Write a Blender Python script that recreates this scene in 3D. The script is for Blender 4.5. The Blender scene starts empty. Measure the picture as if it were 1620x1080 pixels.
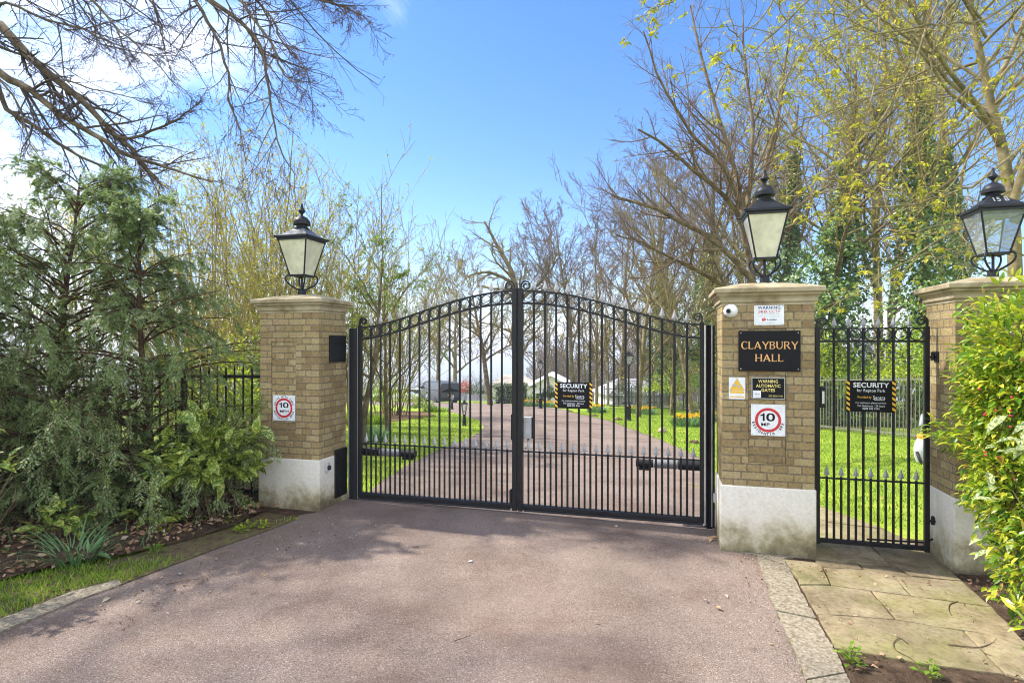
import bpy, bmesh, math, random
import numpy as np
from mathutils import Vector, Matrix
PI = math.pi
R = math.radians
SC = bpy.context.scene
COL = SC.collection
rng = np.random.default_rng(7)

# ------------------------------------------------------------------ frame of reference
H_CAM, F_PX, CX, CY = 1.95, 900.0, 810.0, 545.0      # eye height, focal length and optical centre of the photo (1620 px wide)
TH = R(15.0)                                         # the gate line is turned 15 degrees
UX, UY, VX, VY = math.cos(TH), -math.sin(TH), math.sin(TH), math.cos(TH)
OX, OY = 2.01, 5.44                                  # front corner of the name-plate pillar

def G(u, v, z=0.0):
    """Gate frame (along the gate line, away from the road, up) to world."""
    return Vector((OX + UX*u + VX*v, OY + UY*u + VY*v, z))

def GI(x, y):
    dx, dy = x-OX, y-OY
    return UX*dx + UY*dy, VX*dx + VY*dy

def gp(px, py, v):
    """Point (u, z) of the plane at depth v of the gate frame seen at a photo pixel."""
    k = (px-CX)/F_PX
    u = (k*(OY+VY*v) - (OX+VX*v))/(UX - k*UY)
    D = OY + UY*u + VY*v
    return u, H_CAM + (CY-py)*D/F_PX

PROF = np.array([(-60, 0), (7, 0), (19.6, -.87), (31, -1.52), (53, -3.45), (80, -6), (150, -14), (400, -45), (1200, -95), (6000, -95)], float)
def gz(x, y):
    return np.interp(y, PROF[:, 0], PROF[:, 1]) - .009*np.clip(x, -5, 5)

def gs(px, py):
    """Ground point (x, y) seen at a photo pixel."""
    lo, hi = .8, 70.0
    for _ in range(50):
        m = (lo+hi)/2
        if CY + (H_CAM - gz((px-CX)/F_PX*m, m))*F_PX/m > py: lo = m
        else: hi = m
    return (px-CX)/F_PX*m, m

def at(px, py, D):
    return np.array(((px-CX)/F_PX*D, D, H_CAM + (CY-py)*D/F_PX))

def base(px, D):
    x = (px-CX)/F_PX*D
    return (x, D, float(gz(x, D)))

# ------------------------------------------------------------------ objects
def tag(o, label=None, cat=None, group=None, kind=None):
    if label: o['label'] = label
    if cat: o['category'] = cat
    if group: o['group'] = group
    if kind: o['kind'] = kind
    return o

def root(name, label, cat, loc, rz=0.0, group=None):
    o = bpy.data.objects.new(name, None)
    o.empty_display_size = .2
    COL.objects.link(o)
    o.location = loc
    o.rotation_euler = (0, 0, rz)
    return tag(o, label, cat, group)

def groot(name, label, cat, u, v, z=0.0, group=None):
    return root(name, label, cat, G(u, v, z), -TH, group)

def mk(name, V, F, mat, parent=None, smooth=False, uvbox=False, sharp=None):
    """One mesh object. F: list of (m,k) int arrays or of tuples."""
    V = np.asarray(V, float).reshape(-1, 3)
    groups = []
    tup = {}
    for f in F:
        if isinstance(f, np.ndarray) and f.ndim == 2:
            groups.append(f)
        else:
            tup.setdefault(len(f), []).append(f)
    for k in tup: groups.append(np.array(tup[k], int))
    me = bpy.data.meshes.new(name)
    nl = sum(g.size for g in groups); nf = sum(len(g) for g in groups)
    me.vertices.add(len(V)); me.vertices.foreach_set('co', V.astype(np.float32).ravel())
    me.loops.add(nl); me.polygons.add(nf)
    me.loops.foreach_set('vertex_index', np.concatenate([g.ravel() for g in groups]).astype(np.int32))
    tot = np.concatenate([np.full(len(g), g.shape[1]) for g in groups])
    st = np.concatenate([[0], np.cumsum(tot)[:-1]])
    me.polygons.foreach_set('loop_start', st.astype(np.int32))
    me.polygons.foreach_set('loop_total', tot.astype(np.int32))
    me.polygons.foreach_set('use_smooth', np.full(nf, bool(smooth)))
    me.update(calc_edges=True)
    me.validate()
    if uvbox:
        uv = me.uv_layers.new(name='UVMap')
        for p in me.polygons:
            n = p.normal
            ax = max(range(3), key=lambda i: abs(n[i]))
            for li in p.loop_indices:
                c = me.vertices[me.loops[li].vertex_index].co
                uv.data[li].uv = ((c.y, c.z), (c.x, c.z), (c.x, c.y))[ax]
    if mat: me.materials.append(mat)
    if sharp is not None and smooth:
        try: me.set_sharp_from_angle(angle=R(sharp))
        except Exception: pass
    o = bpy.data.objects.new(name, me)
    COL.objects.link(o)
    if parent: o.parent = parent
    return o

def dup(o, parent=None, **kw):
    c = o.copy(); COL.objects.link(c)
    if parent: c.parent = parent
    for k, v in kw.items(): setattr(c, k, v)
    return c

def dup_tree(o, loc, rz=None, label=None, group=None, sc=None):
    c = o.copy(); COL.objects.link(c); c.location = loc
    if rz is not None: c.rotation_euler = (0, 0, rz)
    if sc: c.scale = (sc, sc, sc)
    if label: c['label'] = label
    if group: c['group'] = group
    for ch in list(o.children):
        d = ch.copy(); COL.objects.link(d); d.parent = c
        for g in list(ch.children):
            e = g.copy(); COL.objects.link(e); e.parent = d
    return c

class MB:
    """Collects shapes into one mesh."""
    def __init__(s): s.V = []; s.F = []; s.n = 0
    def add(s, V, F):
        V = np.asarray(V, float).reshape(-1, 3)
        for f in F:
            if isinstance(f, np.ndarray) and f.ndim == 2: s.F.append(f + s.n)
            else: s.F.append(tuple(int(i)+s.n for i in f))
        s.V.append(V); s.n += len(V); return s
    def box(s, x0, x1, y0, y1, z0, z1, b=0.0):
        if b <= 0:
            V = [(x, y, z) for x in (x0, x1) for y in (y0, y1) for z in (z0, z1)]
            return s.add(V, [(0, 1, 3, 2), (4, 6, 7, 5), (0, 4, 5, 1), (2, 3, 7, 6), (0, 2, 6, 4), (1, 5, 7, 3)])
        bm = bmesh.new()
        bmesh.ops.create_cube(bm, size=1)
        for v in bm.verts:
            v.co = Vector(((x0+x1)/2 + v.co.x*(x1-x0), (y0+y1)/2 + v.co.y*(y1-y0), (z0+z1)/2 + v.co.z*(z1-z0)))
        bmesh.ops.bevel(bm, geom=bm.edges[:], offset=b, segments=2, profile=.5, affect='EDGES')
        return s.bm(bm)
    def bm(s, bm):
        bm.verts.index_update()
        s.add([v.co[:] for v in bm.verts], [tuple(v.index for v in f.verts) for f in bm.faces])
        bm.free(); return s
    def tube(s, pts, r, sides=8, cap=True):
        P = np.asarray(pts, float)[None]
        r = np.asarray(r, float)
        if r.ndim == 0: r = np.full(P.shape[1], float(r))
        V, F = tubes(P, r[None], sides)
        s.add(V, F)
        if cap:
            n = P.shape[1]; o = s.n - len(V)
            s.F.append(tuple(o+i for i in range(sides))[::-1])
            s.F.append(tuple(o+(n-1)*sides+i for i in range(sides)))
        return s
    def lathe(s, prof, seg=20, cx=0, cy=0, closed=True, rot=0.0, sq=None):
        n = len(prof); V = []
        for i in range(seg):
            a = 2*PI*(i+rot)/seg
            for r, z in prof: V.append((cx+r*math.cos(a), cy+r*math.sin(a), z))
        F = []
        for i in range(seg):
            j = (i+1) % seg
            for k in range(n-1): F.append((i*n+k, j*n+k, j*n+k+1, i*n+k+1))
        if closed:
            F.append(tuple(i*n for i in range(seg))[::-1]); F.append(tuple(i*n+n-1 for i in range(seg)))
        return s.add(V, F)
    def prism(s, poly, y0, y1):
        """polygon in x,z pushed from y0 to y1"""
        n = len(poly)
        V = [(x, y0, z) for x, z in poly] + [(x, y1, z) for x, z in poly]
        F = [tuple(range(n)), tuple(range(2*n-1, n-1, -1))] + [(i, i+n, (i+1) % n + n, (i+1) % n) for i in range(n)]
        return s.add(V, F)
    def loft(s, rings):
        k = len(rings[0]); V = np.concatenate(rings); F = []
        for a in range(len(rings)-1):
            for i in range(k):
                j = (i+1) % k
                F.append((a*k+i, a*k+j, (a+1)*k+j, (a+1)*k+i))
        F.append(tuple(range(k))[::-1]); F.append(tuple((len(rings)-1)*k+i for i in range(k)))
        return s.add(V, F)
    def build(s, name, mat, parent=None, **kw):
        V = np.concatenate(s.V)
        return mk(name, V, s.F, mat, parent, **kw)

# ------------------------------------------------------------------ branches and leaves
def norm(a): return a/np.maximum(np.linalg.norm(a, axis=-1, keepdims=True), 1e-9)

def tubes(P, Rd, sides):
    """P (B,n,3) polylines with radii (B,n): one vertex array and one quad array."""
    B, n, _ = P.shape
    T = np.empty_like(P); T[:, 1:-1] = P[:, 2:]-P[:, :-2]; T[:, 0] = P[:, 1]-P[:, 0]; T[:, -1] = P[:, -1]-P[:, -2]
    T = norm(T)
    m = norm(T.mean(1))
    ref = np.where(np.abs(m[:, 2:3]) > .8, np.array([[1., 0, 0]]), np.array([[0, 0, 1.]]))
    N = norm(np.cross(T, ref[:, None, :])); Bn = np.cross(T, N)
    a = np.arange(sides)*2*PI/sides
    V = P[:, :, None] + Rd[:, :, None, None]*(np.cos(a)[None, None, :, None]*N[:, :, None] + np.sin(a)[None, None, :, None]*Bn[:, :, None])
    idx = np.arange(B*n*sides).reshape(B, n, sides)
    q = np.stack([idx[:, :-1], np.roll(idx, -1, 2)[:, :-1], np.roll(idx, -1, 2)[:, 1:], idx[:, 1:]], -1).reshape(-1, 4)
    return V.reshape(-1, 3), [q]

def grow(S, D, L, r0, n, wander, trop, taper=.25, rg=rng):
    """march B branches: S starts, D directions, L lengths, r0 radii"""
    B = len(S); P = np.empty((B, n+1, 3)); P[:, 0] = S; d = norm(D)
    trop = np.asarray(trop, float)
    for i in range(n):
        d = norm(d + wander*rg.standard_normal((B, 3)) + trop)
        P[:, i+1] = P[:, i] + d*(L/n)[:, None]
    t = np.linspace(0, 1, n+1)
    return P, r0[:, None]*(1-(1-taper)*t[None])

def spawn(P, Rd, per, t0, t1, ang, lenf, rf, rg=rng, asd=.2, tap=.5, rmin=.003, lensd=.25):
    B, n, _ = P.shape; n -= 1
    L = np.linalg.norm(np.diff(P, axis=1), axis=-1).sum(1)
    t = t0 + (t1-t0)*(np.arange(per)[None]+rg.random((B, per)))/per
    f = np.clip(t*n, 0, n-1e-6); i = f.astype(int); fr = (f-i)[..., None]
    b = np.arange(B)[:, None]
    S = P[b, i]*(1-fr)+P[b, i+1]*fr
    T = norm(P[b, i+1]-P[b, i])
    r = Rd[b, i]*(1-fr[..., 0])+Rd[b, i+1]*fr[..., 0]
    q = rg.standard_normal((B, per, 3)); q = norm(q-(q*T).sum(-1, keepdims=True)*T)
    a = (ang+asd*rg.standard_normal((B, per)))[..., None]
    D = np.cos(a)*T+np.sin(a)*q
    Lc = L[:, None]*lenf*(1-tap*t)*np.clip(1+lensd*rg.standard_normal((B, per)), .4, 1.8)
    rc = np.maximum(r*rf, rmin)
    return S.reshape(-1, 3), D.reshape(-1, 3), Lc.ravel(), rc.ravel()

LEAF_S = (np.array([(0, 0, 0), (.5, .5, .08), (1, 0, -.06), (.5, -.5, .08), (.5, 0, 0)]), [(0, 4, 2, 1), (0, 3, 2, 4)])
LEAF_L = (np.array([(0, 0, 0), (.3, 0, .03), (.3, .42, .10), (.3, -.42, .10), (.66, 0, .02), (.66, .36, .07), (.66, -.36, .07), (1, 0, -.09)]),
          [(0, 1, 2), (0, 3, 1), (1, 4, 5, 2), (3, 6, 4, 1), (4, 7, 5), (6, 7, 4)])
DIAMOND = (np.array([(0, 0, 0), (.45, .5, 0), (1, 0, 0), (.45, -.5, 0)]), [(0, 3, 2, 1)])
BLADE = (np.array([(0, .5, 0), (0, -.5, 0), (.55, -.35, .03), (.55, .35, .03), (1, 0, -.08)]), [(0, 1, 2, 3), (3, 2, 4)])

def leaves(pos, d, up, size, aspect, tmpl=LEAF_S):
    V0, F0 = tmpl
    N = len(pos); d = norm(d); s = np.cross(up, d)
    bad = np.linalg.norm(s, axis=1) < 1e-4
    s[bad] = np.cross(np.array([[.3, .9, .2]]), d[bad]); s = norm(s); nrm = np.cross(d, s)
    size = np.broadcast_to(size, (N,)); aspect = np.broadcast_to(aspect, (N,))
    V = pos[:, None] + size[:, None, None]*(V0[None, :, 0:1]*d[:, None] + aspect[:, None, None]*V0[None, :, 1:2]*s[:, None] + V0[None, :, 2:3]*nrm[:, None])
    k = len(V0); o = (np.arange(N)*k)[:, None]
    by = {}
    for f in F0: by.setdefault(len(f), []).append(f)
    F = [(np.array(fs)[None]+o[:, None]).reshape(-1, m) for m, fs in by.items()]
    return V.reshape(-1, 3), F

def rvec(n, rg=rng): return norm(rg.standard_normal((n, 3)))

def spline(pts, n):
    """Catmull-Rom through pts, n+1 samples"""
    p = np.asarray(pts, float); p = np.vstack([2*p[0]-p[1], p, 2*p[-1]-p[-2]])
    m = len(p)-3; out = []
    for t in np.linspace(0, m-1e-9, n+1):
        i = int(t); f = t-i; a, b, c, d = p[i:i+4]
        out.append(.5*(2*b+(c-a)*f+(2*a-5*b+4*c-d)*f*f+(3*b-a-3*c+d)*f**3))
    return np.array(out)

# ------------------------------------------------------------------ materials
def new_mat(name):
    m = bpy.data.materials.new(name); m.use_nodes = True
    nt = m.node_tree; b = nt.nodes['Principled BSDF']
    return m, nt, b

def N(nt, t, **kw):
    n = nt.nodes.new(t)
    for k, v in kw.items():
        if k in n.inputs: n.inputs[k].default_value = v
        else: setattr(n, k, v)
    return n

def ramp(nt, fac, stops):
    r = nt.nodes.new('ShaderNodeValToRGB'); e = r.color_ramp.elements
    while len(e) < len(stops): e.new(.5)
    for i, (p, c) in enumerate(stops):
        e[i].position = p; e[i].color = (*c, 1) if len(c) == 3 else c
    nt.links.new(fac, r.inputs[0]); return r

def pmat(name, stops, scale=8, detail=6, rough=.7, bump=0., bscale=None, metallic=0., spec=.4, rough2=None, coat=0, dist=.02):
    """noise-varied surface: stops = [(pos, rgb)...]"""
    m, nt, b = new_mat(name); L = nt.links
    tc = N(nt, 'ShaderNodeTexCoord')
    no = N(nt, 'ShaderNodeTexNoise', Scale=scale, Detail=detail, Roughness=.6)
    L.new(tc.outputs['Object'], no.inputs['Vector'])
    r = ramp(nt, no.outputs['Fac'], stops)
    L.new(r.outputs[0], b.inputs['Base Color'])
    b.inputs['Roughness'].default_value = rough; b.inputs['Metallic'].default_value = metallic
    b.inputs['Specular IOR Level'].default_value = spec
    if coat: b.inputs['Coat Weight'].default_value = coat
    if rough2 is not None:
        mr = N(nt, 'ShaderNodeMapRange'); mr.inputs['To Min'].default_value = rough; mr.inputs['To Max'].default_value = rough2
        mr.inputs['From Min'].default_value = .3; mr.inputs['From Max'].default_value = .7
        L.new(no.outputs['Fac'], mr.inputs['Value']); L.new(mr.outputs[0], b.inputs['Roughness'])
    if bump:
        n2 = N(nt, 'ShaderNodeTexNoise', Scale=bscale or scale*4, Detail=8, Roughness=.65)
        L.new(tc.outputs['Object'], n2.inputs['Vector'])
        bp = N(nt, 'ShaderNodeBump', Strength=bump, Distance=dist)
        L.new(n2.outputs['Fac'], bp.inputs['Height']); L.new(bp.outputs[0], b.inputs['Normal'])
    return m

def leafmat(name, stops, trans=.35, rough=.45, spots=None, spec=.4):
    """leaf: every island takes its own colour; light passes through"""
    m, nt, b = new_mat(name); L = nt.links
    ge = N(nt, 'ShaderNodeNewGeometry')
    r = ramp(nt, ge.outputs['Random Per Island'], stops)
    col = r.outputs[0]
    if spots:
        tc = N(nt, 'ShaderNodeTexCoord'); no = N(nt, 'ShaderNodeTexNoise', Scale=spots[0], Detail=2, Roughness=.6)
        L.new(tc.outputs['Object'], no.inputs['Vector'])
        rr = ramp(nt, no.outputs['Fac'], [(spots[2]-.03, (0, 0, 0)), (spots[2]+.03, (1, 1, 1))])
        mx = N(nt, 'ShaderNodeMix', data_type='RGBA'); L.new(rr.outputs[0], mx.inputs[0]); L.new(col, mx.inputs[6]); mx.inputs[7].default_value = (*spots[1], 1)
        col = mx.outputs[2]
    L.new(col, b.inputs['Base Color']); b.inputs['Roughness'].default_value = rough; b.inputs['Specular IOR Level'].default_value = spec
    tr = N(nt, 'ShaderNodeBsdfTranslucent'); L.new(col, tr.inputs['Color'])
    ms = N(nt, 'ShaderNodeMixShader'); ms.inputs[0].default_value = trans
    L.new(b.outputs[0], ms.inputs[1]); L.new(tr.outputs[0], ms.inputs[2])
    L.new(ms.outputs[0], nt.nodes['Material Output'].inputs['Surface'])
    return m

def plain(name, c, rough=.5, metallic=0., spec=.5):
    return pmat(name, [(.3, tuple(x*.86 for x in c)), (.7, tuple(min(1, x*1.1) for x in c))], scale=14, rough=rough, metallic=metallic, spec=spec)

def brick_mat():
    m, nt, b = new_mat('stock_brick'); L = nt.links
    uv = N(nt, 'ShaderNodeUVMap'); tc = N(nt, 'ShaderNodeTexCoord')
    # slightly wavering courses
    nw = N(nt, 'ShaderNodeTexNoise', Scale=6, Detail=2); L.new(tc.outputs['Object'], nw.inputs['Vector'])
    ad = N(nt, 'ShaderNodeVectorMath', operation='MULTIPLY_ADD'); L.new(nw.outputs['Color'], ad.inputs[0]); ad.inputs[1].default_value = (.006, .006, 0); L.new(uv.outputs[0], ad.inputs[2])
    br = N(nt, 'ShaderNodeTexBrick', Scale=1.0); br.offset = .5; br.squash = .52; br.squash_frequency = 2
    for k, v in (('Brick Width', .2285), ('Row Height', .0752), ('Mortar Size', .0062), ('Mortar Smooth', .25), ('Bias', 0.)): br.inputs[k].default_value = v
    br.inputs['Color1'].default_value = (0, 0, 0, 1); br.inputs['Color2'].default_value = (1, 1, 1, 1); br.inputs['Mortar'].default_value = (.5, .5, .5, 1)
    L.new(ad.outputs[0], br.inputs['Vector'])
    rc = ramp(nt, br.outputs['Color'], [(0, (.245, .17, .080)), (.3, (.325, .24, .112)), (.6, (.365, .282, .136)), (.85, (.41, .33, .175)), (1, (.31, .20, .105))])
    n1 = N(nt, 'ShaderNodeTexNoise', Scale=38, Detail=8, Roughness=.7); L.new(tc.outputs['Object'], n1.inputs['Vector'])
    r1 = ramp(nt, n1.outputs['Fac'], [(.3, (.58, .55, .5)), (.5, (1, 1, 1)), (.75, (1.3, 1.25, 1.12))])
    mu = N(nt, 'ShaderNodeMix', data_type='RGBA', blend_type='MULTIPLY'); mu.inputs[0].default_value = .8
    L.new(rc.outputs[0], mu.inputs[6]); L.new(r1.outputs[0], mu.inputs[7])
    mo = N(nt, 'ShaderNodeMix', data_type='RGBA'); L.new(br.outputs['Fac'], mo.inputs[0]); L.new(mu.outputs[2], mo.inputs[6])
    rm = ramp(nt, n1.outputs['Fac'], [(.35, (.135, .102, .062)), (.62, (.27, .215, .145))]); L.new(rm.outputs[0], mo.inputs[7])
    # algae and grime patches
    n2 = N(nt, 'ShaderNodeTexNoise', Scale=3.2, Detail=6, Roughness=.65); L.new(tc.outputs['Object'], n2.inputs['Vector'])
    r2 = ramp(nt, n2.outputs['Fac'], [(.48, (0, 0, 0)), (.72, (.5, .5, .5))])
    mg = N(nt, 'ShaderNodeMix', data_type='RGBA'); L.new(r2.outputs[0], mg.inputs[0]); L.new(mo.outputs[2], mg.inputs[6]); mg.inputs[7].default_value = (.17, .125, .062, 1)
    # pale lime bloom
    n3 = N(nt, 'ShaderNodeTexNoise', Scale=4.4, Detail=7, Roughness=.7); L.new(tc.outputs['Object'], n3.inputs['Vector'])
    r3 = ramp(nt, n3.outputs['Fac'], [(.62, (0, 0, 0)), (.74, (.5, .5, .5))])
    ml = N(nt, 'ShaderNodeMix', data_type='RGBA'); L.new(r3.outputs[0], ml.inputs[0]); L.new(mg.outputs[2], ml.inputs[6]); ml.inputs[7].default_value = (.46, .40, .31, 1)
    L.new(ml.outputs[2], b.inputs['Base Color']); b.inputs['Roughness'].default_value = .9; b.inputs['Specular IOR Level'].default_value = .2
    sb = N(nt, 'ShaderNodeMath', operation='MULTIPLY_ADD'); L.new(br.outputs['Fac'], sb.inputs[0]); sb.inputs[1].default_value = -1.0
    L.new(n1.outputs['Fac'], sb.inputs[2])
    bp = N(nt, 'ShaderNodeBump', Strength=1.0, Distance=.012); L.new(sb.outputs[0], bp.inputs['Height']); L.new(bp.outputs[0], b.inputs['Normal'])
    return m

def plinth_mat():
    m, nt, b = new_mat('painted_render'); L = nt.links
    tc = N(nt, 'ShaderNodeTexCoord')
    n1 = N(nt, 'ShaderNodeTexNoise', Scale=3.5, Detail=8, Roughness=.68); L.new(tc.outputs['Object'], n1.inputs['Vector'])
    sx = N(nt, 'ShaderNodeSeparateXYZ'); L.new(tc.outputs['Object'], sx.inputs[0])
    # splash stains climb unevenly from the ground
    z = N(nt, 'ShaderNodeMath', operation='MULTIPLY_ADD'); L.new(sx.outputs['Z'], z.inputs[0]); z.inputs[1].default_value = -1.15; z.inputs[2].default_value = .22
    s = N(nt, 'ShaderNodeMath', operation='ADD'); L.new(n1.outputs['Fac'], s.inputs[0]); L.new(z.outputs[0], s.inputs[1])
    r = ramp(nt, s.outputs[0], [(.14, (.76, .72, .62)), (.36, (.68, .63, .51)), (.48, (.54, .49, .35)), (.63, (.31, .265, .15)), (.78, (.14, .115, .065))])
    n2 = N(nt, 'ShaderNodeTexNoise', Scale=45, Detail=5); L.new(tc.outputs['Object'], n2.inputs['Vector'])
    r2 = ramp(nt, n2.outputs['Fac'], [(.3, (.82, .82, .8)), (.6, (1, 1, 1))])
    mu = N(nt, 'ShaderNodeMix', data_type='RGBA', blend_type='MULTIPLY'); mu.inputs[0].default_value = .7; L.new(r.outputs[0], mu.inputs[6]); L.new(r2.outputs[0], mu.inputs[7])
    L.new(mu.outputs[2], b.inputs['Base Color']); b.inputs['Roughness'].default_value = .85; b.inputs['Specular IOR Level'].default_value = .25
    bp = N(nt, 'ShaderNodeBump', Strength=.35, Distance=.006); L.new(n2.outputs['Fac'], bp.inputs['Height']); L.new(bp.outputs[0], b.inputs['Normal'])
    return m

def tarmac_mat():
    m, nt, b = new_mat('red_tarmac'); L = nt.links
    tc = N(nt, 'ShaderNodeTexCoord')
    vo = N(nt, 'ShaderNodeTexVoronoi', Scale=170); L.new(tc.outputs['Object'], vo.inputs['Vector'])
    sp = N(nt, 'ShaderNodeSeparateColor'); L.new(vo.outputs['Color'], sp.inputs[0])
    r = ramp(nt, sp.outputs[0], [(0, (.095, .068, .053)), (.3, (.164, .121, .095)), (.7, (.206, .157, .128)), (.93, (.25, .20, .170)), (1, (.37, .315, .275))])
    n1 = N(nt, 'ShaderNodeTexNoise', Scale=1.1, Detail=7, Roughness=.62); L.new(tc.outputs['Object'], n1.inputs['Vector'])
    r1 = ramp(nt, n1.outputs['Fac'], [(.3, (.68, .60, .55)), (.5, (1, .97, .95)), (.7, (1.16, 1.15, 1.14))])
    mu = N(nt, 'ShaderNodeMix', data_type='RGBA', blend_type='MULTIPLY'); mu.inputs[0].default_value = 1; L.new(r.outputs[0], mu.inputs[6]); L.new(r1.outputs[0], mu.inputs[7])
    # earth washed over the edge patches
    n3 = N(nt, 'ShaderNodeTexNoise', Scale=.42, Detail=7, Roughness=.6); L.new(tc.outputs['Object'], n3.inputs['Vector'])
    r3 = ramp(nt, n3.outputs['Fac'], [(.48, (0, 0, 0)), (.70, (.65, .65, .65))])
    me = N(nt, 'ShaderNodeMix', data_type='RGBA'); L.new(r3.outputs[0], me.inputs[0]); L.new(mu.outputs[2], me.inputs[6]); me.inputs[7].default_value = (.150, .100, .074, 1)
    # wheel tracks worn along the drive, a few drips and hairline cracks
    sx = N(nt, 'ShaderNodeSeparateXYZ'); L.new(tc.outputs['Object'], sx.inputs[0])
    nd = N(nt, 'ShaderNodeTexNoise', Scale=.7, Detail=3); L.new(tc.outputs['Object'], nd.inputs['Vector'])
    xo = N(nt, 'ShaderNodeMath', operation='MULTIPLY_ADD'); L.new(nd.outputs['Fac'], xo.inputs[0]); xo.inputs[1].default_value = .7; L.new(sx.outputs['X'], xo.inputs[2])
    xs_ = N(nt, 'ShaderNodeMath', operation='SUBTRACT'); L.new(xo.outputs[0], xs_.inputs[0]); xs_.inputs[1].default_value = .41
    ab = N(nt, 'ShaderNodeMath', operation='ABSOLUTE'); L.new(xs_.outputs[0], ab.inputs[0])
    a2 = N(nt, 'ShaderNodeMath', operation='SUBTRACT'); L.new(ab.outputs[0], a2.inputs[0]); a2.inputs[1].default_value = .78
    a3 = N(nt, 'ShaderNodeMath', operation='ABSOLUTE'); L.new(a2.outputs[0], a3.inputs[0])
    tr_ = ramp(nt, a3.outputs[0], [(.05, (.80, .79, .78)), (.36, (1, 1, 1))])
    m3 = N(nt, 'ShaderNodeMix', data_type='RGBA', blend_type='MULTIPLY'); m3.inputs[0].default_value = .8; L.new(me.outputs[2], m3.inputs[6]); L.new(tr_.outputs[0], m3.inputs[7])
    v2 = N(nt, 'ShaderNodeTexVoronoi', Scale=1.7); L.new(tc.outputs['Object'], v2.inputs['Vector'])
    sp2 = ramp(nt, v2.outputs['Distance'], [(.035, (.60, .58, .56)), (.085, (1, 1, 1))])
    m4 = N(nt, 'ShaderNodeMix', data_type='RGBA', blend_type='MULTIPLY'); m4.inputs[0].default_value = .7; L.new(m3.outputs[2], m4.inputs[6]); L.new(sp2.outputs[0], m4.inputs[7])
    dw = N(nt, 'ShaderNodeTexNoise', Scale=2.2, Detail=5); L.new(tc.outputs['Object'], dw.inputs['Vector'])
    dv = N(nt, 'ShaderNodeVectorMath', operation='MULTIPLY_ADD'); L.new(dw.outputs['Color'], dv.inputs[0]); dv.inputs[1].default_value = (.5, .5, .5); L.new(tc.outputs['Object'], dv.inputs[2])
    v3 = N(nt, 'ShaderNodeTexVoronoi', Scale=.42, feature='DISTANCE_TO_EDGE'); L.new(dv.outputs[0], v3.inputs['Vector'])
    cr = ramp(nt, v3.outputs['Distance'], [(.0015, (.52, .48, .46)), (.005, (1, 1, 1))])
    m5 = N(nt, 'ShaderNodeMix', data_type='RGBA', blend_type='MULTIPLY'); m5.inputs[0].default_value = .28; L.new(m4.outputs[2], m5.inputs[6]); L.new(cr.outputs[0], m5.inputs[7])
    me = m5
    L.new(me.outputs[2], b.inputs['Base Color']); b.inputs['Roughness'].default_value = .85; b.inputs['Specular IOR Level'].default_value = .3
    n2 = N(nt, 'ShaderNodeTexNoise', Scale=140, Detail=3); L.new(tc.outputs['Object'], n2.inputs['Vector'])
    bp = N(nt, 'ShaderNodeBump', Strength=.8, Distance=.006); L.new(n2.outputs['Fac'], bp.inputs['Height']); L.new(bp.outputs[0], b.inputs['Normal'])
    return m

def glass_mat(name, c, cloud):
    """thin pane: part see-through, part clouded"""
    m, nt, b = new_mat(name); L = nt.links
    b.inputs['Base Color'].default_value = (*c, 1); b.inputs['Roughness'].default_value = .15
    tr = N(nt, 'ShaderNodeBsdfTransparent'); tl = N(nt, 'ShaderNodeBsdfTranslucent'); tl.inputs['Color'].default_value = (*c, 1)
    tc = N(nt, 'ShaderNodeTexCoord'); no = N(nt, 'ShaderNodeTexNoise', Scale=9, Detail=5); L.new(tc.outputs['Object'], no.inputs['Vector'])
    mr = N(nt, 'ShaderNodeMapRange'); mr.inputs['To Min'].default_value = max(0, cloud-.12); mr.inputs['To Max'].default_value = min(1, cloud+.12); L.new(no.outputs['Fac'], mr.inputs['Value'])
    cr = ramp(nt, no.outputs['Fac'], [(.3, tuple(.72*x for x in c)), (.62, c)]); L.new(cr.outputs[0], b.inputs['Base Color'])
    a = N(nt, 'ShaderNodeMixShader'); a.inputs[0].default_value = .3; L.new(b.outputs[0], a.inputs[1]); L.new(tl.outputs[0], a.inputs[2])
    ms = N(nt, 'ShaderNodeMixShader'); L.new(mr.outputs[0], ms.inputs[0]); L.new(tr.outputs[0], ms.inputs[1]); L.new(a.outputs[0], ms.inputs[2])
    gl = N(nt, 'ShaderNodeBsdfGlossy'); gl.inputs['Roughness'].default_value = .05
    fr = N(nt, 'ShaderNodeFresnel'); fr.inputs['IOR'].default_value = 1.45
    m2 = N(nt, 'ShaderNodeMixShader'); L.new(fr.outputs[0], m2.inputs[0]); L.new(ms.outputs[0], m2.inputs[1]); L.new(gl.outputs[0], m2.inputs[2])
    L.new(m2.outputs[0], nt.nodes['Material Output'].inputs['Surface'])
    return m

M = {}
M['brick'] = brick_mat(); M['plinth'] = plinth_mat(); M['tarmac'] = tarmac_mat()
M['kerbstone'] = pmat('exposed_aggregate', [(.30, (.10, .08, .052)), (.45, (.20, .165, .115)), (.58, (.28, .24, .175)), (.72, (.38, .335, .26))], scale=40, detail=10, rough=.95, bump=.7, bscale=120, spec=.2, dist=.008)
M['stone'] = pmat('coping_stone', [(.3, (.17, .135, .075)), (.45, (.32, .26, .155)), (.68, (.44, .375, .25))], scale=5, detail=8, rough=.9, bump=.4, bscale=60, spec=.2, dist=.006)
M['iron'] = pmat('black_iron', [(.3, (.006, .006, .007)), (.7, (.013, .013, .014))], scale=20, rough=.34, rough2=.6, bump=.2, bscale=70, spec=.32, dist=.004)
M['lampiron'] = pmat('lamp_paint', [(.3, (.007, .008, .010)), (.6, (.014, .015, .018)), (.78, (.04, .042, .046))], scale=10, detail=8, rough=.38, rough2=.6, bump=.15, bscale=70, spec=.3, dist=.004)
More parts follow.
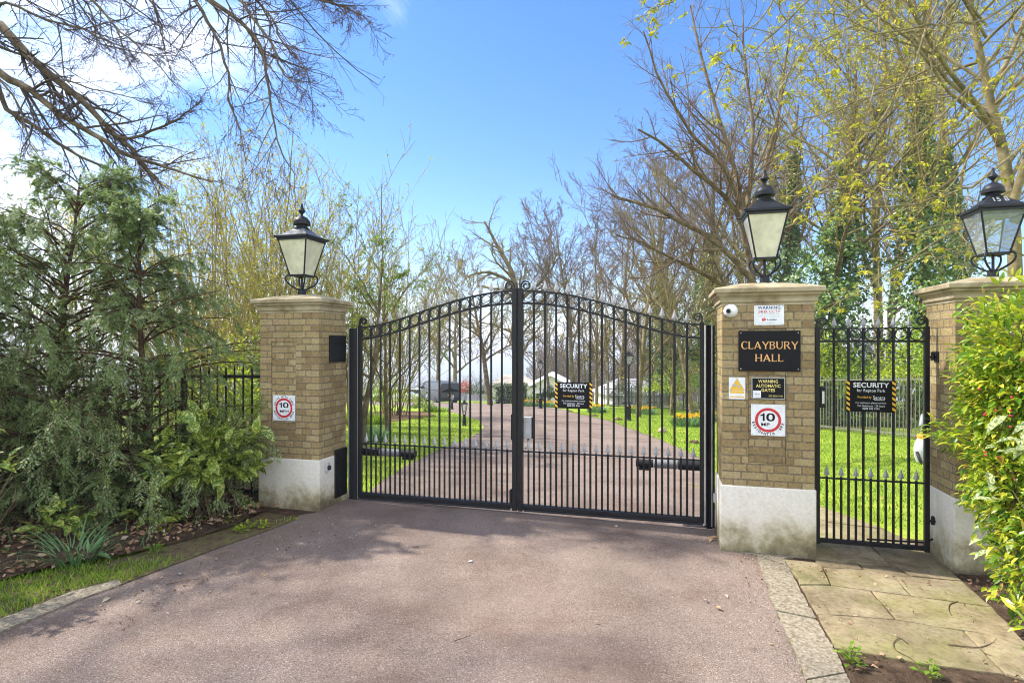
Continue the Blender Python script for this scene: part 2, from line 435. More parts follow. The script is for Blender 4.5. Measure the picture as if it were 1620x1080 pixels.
M['lamproof'] = pmat('weathered_lamp_roof', [(.3, (.05, .054, .06)), (.7, (.17, .175, .18))], scale=12, detail=8, rough=.5, spec=.5)
M['spear'] = pmat('silver_paint', [(.3, (.27, .27, .27)), (.7, (.44, .44, .435))], scale=30, rough=.5, metallic=.2)
M['alu'] = pmat('aluminium_strip', [(.3, (.5, .5, .5)), (.7, (.68, .68, .68))], scale=12, rough=.35, metallic=.75)
M['rubber'] = pmat('black_rubber', [(.3, (.007, .007, .008)), (.7, (.014, .014, .015))], scale=25, rough=.6)
M['ramgrey'] = pmat('grey_ram_housing', [(.3, (.19, .19, .195)), (.7, (.30, .30, .30))], scale=8, rough=.5)
M['boxgrey'] = pmat('grey_lock_housing', [(.3, (.36, .36, .35)), (.7, (.50, .50, .48))], scale=15, rough=.5)
M['pane_cream'] = glass_mat('clouded_cream_pane', (.98, .93, .72), .90)
M['pane_clear'] = glass_mat('dusty_clear_pane', (.62, .68, .72), .30)
M['white'] = plain('white_enamel', (.76, .77, .77), .35)
M['black'] = plain('black_enamel', (.010, .010, .011), .5, spec=.12)
M['navy'] = plain('navy_ink', (.02, .045, .16), .5)
M['red'] = plain('sign_red', (.55, .02, .03), .45)
M['gold'] = plain('gold_lettering', (.66, .36, .13), .4, spec=.3)
M['yellow'] = plain('hazard_yellow', (.80, .46, .03), .45)
M['yellowtext'] = plain('pale_yellow_ink', (.75, .62, .20), .5)
M['orange'] = plain('orange_plastic', (.80, .26, .02), .45)
M['grime'] = plain('faded_print', (.42, .43, .45), .6)
M['bark'] = pmat('grey_brown_bark', [(.3, (.06, .043, .026)), (.5, (.135, .10, .06)), (.72, (.25, .195, .125))], scale=5, detail=8, rough=.95, bump=.7, bscale=26, spec=.1)
M['barkpale'] = pmat('pale_olive_bark', [(.3, (.085, .065, .032)), (.5, (.175, .14, .07)), (.72, (.30, .25, .14))], scale=4, detail=8, rough=.95, bump=.6, bscale=26, spec=.1)
M['barkred'] = pmat('red_brown_bark', [(.3, (.05, .027, .017)), (.7, (.14, .078, .046))], scale=14, rough=.95, bump=.7, bscale=50, spec=.1)
M['twig'] = pmat('brown_twigs', [(.3, (.10, .068, .045)), (.7, (.20, .140, .092))], scale=6, rough=.9, spec=.15)
M['twiggold'] = pmat('golden_twigs', [(.3, (.23, .18, .065)), (.7, (.40, .32, .13))], scale=5, rough=.9, spec=.15)
M['twigolive'] = pmat('olive_twigs', [(.3, (.13, .10, .038)), (.7, (.27, .215, .085))], scale=5, rough=.9, spec=.15)
M['needle'] = leafmat('conifer_needles', [(0, (.14, .215, .050)), (.4, (.23, .33, .092)), (.75, (.33, .43, .15)), (1, (.53, .59, .34))], trans=.52, rough=.40, spec=.5)
M['aucuba'] = leafmat('spotted_laurel_leaf', [(0, (.06, .13, .015)), (.5, (.11, .20, .022)), (1, (.19, .28, .035))], trans=.3, rough=.28, spots=(55, (.52, .52, .12), .54), spec=.5)
M['aucubapale'] = leafmat('pale_spotted_leaf', [(0, (.12, .20, .05)), (1, (.22, .30, .08))], trans=.3, rough=.3, spots=(70, (.55, .56, .26), .5), spec=.5)
M['golden'] = leafmat('golden_evergreen_leaf', [(0, (.06, .15, .012)), (.25, (.16, .30, .018)), (.5, (.33, .45, .025)), (.8, (.52, .54, .035)), (.96, (.70, .64, .08)), (1, (.34, .17, .05))], trans=.42, rough=.33, spec=.5)
M['spring'] = leafmat('fresh_spring_leaf', [(0, (.24, .28, .02)), (.6, (.44, .42, .035)), (1, (.58, .46, .05))], trans=.5, rough=.5)
M['catkin'] = leafmat('yellow_buds', [(0, (.27, .28, .04)), (.6, (.45, .42, .06)), (1, (.58, .50, .10))], trans=.4, rough=.6)
M['darktwig'] = pmat('dark_beech_twigs', [(.3, (.050, .036, .030)), (.7, (.115, .082, .064))], scale=6, rough=.9, spec=.15)
M['bud'] = leafmat('brown_buds', [(0, (.09, .055, .035)), (1, (.20, .12, .07))], trans=.2, rough=.6)
M['ivy'] = leafmat('ivy_leaf', [(0, (.06, .125, .022)), (.6, (.13, .22, .04)), (1, (.27, .35, .09))], trans=.38, rough=.35, spec=.5)
M['shrub'] = leafmat('mid_green_leaf', [(0, (.09, .17, .014)), (.6, (.18, .29, .022)), (1, (.31, .40, .035))], trans=.42, rough=.45)
M['lime'] = leafmat('lime_undergrowth_leaf', [(0, (.20, .31, .012)), (.6, (.36, .46, .02)), (1, (.52, .55, .04))], trans=.45, rough=.45)
M['dark'] = leafmat('dark_evergreen_leaf', [(0, (.03, .065, .016)), (.7, (.07, .115, .03)), (1, (.12, .17, .05))], trans=.25, rough=.4)
M['redleaf'] = leafmat('red_shrub_leaf', [(0, (.30, .04, .015)), (.6, (.52, .09, .025)), (1, (.62, .18, .05))], trans=.35, rough=.4)
M['variegated'] = leafmat('variegated_hedge_leaf', [(0, (.07, .11, .05)), (.55, (.14, .19, .09)), (.7, (.42, .45, .30)), (1, (.55, .56, .42))], trans=.3, rough=.45)
M['blade'] = leafmat('grass_blade', [(0, (.12, .23, .014)), (.6, (.21, .335, .020)), (1, (.35, .42, .05))], trans=.4, rough=.5)
M['daffleaf'] = leafmat('blue_green_blade', [(0, (.09, .19, .06)), (.6, (.15, .28, .10)), (1, (.24, .38, .14))], trans=.35, rough=.4)
M['petal'] = leafmat('daffodil_petal', [(0, (.78, .46, .01)), (1, (.85, .60, .03))], trans=.4, rough=.5)
M['litter'] = leafmat('dead_leaf', [(0, (.13, .070, .038)), (.35, (.26, .145, .078)), (.7, (.42, .26, .15)), (.93, (.46, .32, .20)), (1, (.55, .43, .30))], trans=.12, rough=.7, spec=.2)
M['soil'] = pmat('dark_soil', [(.3, (.055, .036, .023)), (.55, (.115, .076, .048)), (.75, (.20, .135, .088))], scale=9, detail=9, rough=1, bump=1., bscale=30, spec=.1, dist=.05)
M['moss'] = pmat('mossy_verge', [(.36, (.10, .068, .042)), (.52, (.15, .112, .062)), (.62, (.15, .15, .045)), (.76, (.17, .22, .04))], scale=17, detail=9, rough=1, bump=.8, bscale=40, spec=.1, dist=.03)
M['concrete'] = pmat('weathered_concrete', [(.3, (.23, .195, .13)), (.5, (.37, .325, .245)), (.7, (.50, .455, .37))], scale=7, detail=10, rough=.95, bump=.5, bscale=90, spec=.2, dist=.008)
M['mulch'] = pmat('bark_mulch', [(.3, (.08, .04, .025)), (.7, (.22, .13, .085))], scale=25, detail=8, rough=1, bump=.8, bscale=50, spec=.1)
M['wood_floor'] = pmat('woodland_floor', [(.35, (.09, .07, .03)), (.5, (.12, .15, .025)), (.7, (.20, .28, .035))], scale=1.2, detail=9, rough=1, bump=.8, bscale=8, spec=.1, dist=.1)
def lawn_mat():
    m, nt, b = new_mat('lawn'); L = nt.links
    tc = N(nt, 'ShaderNodeTexCoord')
    n1 = N(nt, 'ShaderNodeTexNoise', Scale=.8, Detail=8, Roughness=.65); L.new(tc.outputs['Object'], n1.inputs['Vector'])
    n2 = N(nt, 'ShaderNodeTexNoise', Scale=22, Detail=6, Roughness=.7); L.new(tc.outputs['Object'], n2.inputs['Vector'])
    r1 = ramp(nt, n1.outputs['Fac'], [(.24, (.17, .16, .05)), (.36, (.16, .235, .022)), (.52, (.235, .325, .026)), (.68, (.35, .39, .06))])
    r2 = ramp(nt, n2.outputs['Fac'], [(.3, (.55, .58, .5)), (.5, (1, 1, 1)), (.7, (1.3, 1.2, 1.2))])
    mu = N(nt, 'ShaderNodeMix', data_type='RGBA', blend_type='MULTIPLY'); mu.inputs[0].default_value = 1; L.new(r1.outputs[0], mu.inputs[6]); L.new(r2.outputs[0], mu.inputs[7])
    # distant fields: duller
    sx = N(nt, 'ShaderNodeSeparateXYZ'); L.new(tc.outputs['Object'], sx.inputs[0])
    mr = N(nt, 'ShaderNodeMapRange'); mr.inputs['From Min'].default_value = 60; mr.inputs['From Max'].default_value = 130; L.new(sx.outputs['Y'], mr.inputs['Value'])
    n3 = N(nt, 'ShaderNodeTexNoise', Scale=.012, Detail=9, Roughness=.7); L.new(tc.outputs['Object'], n3.inputs['Vector'])
    r3 = ramp(nt, n3.outputs['Fac'], [(.35, (.07, .075, .045)), (.5, (.10, .12, .05)), (.62, (.17, .18, .09)), (.75, (.26, .24, .2))])
    mx = N(nt, 'ShaderNodeMix', data_type='RGBA'); L.new(mr.outputs[0], mx.inputs[0]); L.new(mu.outputs[2], mx.inputs[6]); L.new(r3.outputs[0], mx.inputs[7])
    L.new(mx.outputs[2], b.inputs['Base Color']); b.inputs['Roughness'].default_value = 1; b.inputs['Specular IOR Level'].default_value = .15
    bp = N(nt, 'ShaderNodeBump', Strength=.7, Distance=.04); L.new(n2.outputs['Fac'], bp.inputs['Height']); L.new(bp.outputs[0], b.inputs['Normal'])
    return m
M['lawn'] = lawn_mat()
def slab_mat():
    m, nt, b = new_mat('york_stone'); L = nt.links
    tc = N(nt, 'ShaderNodeTexCoord'); ge = N(nt, 'ShaderNodeNewGeometry')
    n1 = N(nt, 'ShaderNodeTexNoise', Scale=2.1, Detail=10, Roughness=.7, Distortion=.4); L.new(tc.outputs['Object'], n1.inputs['Vector'])
    r1 = ramp(nt, n1.outputs['Fac'], [(.30, (.09, .07, .042)), (.42, (.19, .152, .092)), (.54, (.285, .235, .148)), (.66, (.33, .29, .19))])
    r2 = ramp(nt, ge.outputs['Random Per Island'], [(0, (.74, .70, .66)), (.5, (.95, .92, .88)), (1, (1.1, 1.05, 1.0))])
    mu = N(nt, 'ShaderNodeMix', data_type='RGBA', blend_type='MULTIPLY'); mu.inputs[0].default_value = 1; L.new(r1.outputs[0], mu.inputs[6]); L.new(r2.outputs[0], mu.inputs[7])
    # moss film in patches
    n4 = N(nt, 'ShaderNodeTexNoise', Scale=1.3, Detail=8, Roughness=.68); L.new(tc.outputs['Object'], n4.inputs['Vector'])
    r4 = ramp(nt, n4.outputs['Fac'], [(.46, (0, 0, 0)), (.66, (.75, .75, .75))])
    mm = N(nt, 'ShaderNodeMix', data_type='RGBA'); L.new(r4.outputs[0], mm.inputs[0]); L.new(mu.outputs[2], mm.inputs[6]); mm.inputs[7].default_value = (.20, .19, .065, 1)
    n2 = N(nt, 'ShaderNodeTexNoise', Scale=26, Detail=9, Roughness=.75); L.new(tc.outputs['Object'], n2.inputs['Vector'])
    r3 = ramp(nt, n2.outputs['Fac'], [(.32, (.52, .48, .42)), (.5, (1, 1, 1)), (.72, (1.18, 1.16, 1.1))])
    m2 = N(nt, 'ShaderNodeMix', data_type='RGBA', blend_type='MULTIPLY'); m2.inputs[0].default_value = .85; L.new(mm.outputs[2], m2.inputs[6]); L.new(r3.outputs[0], m2.inputs[7])
    L.new(m2.outputs[2], b.inputs['Base Color']); b.inputs['Roughness'].default_value = .9; b.inputs['Specular IOR Level'].default_value = .2
    ad = N(nt, 'ShaderNodeMath', operation='MULTIPLY_ADD'); L.new(n2.outputs['Fac'], ad.inputs[0]); ad.inputs[1].default_value = .25; L.new(n1.outputs['Fac'], ad.inputs[2])
    bp = N(nt, 'ShaderNodeBump', Strength=.8, Distance=.02); L.new(ad.outputs[0], bp.inputs['Height']); L.new(bp.outputs[0], b.inputs['Normal'])
    return m
M['slab'] = slab_mat()
# ================================================================== SETTING
BREAKS_Y = [7, 19.6, 31, 53]
def sheet(name, pts, off, mat, kind='structure', rough=0.0, thick=0.0, cuts=0.0, z_of=None):
    """a ground sheet following the terrain from an outline of (x, y) points; thick > 0 gives it real sides"""
    bm = bmesh.new()
    f = bm.faces.new([bm.verts.new((x, y, 0)) for x, y in pts])
    bmesh.ops.recalc_face_normals(bm, faces=bm.faces[:])
    if f.normal.z < 0: bmesh.ops.reverse_faces(bm, faces=[f])
    bmesh.ops.triangulate(bm, faces=bm.faces[:])
    xs = [p[0] for p in pts]; ys = [p[1] for p in pts]
    cy = list(BREAKS_Y); cx = [-5, 5]
    if cuts:
        cy += list(np.arange(min(ys), max(ys), cuts)); cx += list(np.arange(min(xs), max(xs), cuts))
    for y in cy:
        if min(ys) < y < max(ys): bmesh.ops.bisect_plane(bm, geom=bm.verts[:]+bm.edges[:]+bm.faces[:], plane_co=(0, y, 0), plane_no=(0, 1, 0))
    for x in cx:
        if min(xs) < x < max(xs): bmesh.ops.bisect_plane(bm, geom=bm.verts[:]+bm.edges[:]+bm.faces[:], plane_co=(x, 0, 0), plane_no=(1, 0, 0))
    rg = np.random.default_rng(len(name))
    inner = {v.index: not v.is_boundary for v in bm.verts}
    for v in bm.verts:
        v.co.z = float(gz(v.co.x, v.co.y)) + off + (rough*abs(rg.standard_normal()) if rough and not v.is_boundary else 0)
        if z_of: v.co.z += z_of(v.co.x, v.co.y)
    if thick:
        r = bmesh.ops.extrude_face_region(bm, geom=bm.faces[:])
        top = [g for g in r['geom'] if isinstance(g, bmesh.types.BMVert)]
        for v in top: v.co.z += thick
        bmesh.ops.recalc_face_normals(bm, faces=bm.faces[:])
    mb = MB().bm(bm)
    o = mb.build(name, mat, smooth=bool(rough))
    o['kind'] = kind
    return o

# the ground: one sheet to the horizon
xs = np.concatenate([[-4000, -1500, -500, -150, -60, -20, -5, 5, 20, 60, 150, 500, 1500, 4000]])
ys = np.concatenate([[-60, -20, 0], [7, 19.6, 31, 53, 80, 150, 250, 400, 700, 1200, 2200, 4200]])
gx, gy = np.meshgrid(xs, ys); nx, ny = len(xs), len(ys)
far = np.clip((gy-1000)/1500, 0, 1)
gv = np.stack([gx, gy, gz(gx, gy) + far*(14*np.sin(gx*.0021+1.)+9*np.sin(gx*.0057))], -1).reshape(-1, 3)
ii = np.arange(nx*ny).reshape(ny, nx)
gf = np.stack([ii[:-1, :-1], ii[:-1, 1:], ii[1:, 1:], ii[1:, :-1]], -1).reshape(-1, 4)
tag(mk('ground', gv, [gf], M['lawn']), kind='structure')

# driveway: outline from the road side round the lawn island
dl = [gs(*p) for p in ((0, 1003), (60, 978), (120, 953), (190, 927), (260, 900), (345, 868), (430, 838), (470, 822))]
back_l = [gs(*p) for p in ((572, 788), (600, 764), (640, 738), (690, 713), (735, 696), (760, 683), (766, 675), (758, 665), (735, 657), (705, 650), (672, 645), (640, 642), (612, 640.5))]
back_r = [gs(*p) for p in ((700, 637.2), (760, 637.6), (812, 639), (850, 642), (900, 650), (970, 666), (1050, 697), (1116, 728))]
kl = [(1198, 881), (1222.5, 957), (1248.6, 1015), (1275, 1080)]
kr = [(1240, 885.6), (1275, 951), (1301, 997), (1318, 1026), (1343, 1080)]
KL = [gs(*p) for p in kl]; KR = [gs(*p) for p in kr]
def ext(a, b, d):
    v = np.array(b)-np.array(a); v /= np.linalg.norm(v); return tuple(np.array(b)+v*d)
KL.append(ext(KL[-2], KL[-1], 6)); KR.append(ext(KR[-2], KR[-1], 6))
A = G(-4.40, -.05); B_ = G(-4.40, .6); C_ = G(.02, .6); D_ = G(.02, 0.02)
dl_out = [ext(dl[1], dl[0], 9)] + dl
outline = dl_out + [(A.x-.15, A.y-.12), (A.x, A.y), (B_.x, B_.y)] + back_l + [(-25, 56), (-24, 60), (-10, 62)] + back_r + [(C_.x, C_.y), (D_.x, D_.y)] + [(KL[0][0], KL[0][1])] + KL[1:] + [(KL[-1][0], -14), (dl_out[0][0], -14)]
sheet('driveway', outline, .006, M['tarmac'])
kz = MB(); kc = [(KL[0], KR[0])]
def lerp2(P, f):
    f *= len(P)-1; i = min(int(f), len(P)-2); return np.array(P[i])*(1-(f-i))+np.array(P[i+1])*(f-i)
KL_, KR_ = [(D_.x+.06, D_.y-.02)]+KL, [(G(.62, -.02).x, G(.62, -.02).y)]+KR
rgk = np.random.default_rng(4)
cuts_ = [0, .5, 1, 1.55, 2.2, 3.0, 4.0, 4.35, 4.7, 5]
for f0, f1 in zip(cuts_[:-1], cuts_[1:]):
    n = 8; Lp = [lerp2(KL_, (f0+(f1-f0)*k/n)/5)+rgk.normal(0, .006, 2) for k in range(n+1)]; Rp = [lerp2(KR_, (f0+(f1-f0)*k/n)/5)+rgk.normal(0, .003, 2) for k in range(n+1)]
    g = .004/np.linalg.norm(Lp[-1]-Lp[0]); 
    ring = Lp+Rp[::-1]; m = len(ring); h = .014+rgk.normal(0, .003); c = np.mean(ring, 0)
    ring = [c+(p-c)*(1-.006) for p in ring]
    V = [(p[0], p[1], float(gz(p[0], p[1]))-.05) for p in ring]+[(p[0], p[1], float(gz(p[0], p[1]))+h) for p in ring]
    kz.add(V, [(i, (i+1) % m, (i+1) % m+m, i+m) for i in range(m)]+[(m+k, m+k+1, 2*m-2-k, 2*m-1-k) for k in range(n)])
tag(kz.build('kerb', M['kerbstone']), kind='structure')

# left border: soil, mossy verge and an old kerb
lk_o = [gs(*p) for p in ((0, 1003), (60, 978), (120, 953), (192, 927))]
lk_i = [gs(*p) for p in ((188, 919), (112, 939), (52, 963), (0, 982))]
lk = [ext(lk_o[1], lk_o[0], 5)] + lk_o + lk_i + [ext(lk_i[-2], lk_i[-1], 5)]
sheet('old_kerb', lk, .0, M['kerbstone'], thick=.020)
vi = [gs(*p) for p in ((0, 925), (90, 905), (190, 885), (290, 858), (360, 838), (415, 812), (440, 812))]
pl_ = [(G(-4.3, .0).x, G(-4.3, .0).y), (G(-4.3, 1.0).x, G(-4.3, 1.0).y), (G(-5.4, 1.2).x, G(-5.4, 1.2).y), (G(-5.6, -.1).x, G(-5.6, -.1).y), (A.x-.9, A.y-.45), (A.x-.2, A.y-.2)]
sheet('bare_earth', pl_, .004, M['soil'])
verge = lk_i[::-1][0:1] and [ext(lk_i[-2], lk_i[-1], 5)] + lk_i[::-1] + dl[3:] + [(A.x-.75, A.y+.1)] + vi[::-1] + [ext(vi[1], vi[0], 5)]
sheet('verge', verge, .012, M['moss'], rough=.012, cuts=.18)
bed = [ext(vi[1], vi[0], 5)] + vi + [(G(-5.2, .0).x, G(-5.2, .0).y), (G(-5.2, 1.4).x, G(-5.2, 1.4).y), (-6, 9.5), (-16, 10.5), (-16, 2)]
def bed_z(x, y): return .05*math.sin(3*x+1)*math.sin(2.7*y) + .05
sheet('soil_bed', bed, .008, M['soil'], rough=.02, cuts=.3, z_of=lambda x, y: max(0, bed_z(x, y))*min(1, max(0, (-2.6-x)*.8)))

# paving flags: each flag a slab of one paving sheet
def flags(name, quads, z0, z1, mat):
    mb = MB()
    rg = np.random.default_rng(3)
    for q in quads:
        q = np.array(q, float); c = q.mean(0)
        q = c + (q-c)*(1-.008/np.maximum(.2, np.linalg.norm(q-c, axis=1)))[:, None]
        dz = rg.normal(0, .003)
        qq = []
        for i in range(len(q)):
            a_, b_ = q[i], q[(i+1) % len(q)]; k_ = max(1, int(np.linalg.norm(b_-a_)/.11))
            for j in range(k_): qq.append(a_+(b_-a_)*j/k_+(rg.normal(0, .0045, 2) if j else 0))
        q = np.array(qq)
        bm = bmesh.new()
        lo = [bm.verts.new((x, y, float(gz(x, y))+z0)) for x, y in q]
        hi = [bm.verts.new((x, y, float(gz(x, y))+z1+dz+rg.normal(0, .0015))) for x, y in q]
        n = len(q); bm.faces.new(lo[::-1]); top = bm.faces.new(hi)
        for i in range(n): bm.faces.new((lo[i], lo[(i+1) % n], hi[(i+1) % n], hi[i]))
        bmesh.ops.recalc_face_normals(bm, faces=bm.faces[:])
        bmesh.ops.bevel(bm, geom=[e for e in top.edges], offset=.008, segments=2, profile=.6, affect='EDGES')
        mb.bm(bm)
    o = mb.build(name, mat); o['kind'] = 'structure'; return o
def z8(x, y): return gs(1150+x/3.447, 800+y/3.447)
fq = [
    [z8(312, 300), z8(480, 318), z8(520, 342), z8(565, 440), z8(395, 440)],
    [z8(480, 318), z8(482, 238), z8(672, 268), z8(745, 352), z8(520, 342)],
    [z8(672, 268), z8(835, 282), z8(1010, 392), z8(905, 388), z8(745, 352)],
    [z8(835, 282), z8(1150, 318), z8(1285, 418), z8(1010, 392)],
    [z8(520, 342), z8(745, 352), z8(905, 388), z8(1010, 500), z8(785, 470), z8(565, 440)],
    [z8(905, 388), z8(1010, 392), z8(1285, 418), z8(1450, 560), z8(1240, 530), z8(1010, 500)],
    [z8(395, 440), z8(565, 440), z8(785, 470), z8(922, 630), z8(640, 606), z8(490, 600)],
    [z8(785, 470), z8(1010, 500), z8(1240, 530), z8(1450, 560), z8(1620, 745), z8(1290, 690), z8(922, 630)],
    [z8(490, 600), z8(640, 606), z8(922, 630), z8(1290, 690), z8(1520, 930), z8(1050, 870), z8(582, 782)],
    [z8(1290, 690), z8(1620, 745), z8(1800, 930), z8(1800, 1010), z8(1520, 930)],
]
sheet('paving_bed', [(G(-.1, .9).x, G(-.1, .9).y), (G(2.3, .9).x, G(2.3, .9).y), z8(1480, 500), z8(1900, 900), z8(1900, 1040), z8(1520, 925), z8(540, 800), z8(340, 450), z8(240, 290), (G(.3, .1).x, G(.3, .1).y)], .003, M['soil'])
flags('paving', fq, -.10, .016, M['slab'])
# path behind the side gate
edge = [gs(*p) for p in ((1452, 864), (1400, 818), (1345, 789), (1293, 779))]
pq = []
rows = [(G(.80, .62), G(1.93, .60)), (G(.55, 1.35), G(1.75, 1.15)), (G(.2, 2.2), G(1.35, 1.85)), (G(-.3, 3.1), G(.85, 2.65))]
rows = [((a.x, a.y), (b.x, b.y)) for a, b in rows]
p0 = ((G(.80, -.02).x, G(.80, -.02).y), (G(1.91, -.02).x, G(1.91, -.02).y))
rows = [p0] + rows
for (a, b), (c, d) in zip(rows[:-1], rows[1:]):
    a, b, c, d = map(np.array, (a, b, c, d)); m1 = a*.45+b*.55; m2 = c*.45+d*.55
    pq += [[a, m1, m2, c], [m1, b, d, m2]]
flags('path', pq[2:], -.08, .012, M['slab'])
flags('threshold', pq[:2], -.08, .010, M['slab'])
bedr = [z8(582, 782), z8(1520, 930), z8(1800, 1010), (6.5, 2.0), (6.5, 0), (KR[-1][0], KR[-1][1]), KR[-2]]
sheet('soil_border', bedr, .004, M['soil'], rough=.02, cuts=.2)
bedr2 = [(G(1.93, -.03).x, G(1.93, -.03).y), z8(1285, 418), z8(1450, 560), z8(1620, 745), z8(1800, 930), (6.6, 3.2), (8.5, 5.0), (G(4.5, .4).x, G(4.5, .4).y), (G(2.7, .3).x, G(2.7, .3).y)]
sheet('hedge_border', bedr2, .004, M['soil'], rough=.02, cuts=.25)
# mulched planting bed on the lawn island, woodland floor beyond the railings
mp = [gs(*p) for p in ((540, 672), (575, 671), (620, 667), (660, 662), (690, 658), (680, 653), (640, 650), (590, 652), (530, 656))]
sheet('mulch_bed', mp, .02, M['mulch'], rough=.02, cuts=.5)
sheet('woodland_floor', [(11.6, 9), (10.9, 15.3), (9.7, 22), (9.4, 28), (8.2, 34), (6.7, 39), (9, 60), (60, 60), (60, 9)], .02, M['wood_floor'], rough=.1, cuts=2.5)
sheet('rough_ground', [(-8.5, 10.6), (-9, 24), (-12, 40), (-60, 40), (-60, 10.6)], .02, M['wood_floor'], rough=.1, cuts=2.5)
# ================================================================== PILLARS
PW, PD = .80, .57
GRP_P = 'brick gate pillars'
def pillar(u0, label, recess=None):
    p = groot('brick_pillar', label, 'pillar', u0+PW/2, PD/2, 0, GRP_P)
    hx, hy = PW/2, PD/2
    # shaft, with the shallow sunk panel in the front face
    mb = MB(); z0, z1 = .60, 2.335
    if recess:
        a, b, c, d = recess; a -= u0+hx; b -= u0+hx; t = .022
        mb.box(-hx, hx, -hy+t, hy, z0, z1)
        mb.box(-hx, a, -hy, -hy+t-.0005, z0, z1); mb.box(b, hx, -hy, -hy+t-.0005, z0, z1)
        mb.box(a+.0003, b-.0003, -hy, -hy+t-.0005, z0, c); mb.box(a+.0003, b-.0003, -hy, -hy+t-.0005, d, z1)
        pn = MB().box(.006, b-a-.006, -hy+.010, -hy+t-.0005, .006, d-c-.006).build('sunk_panel', M['brick'], p, uvbox=True); pn.location = (a, 0, c)
    else: mb.box(-hx, hx, -hy, hy, z0, z1)
    mb.build('shaft', M['brick'], p, uvbox=True)
    e = .014
    pl = MB(); pl.box(-hx-e, hx+e, -hy-e, hy+e, -.14, .614, b=.008)
    pl.build('plinth', M['plinth'], p)
    prof = [(.006, 2.322), (.006, 2.346), (.020, 2.349), (.024, 2.356), (.024, 2.374), (.018, 2.378), (.022, 2.390), (.034, 2.404), (.052, 2.414), (.052, 2.430), (.058, 2.434), (.074, 2.438), (.078, 2.444), (.078, 2.476), (.072, 2.484), (-.20, 2.550)]
    rings = [np.array([(-hx-o, -hy-o, z), (hx+o, -hy-o, z), (hx+o, hy+o, z), (-hx-o, hy+o, z)]) for o, z in prof]
    mb = MB().loft(rings); mb.build('coping', M['stone'], p)
    return p
lu0, lz0 = gp(429, 688, 0); lu1, lz1 = gp(468, 540, 0)
pil_l = pillar(-4.39-PW, 'weathered brick pillar with one round speed sign, beside the dark conifer', (lu0, lu1, lz0, lz1))
mu0, mz0 = gp(1184, 731, 0); mu1, mz1 = gp(1244, 520, 0)
pil_m = pillar(0, 'brick pillar carrying the gold-lettered name plate and a white dome camera', (mu0, mu1, mz0, mz1))
pil_r = pillar(1.91, 'brick pillar half hidden by the bright yellow-green shrub')

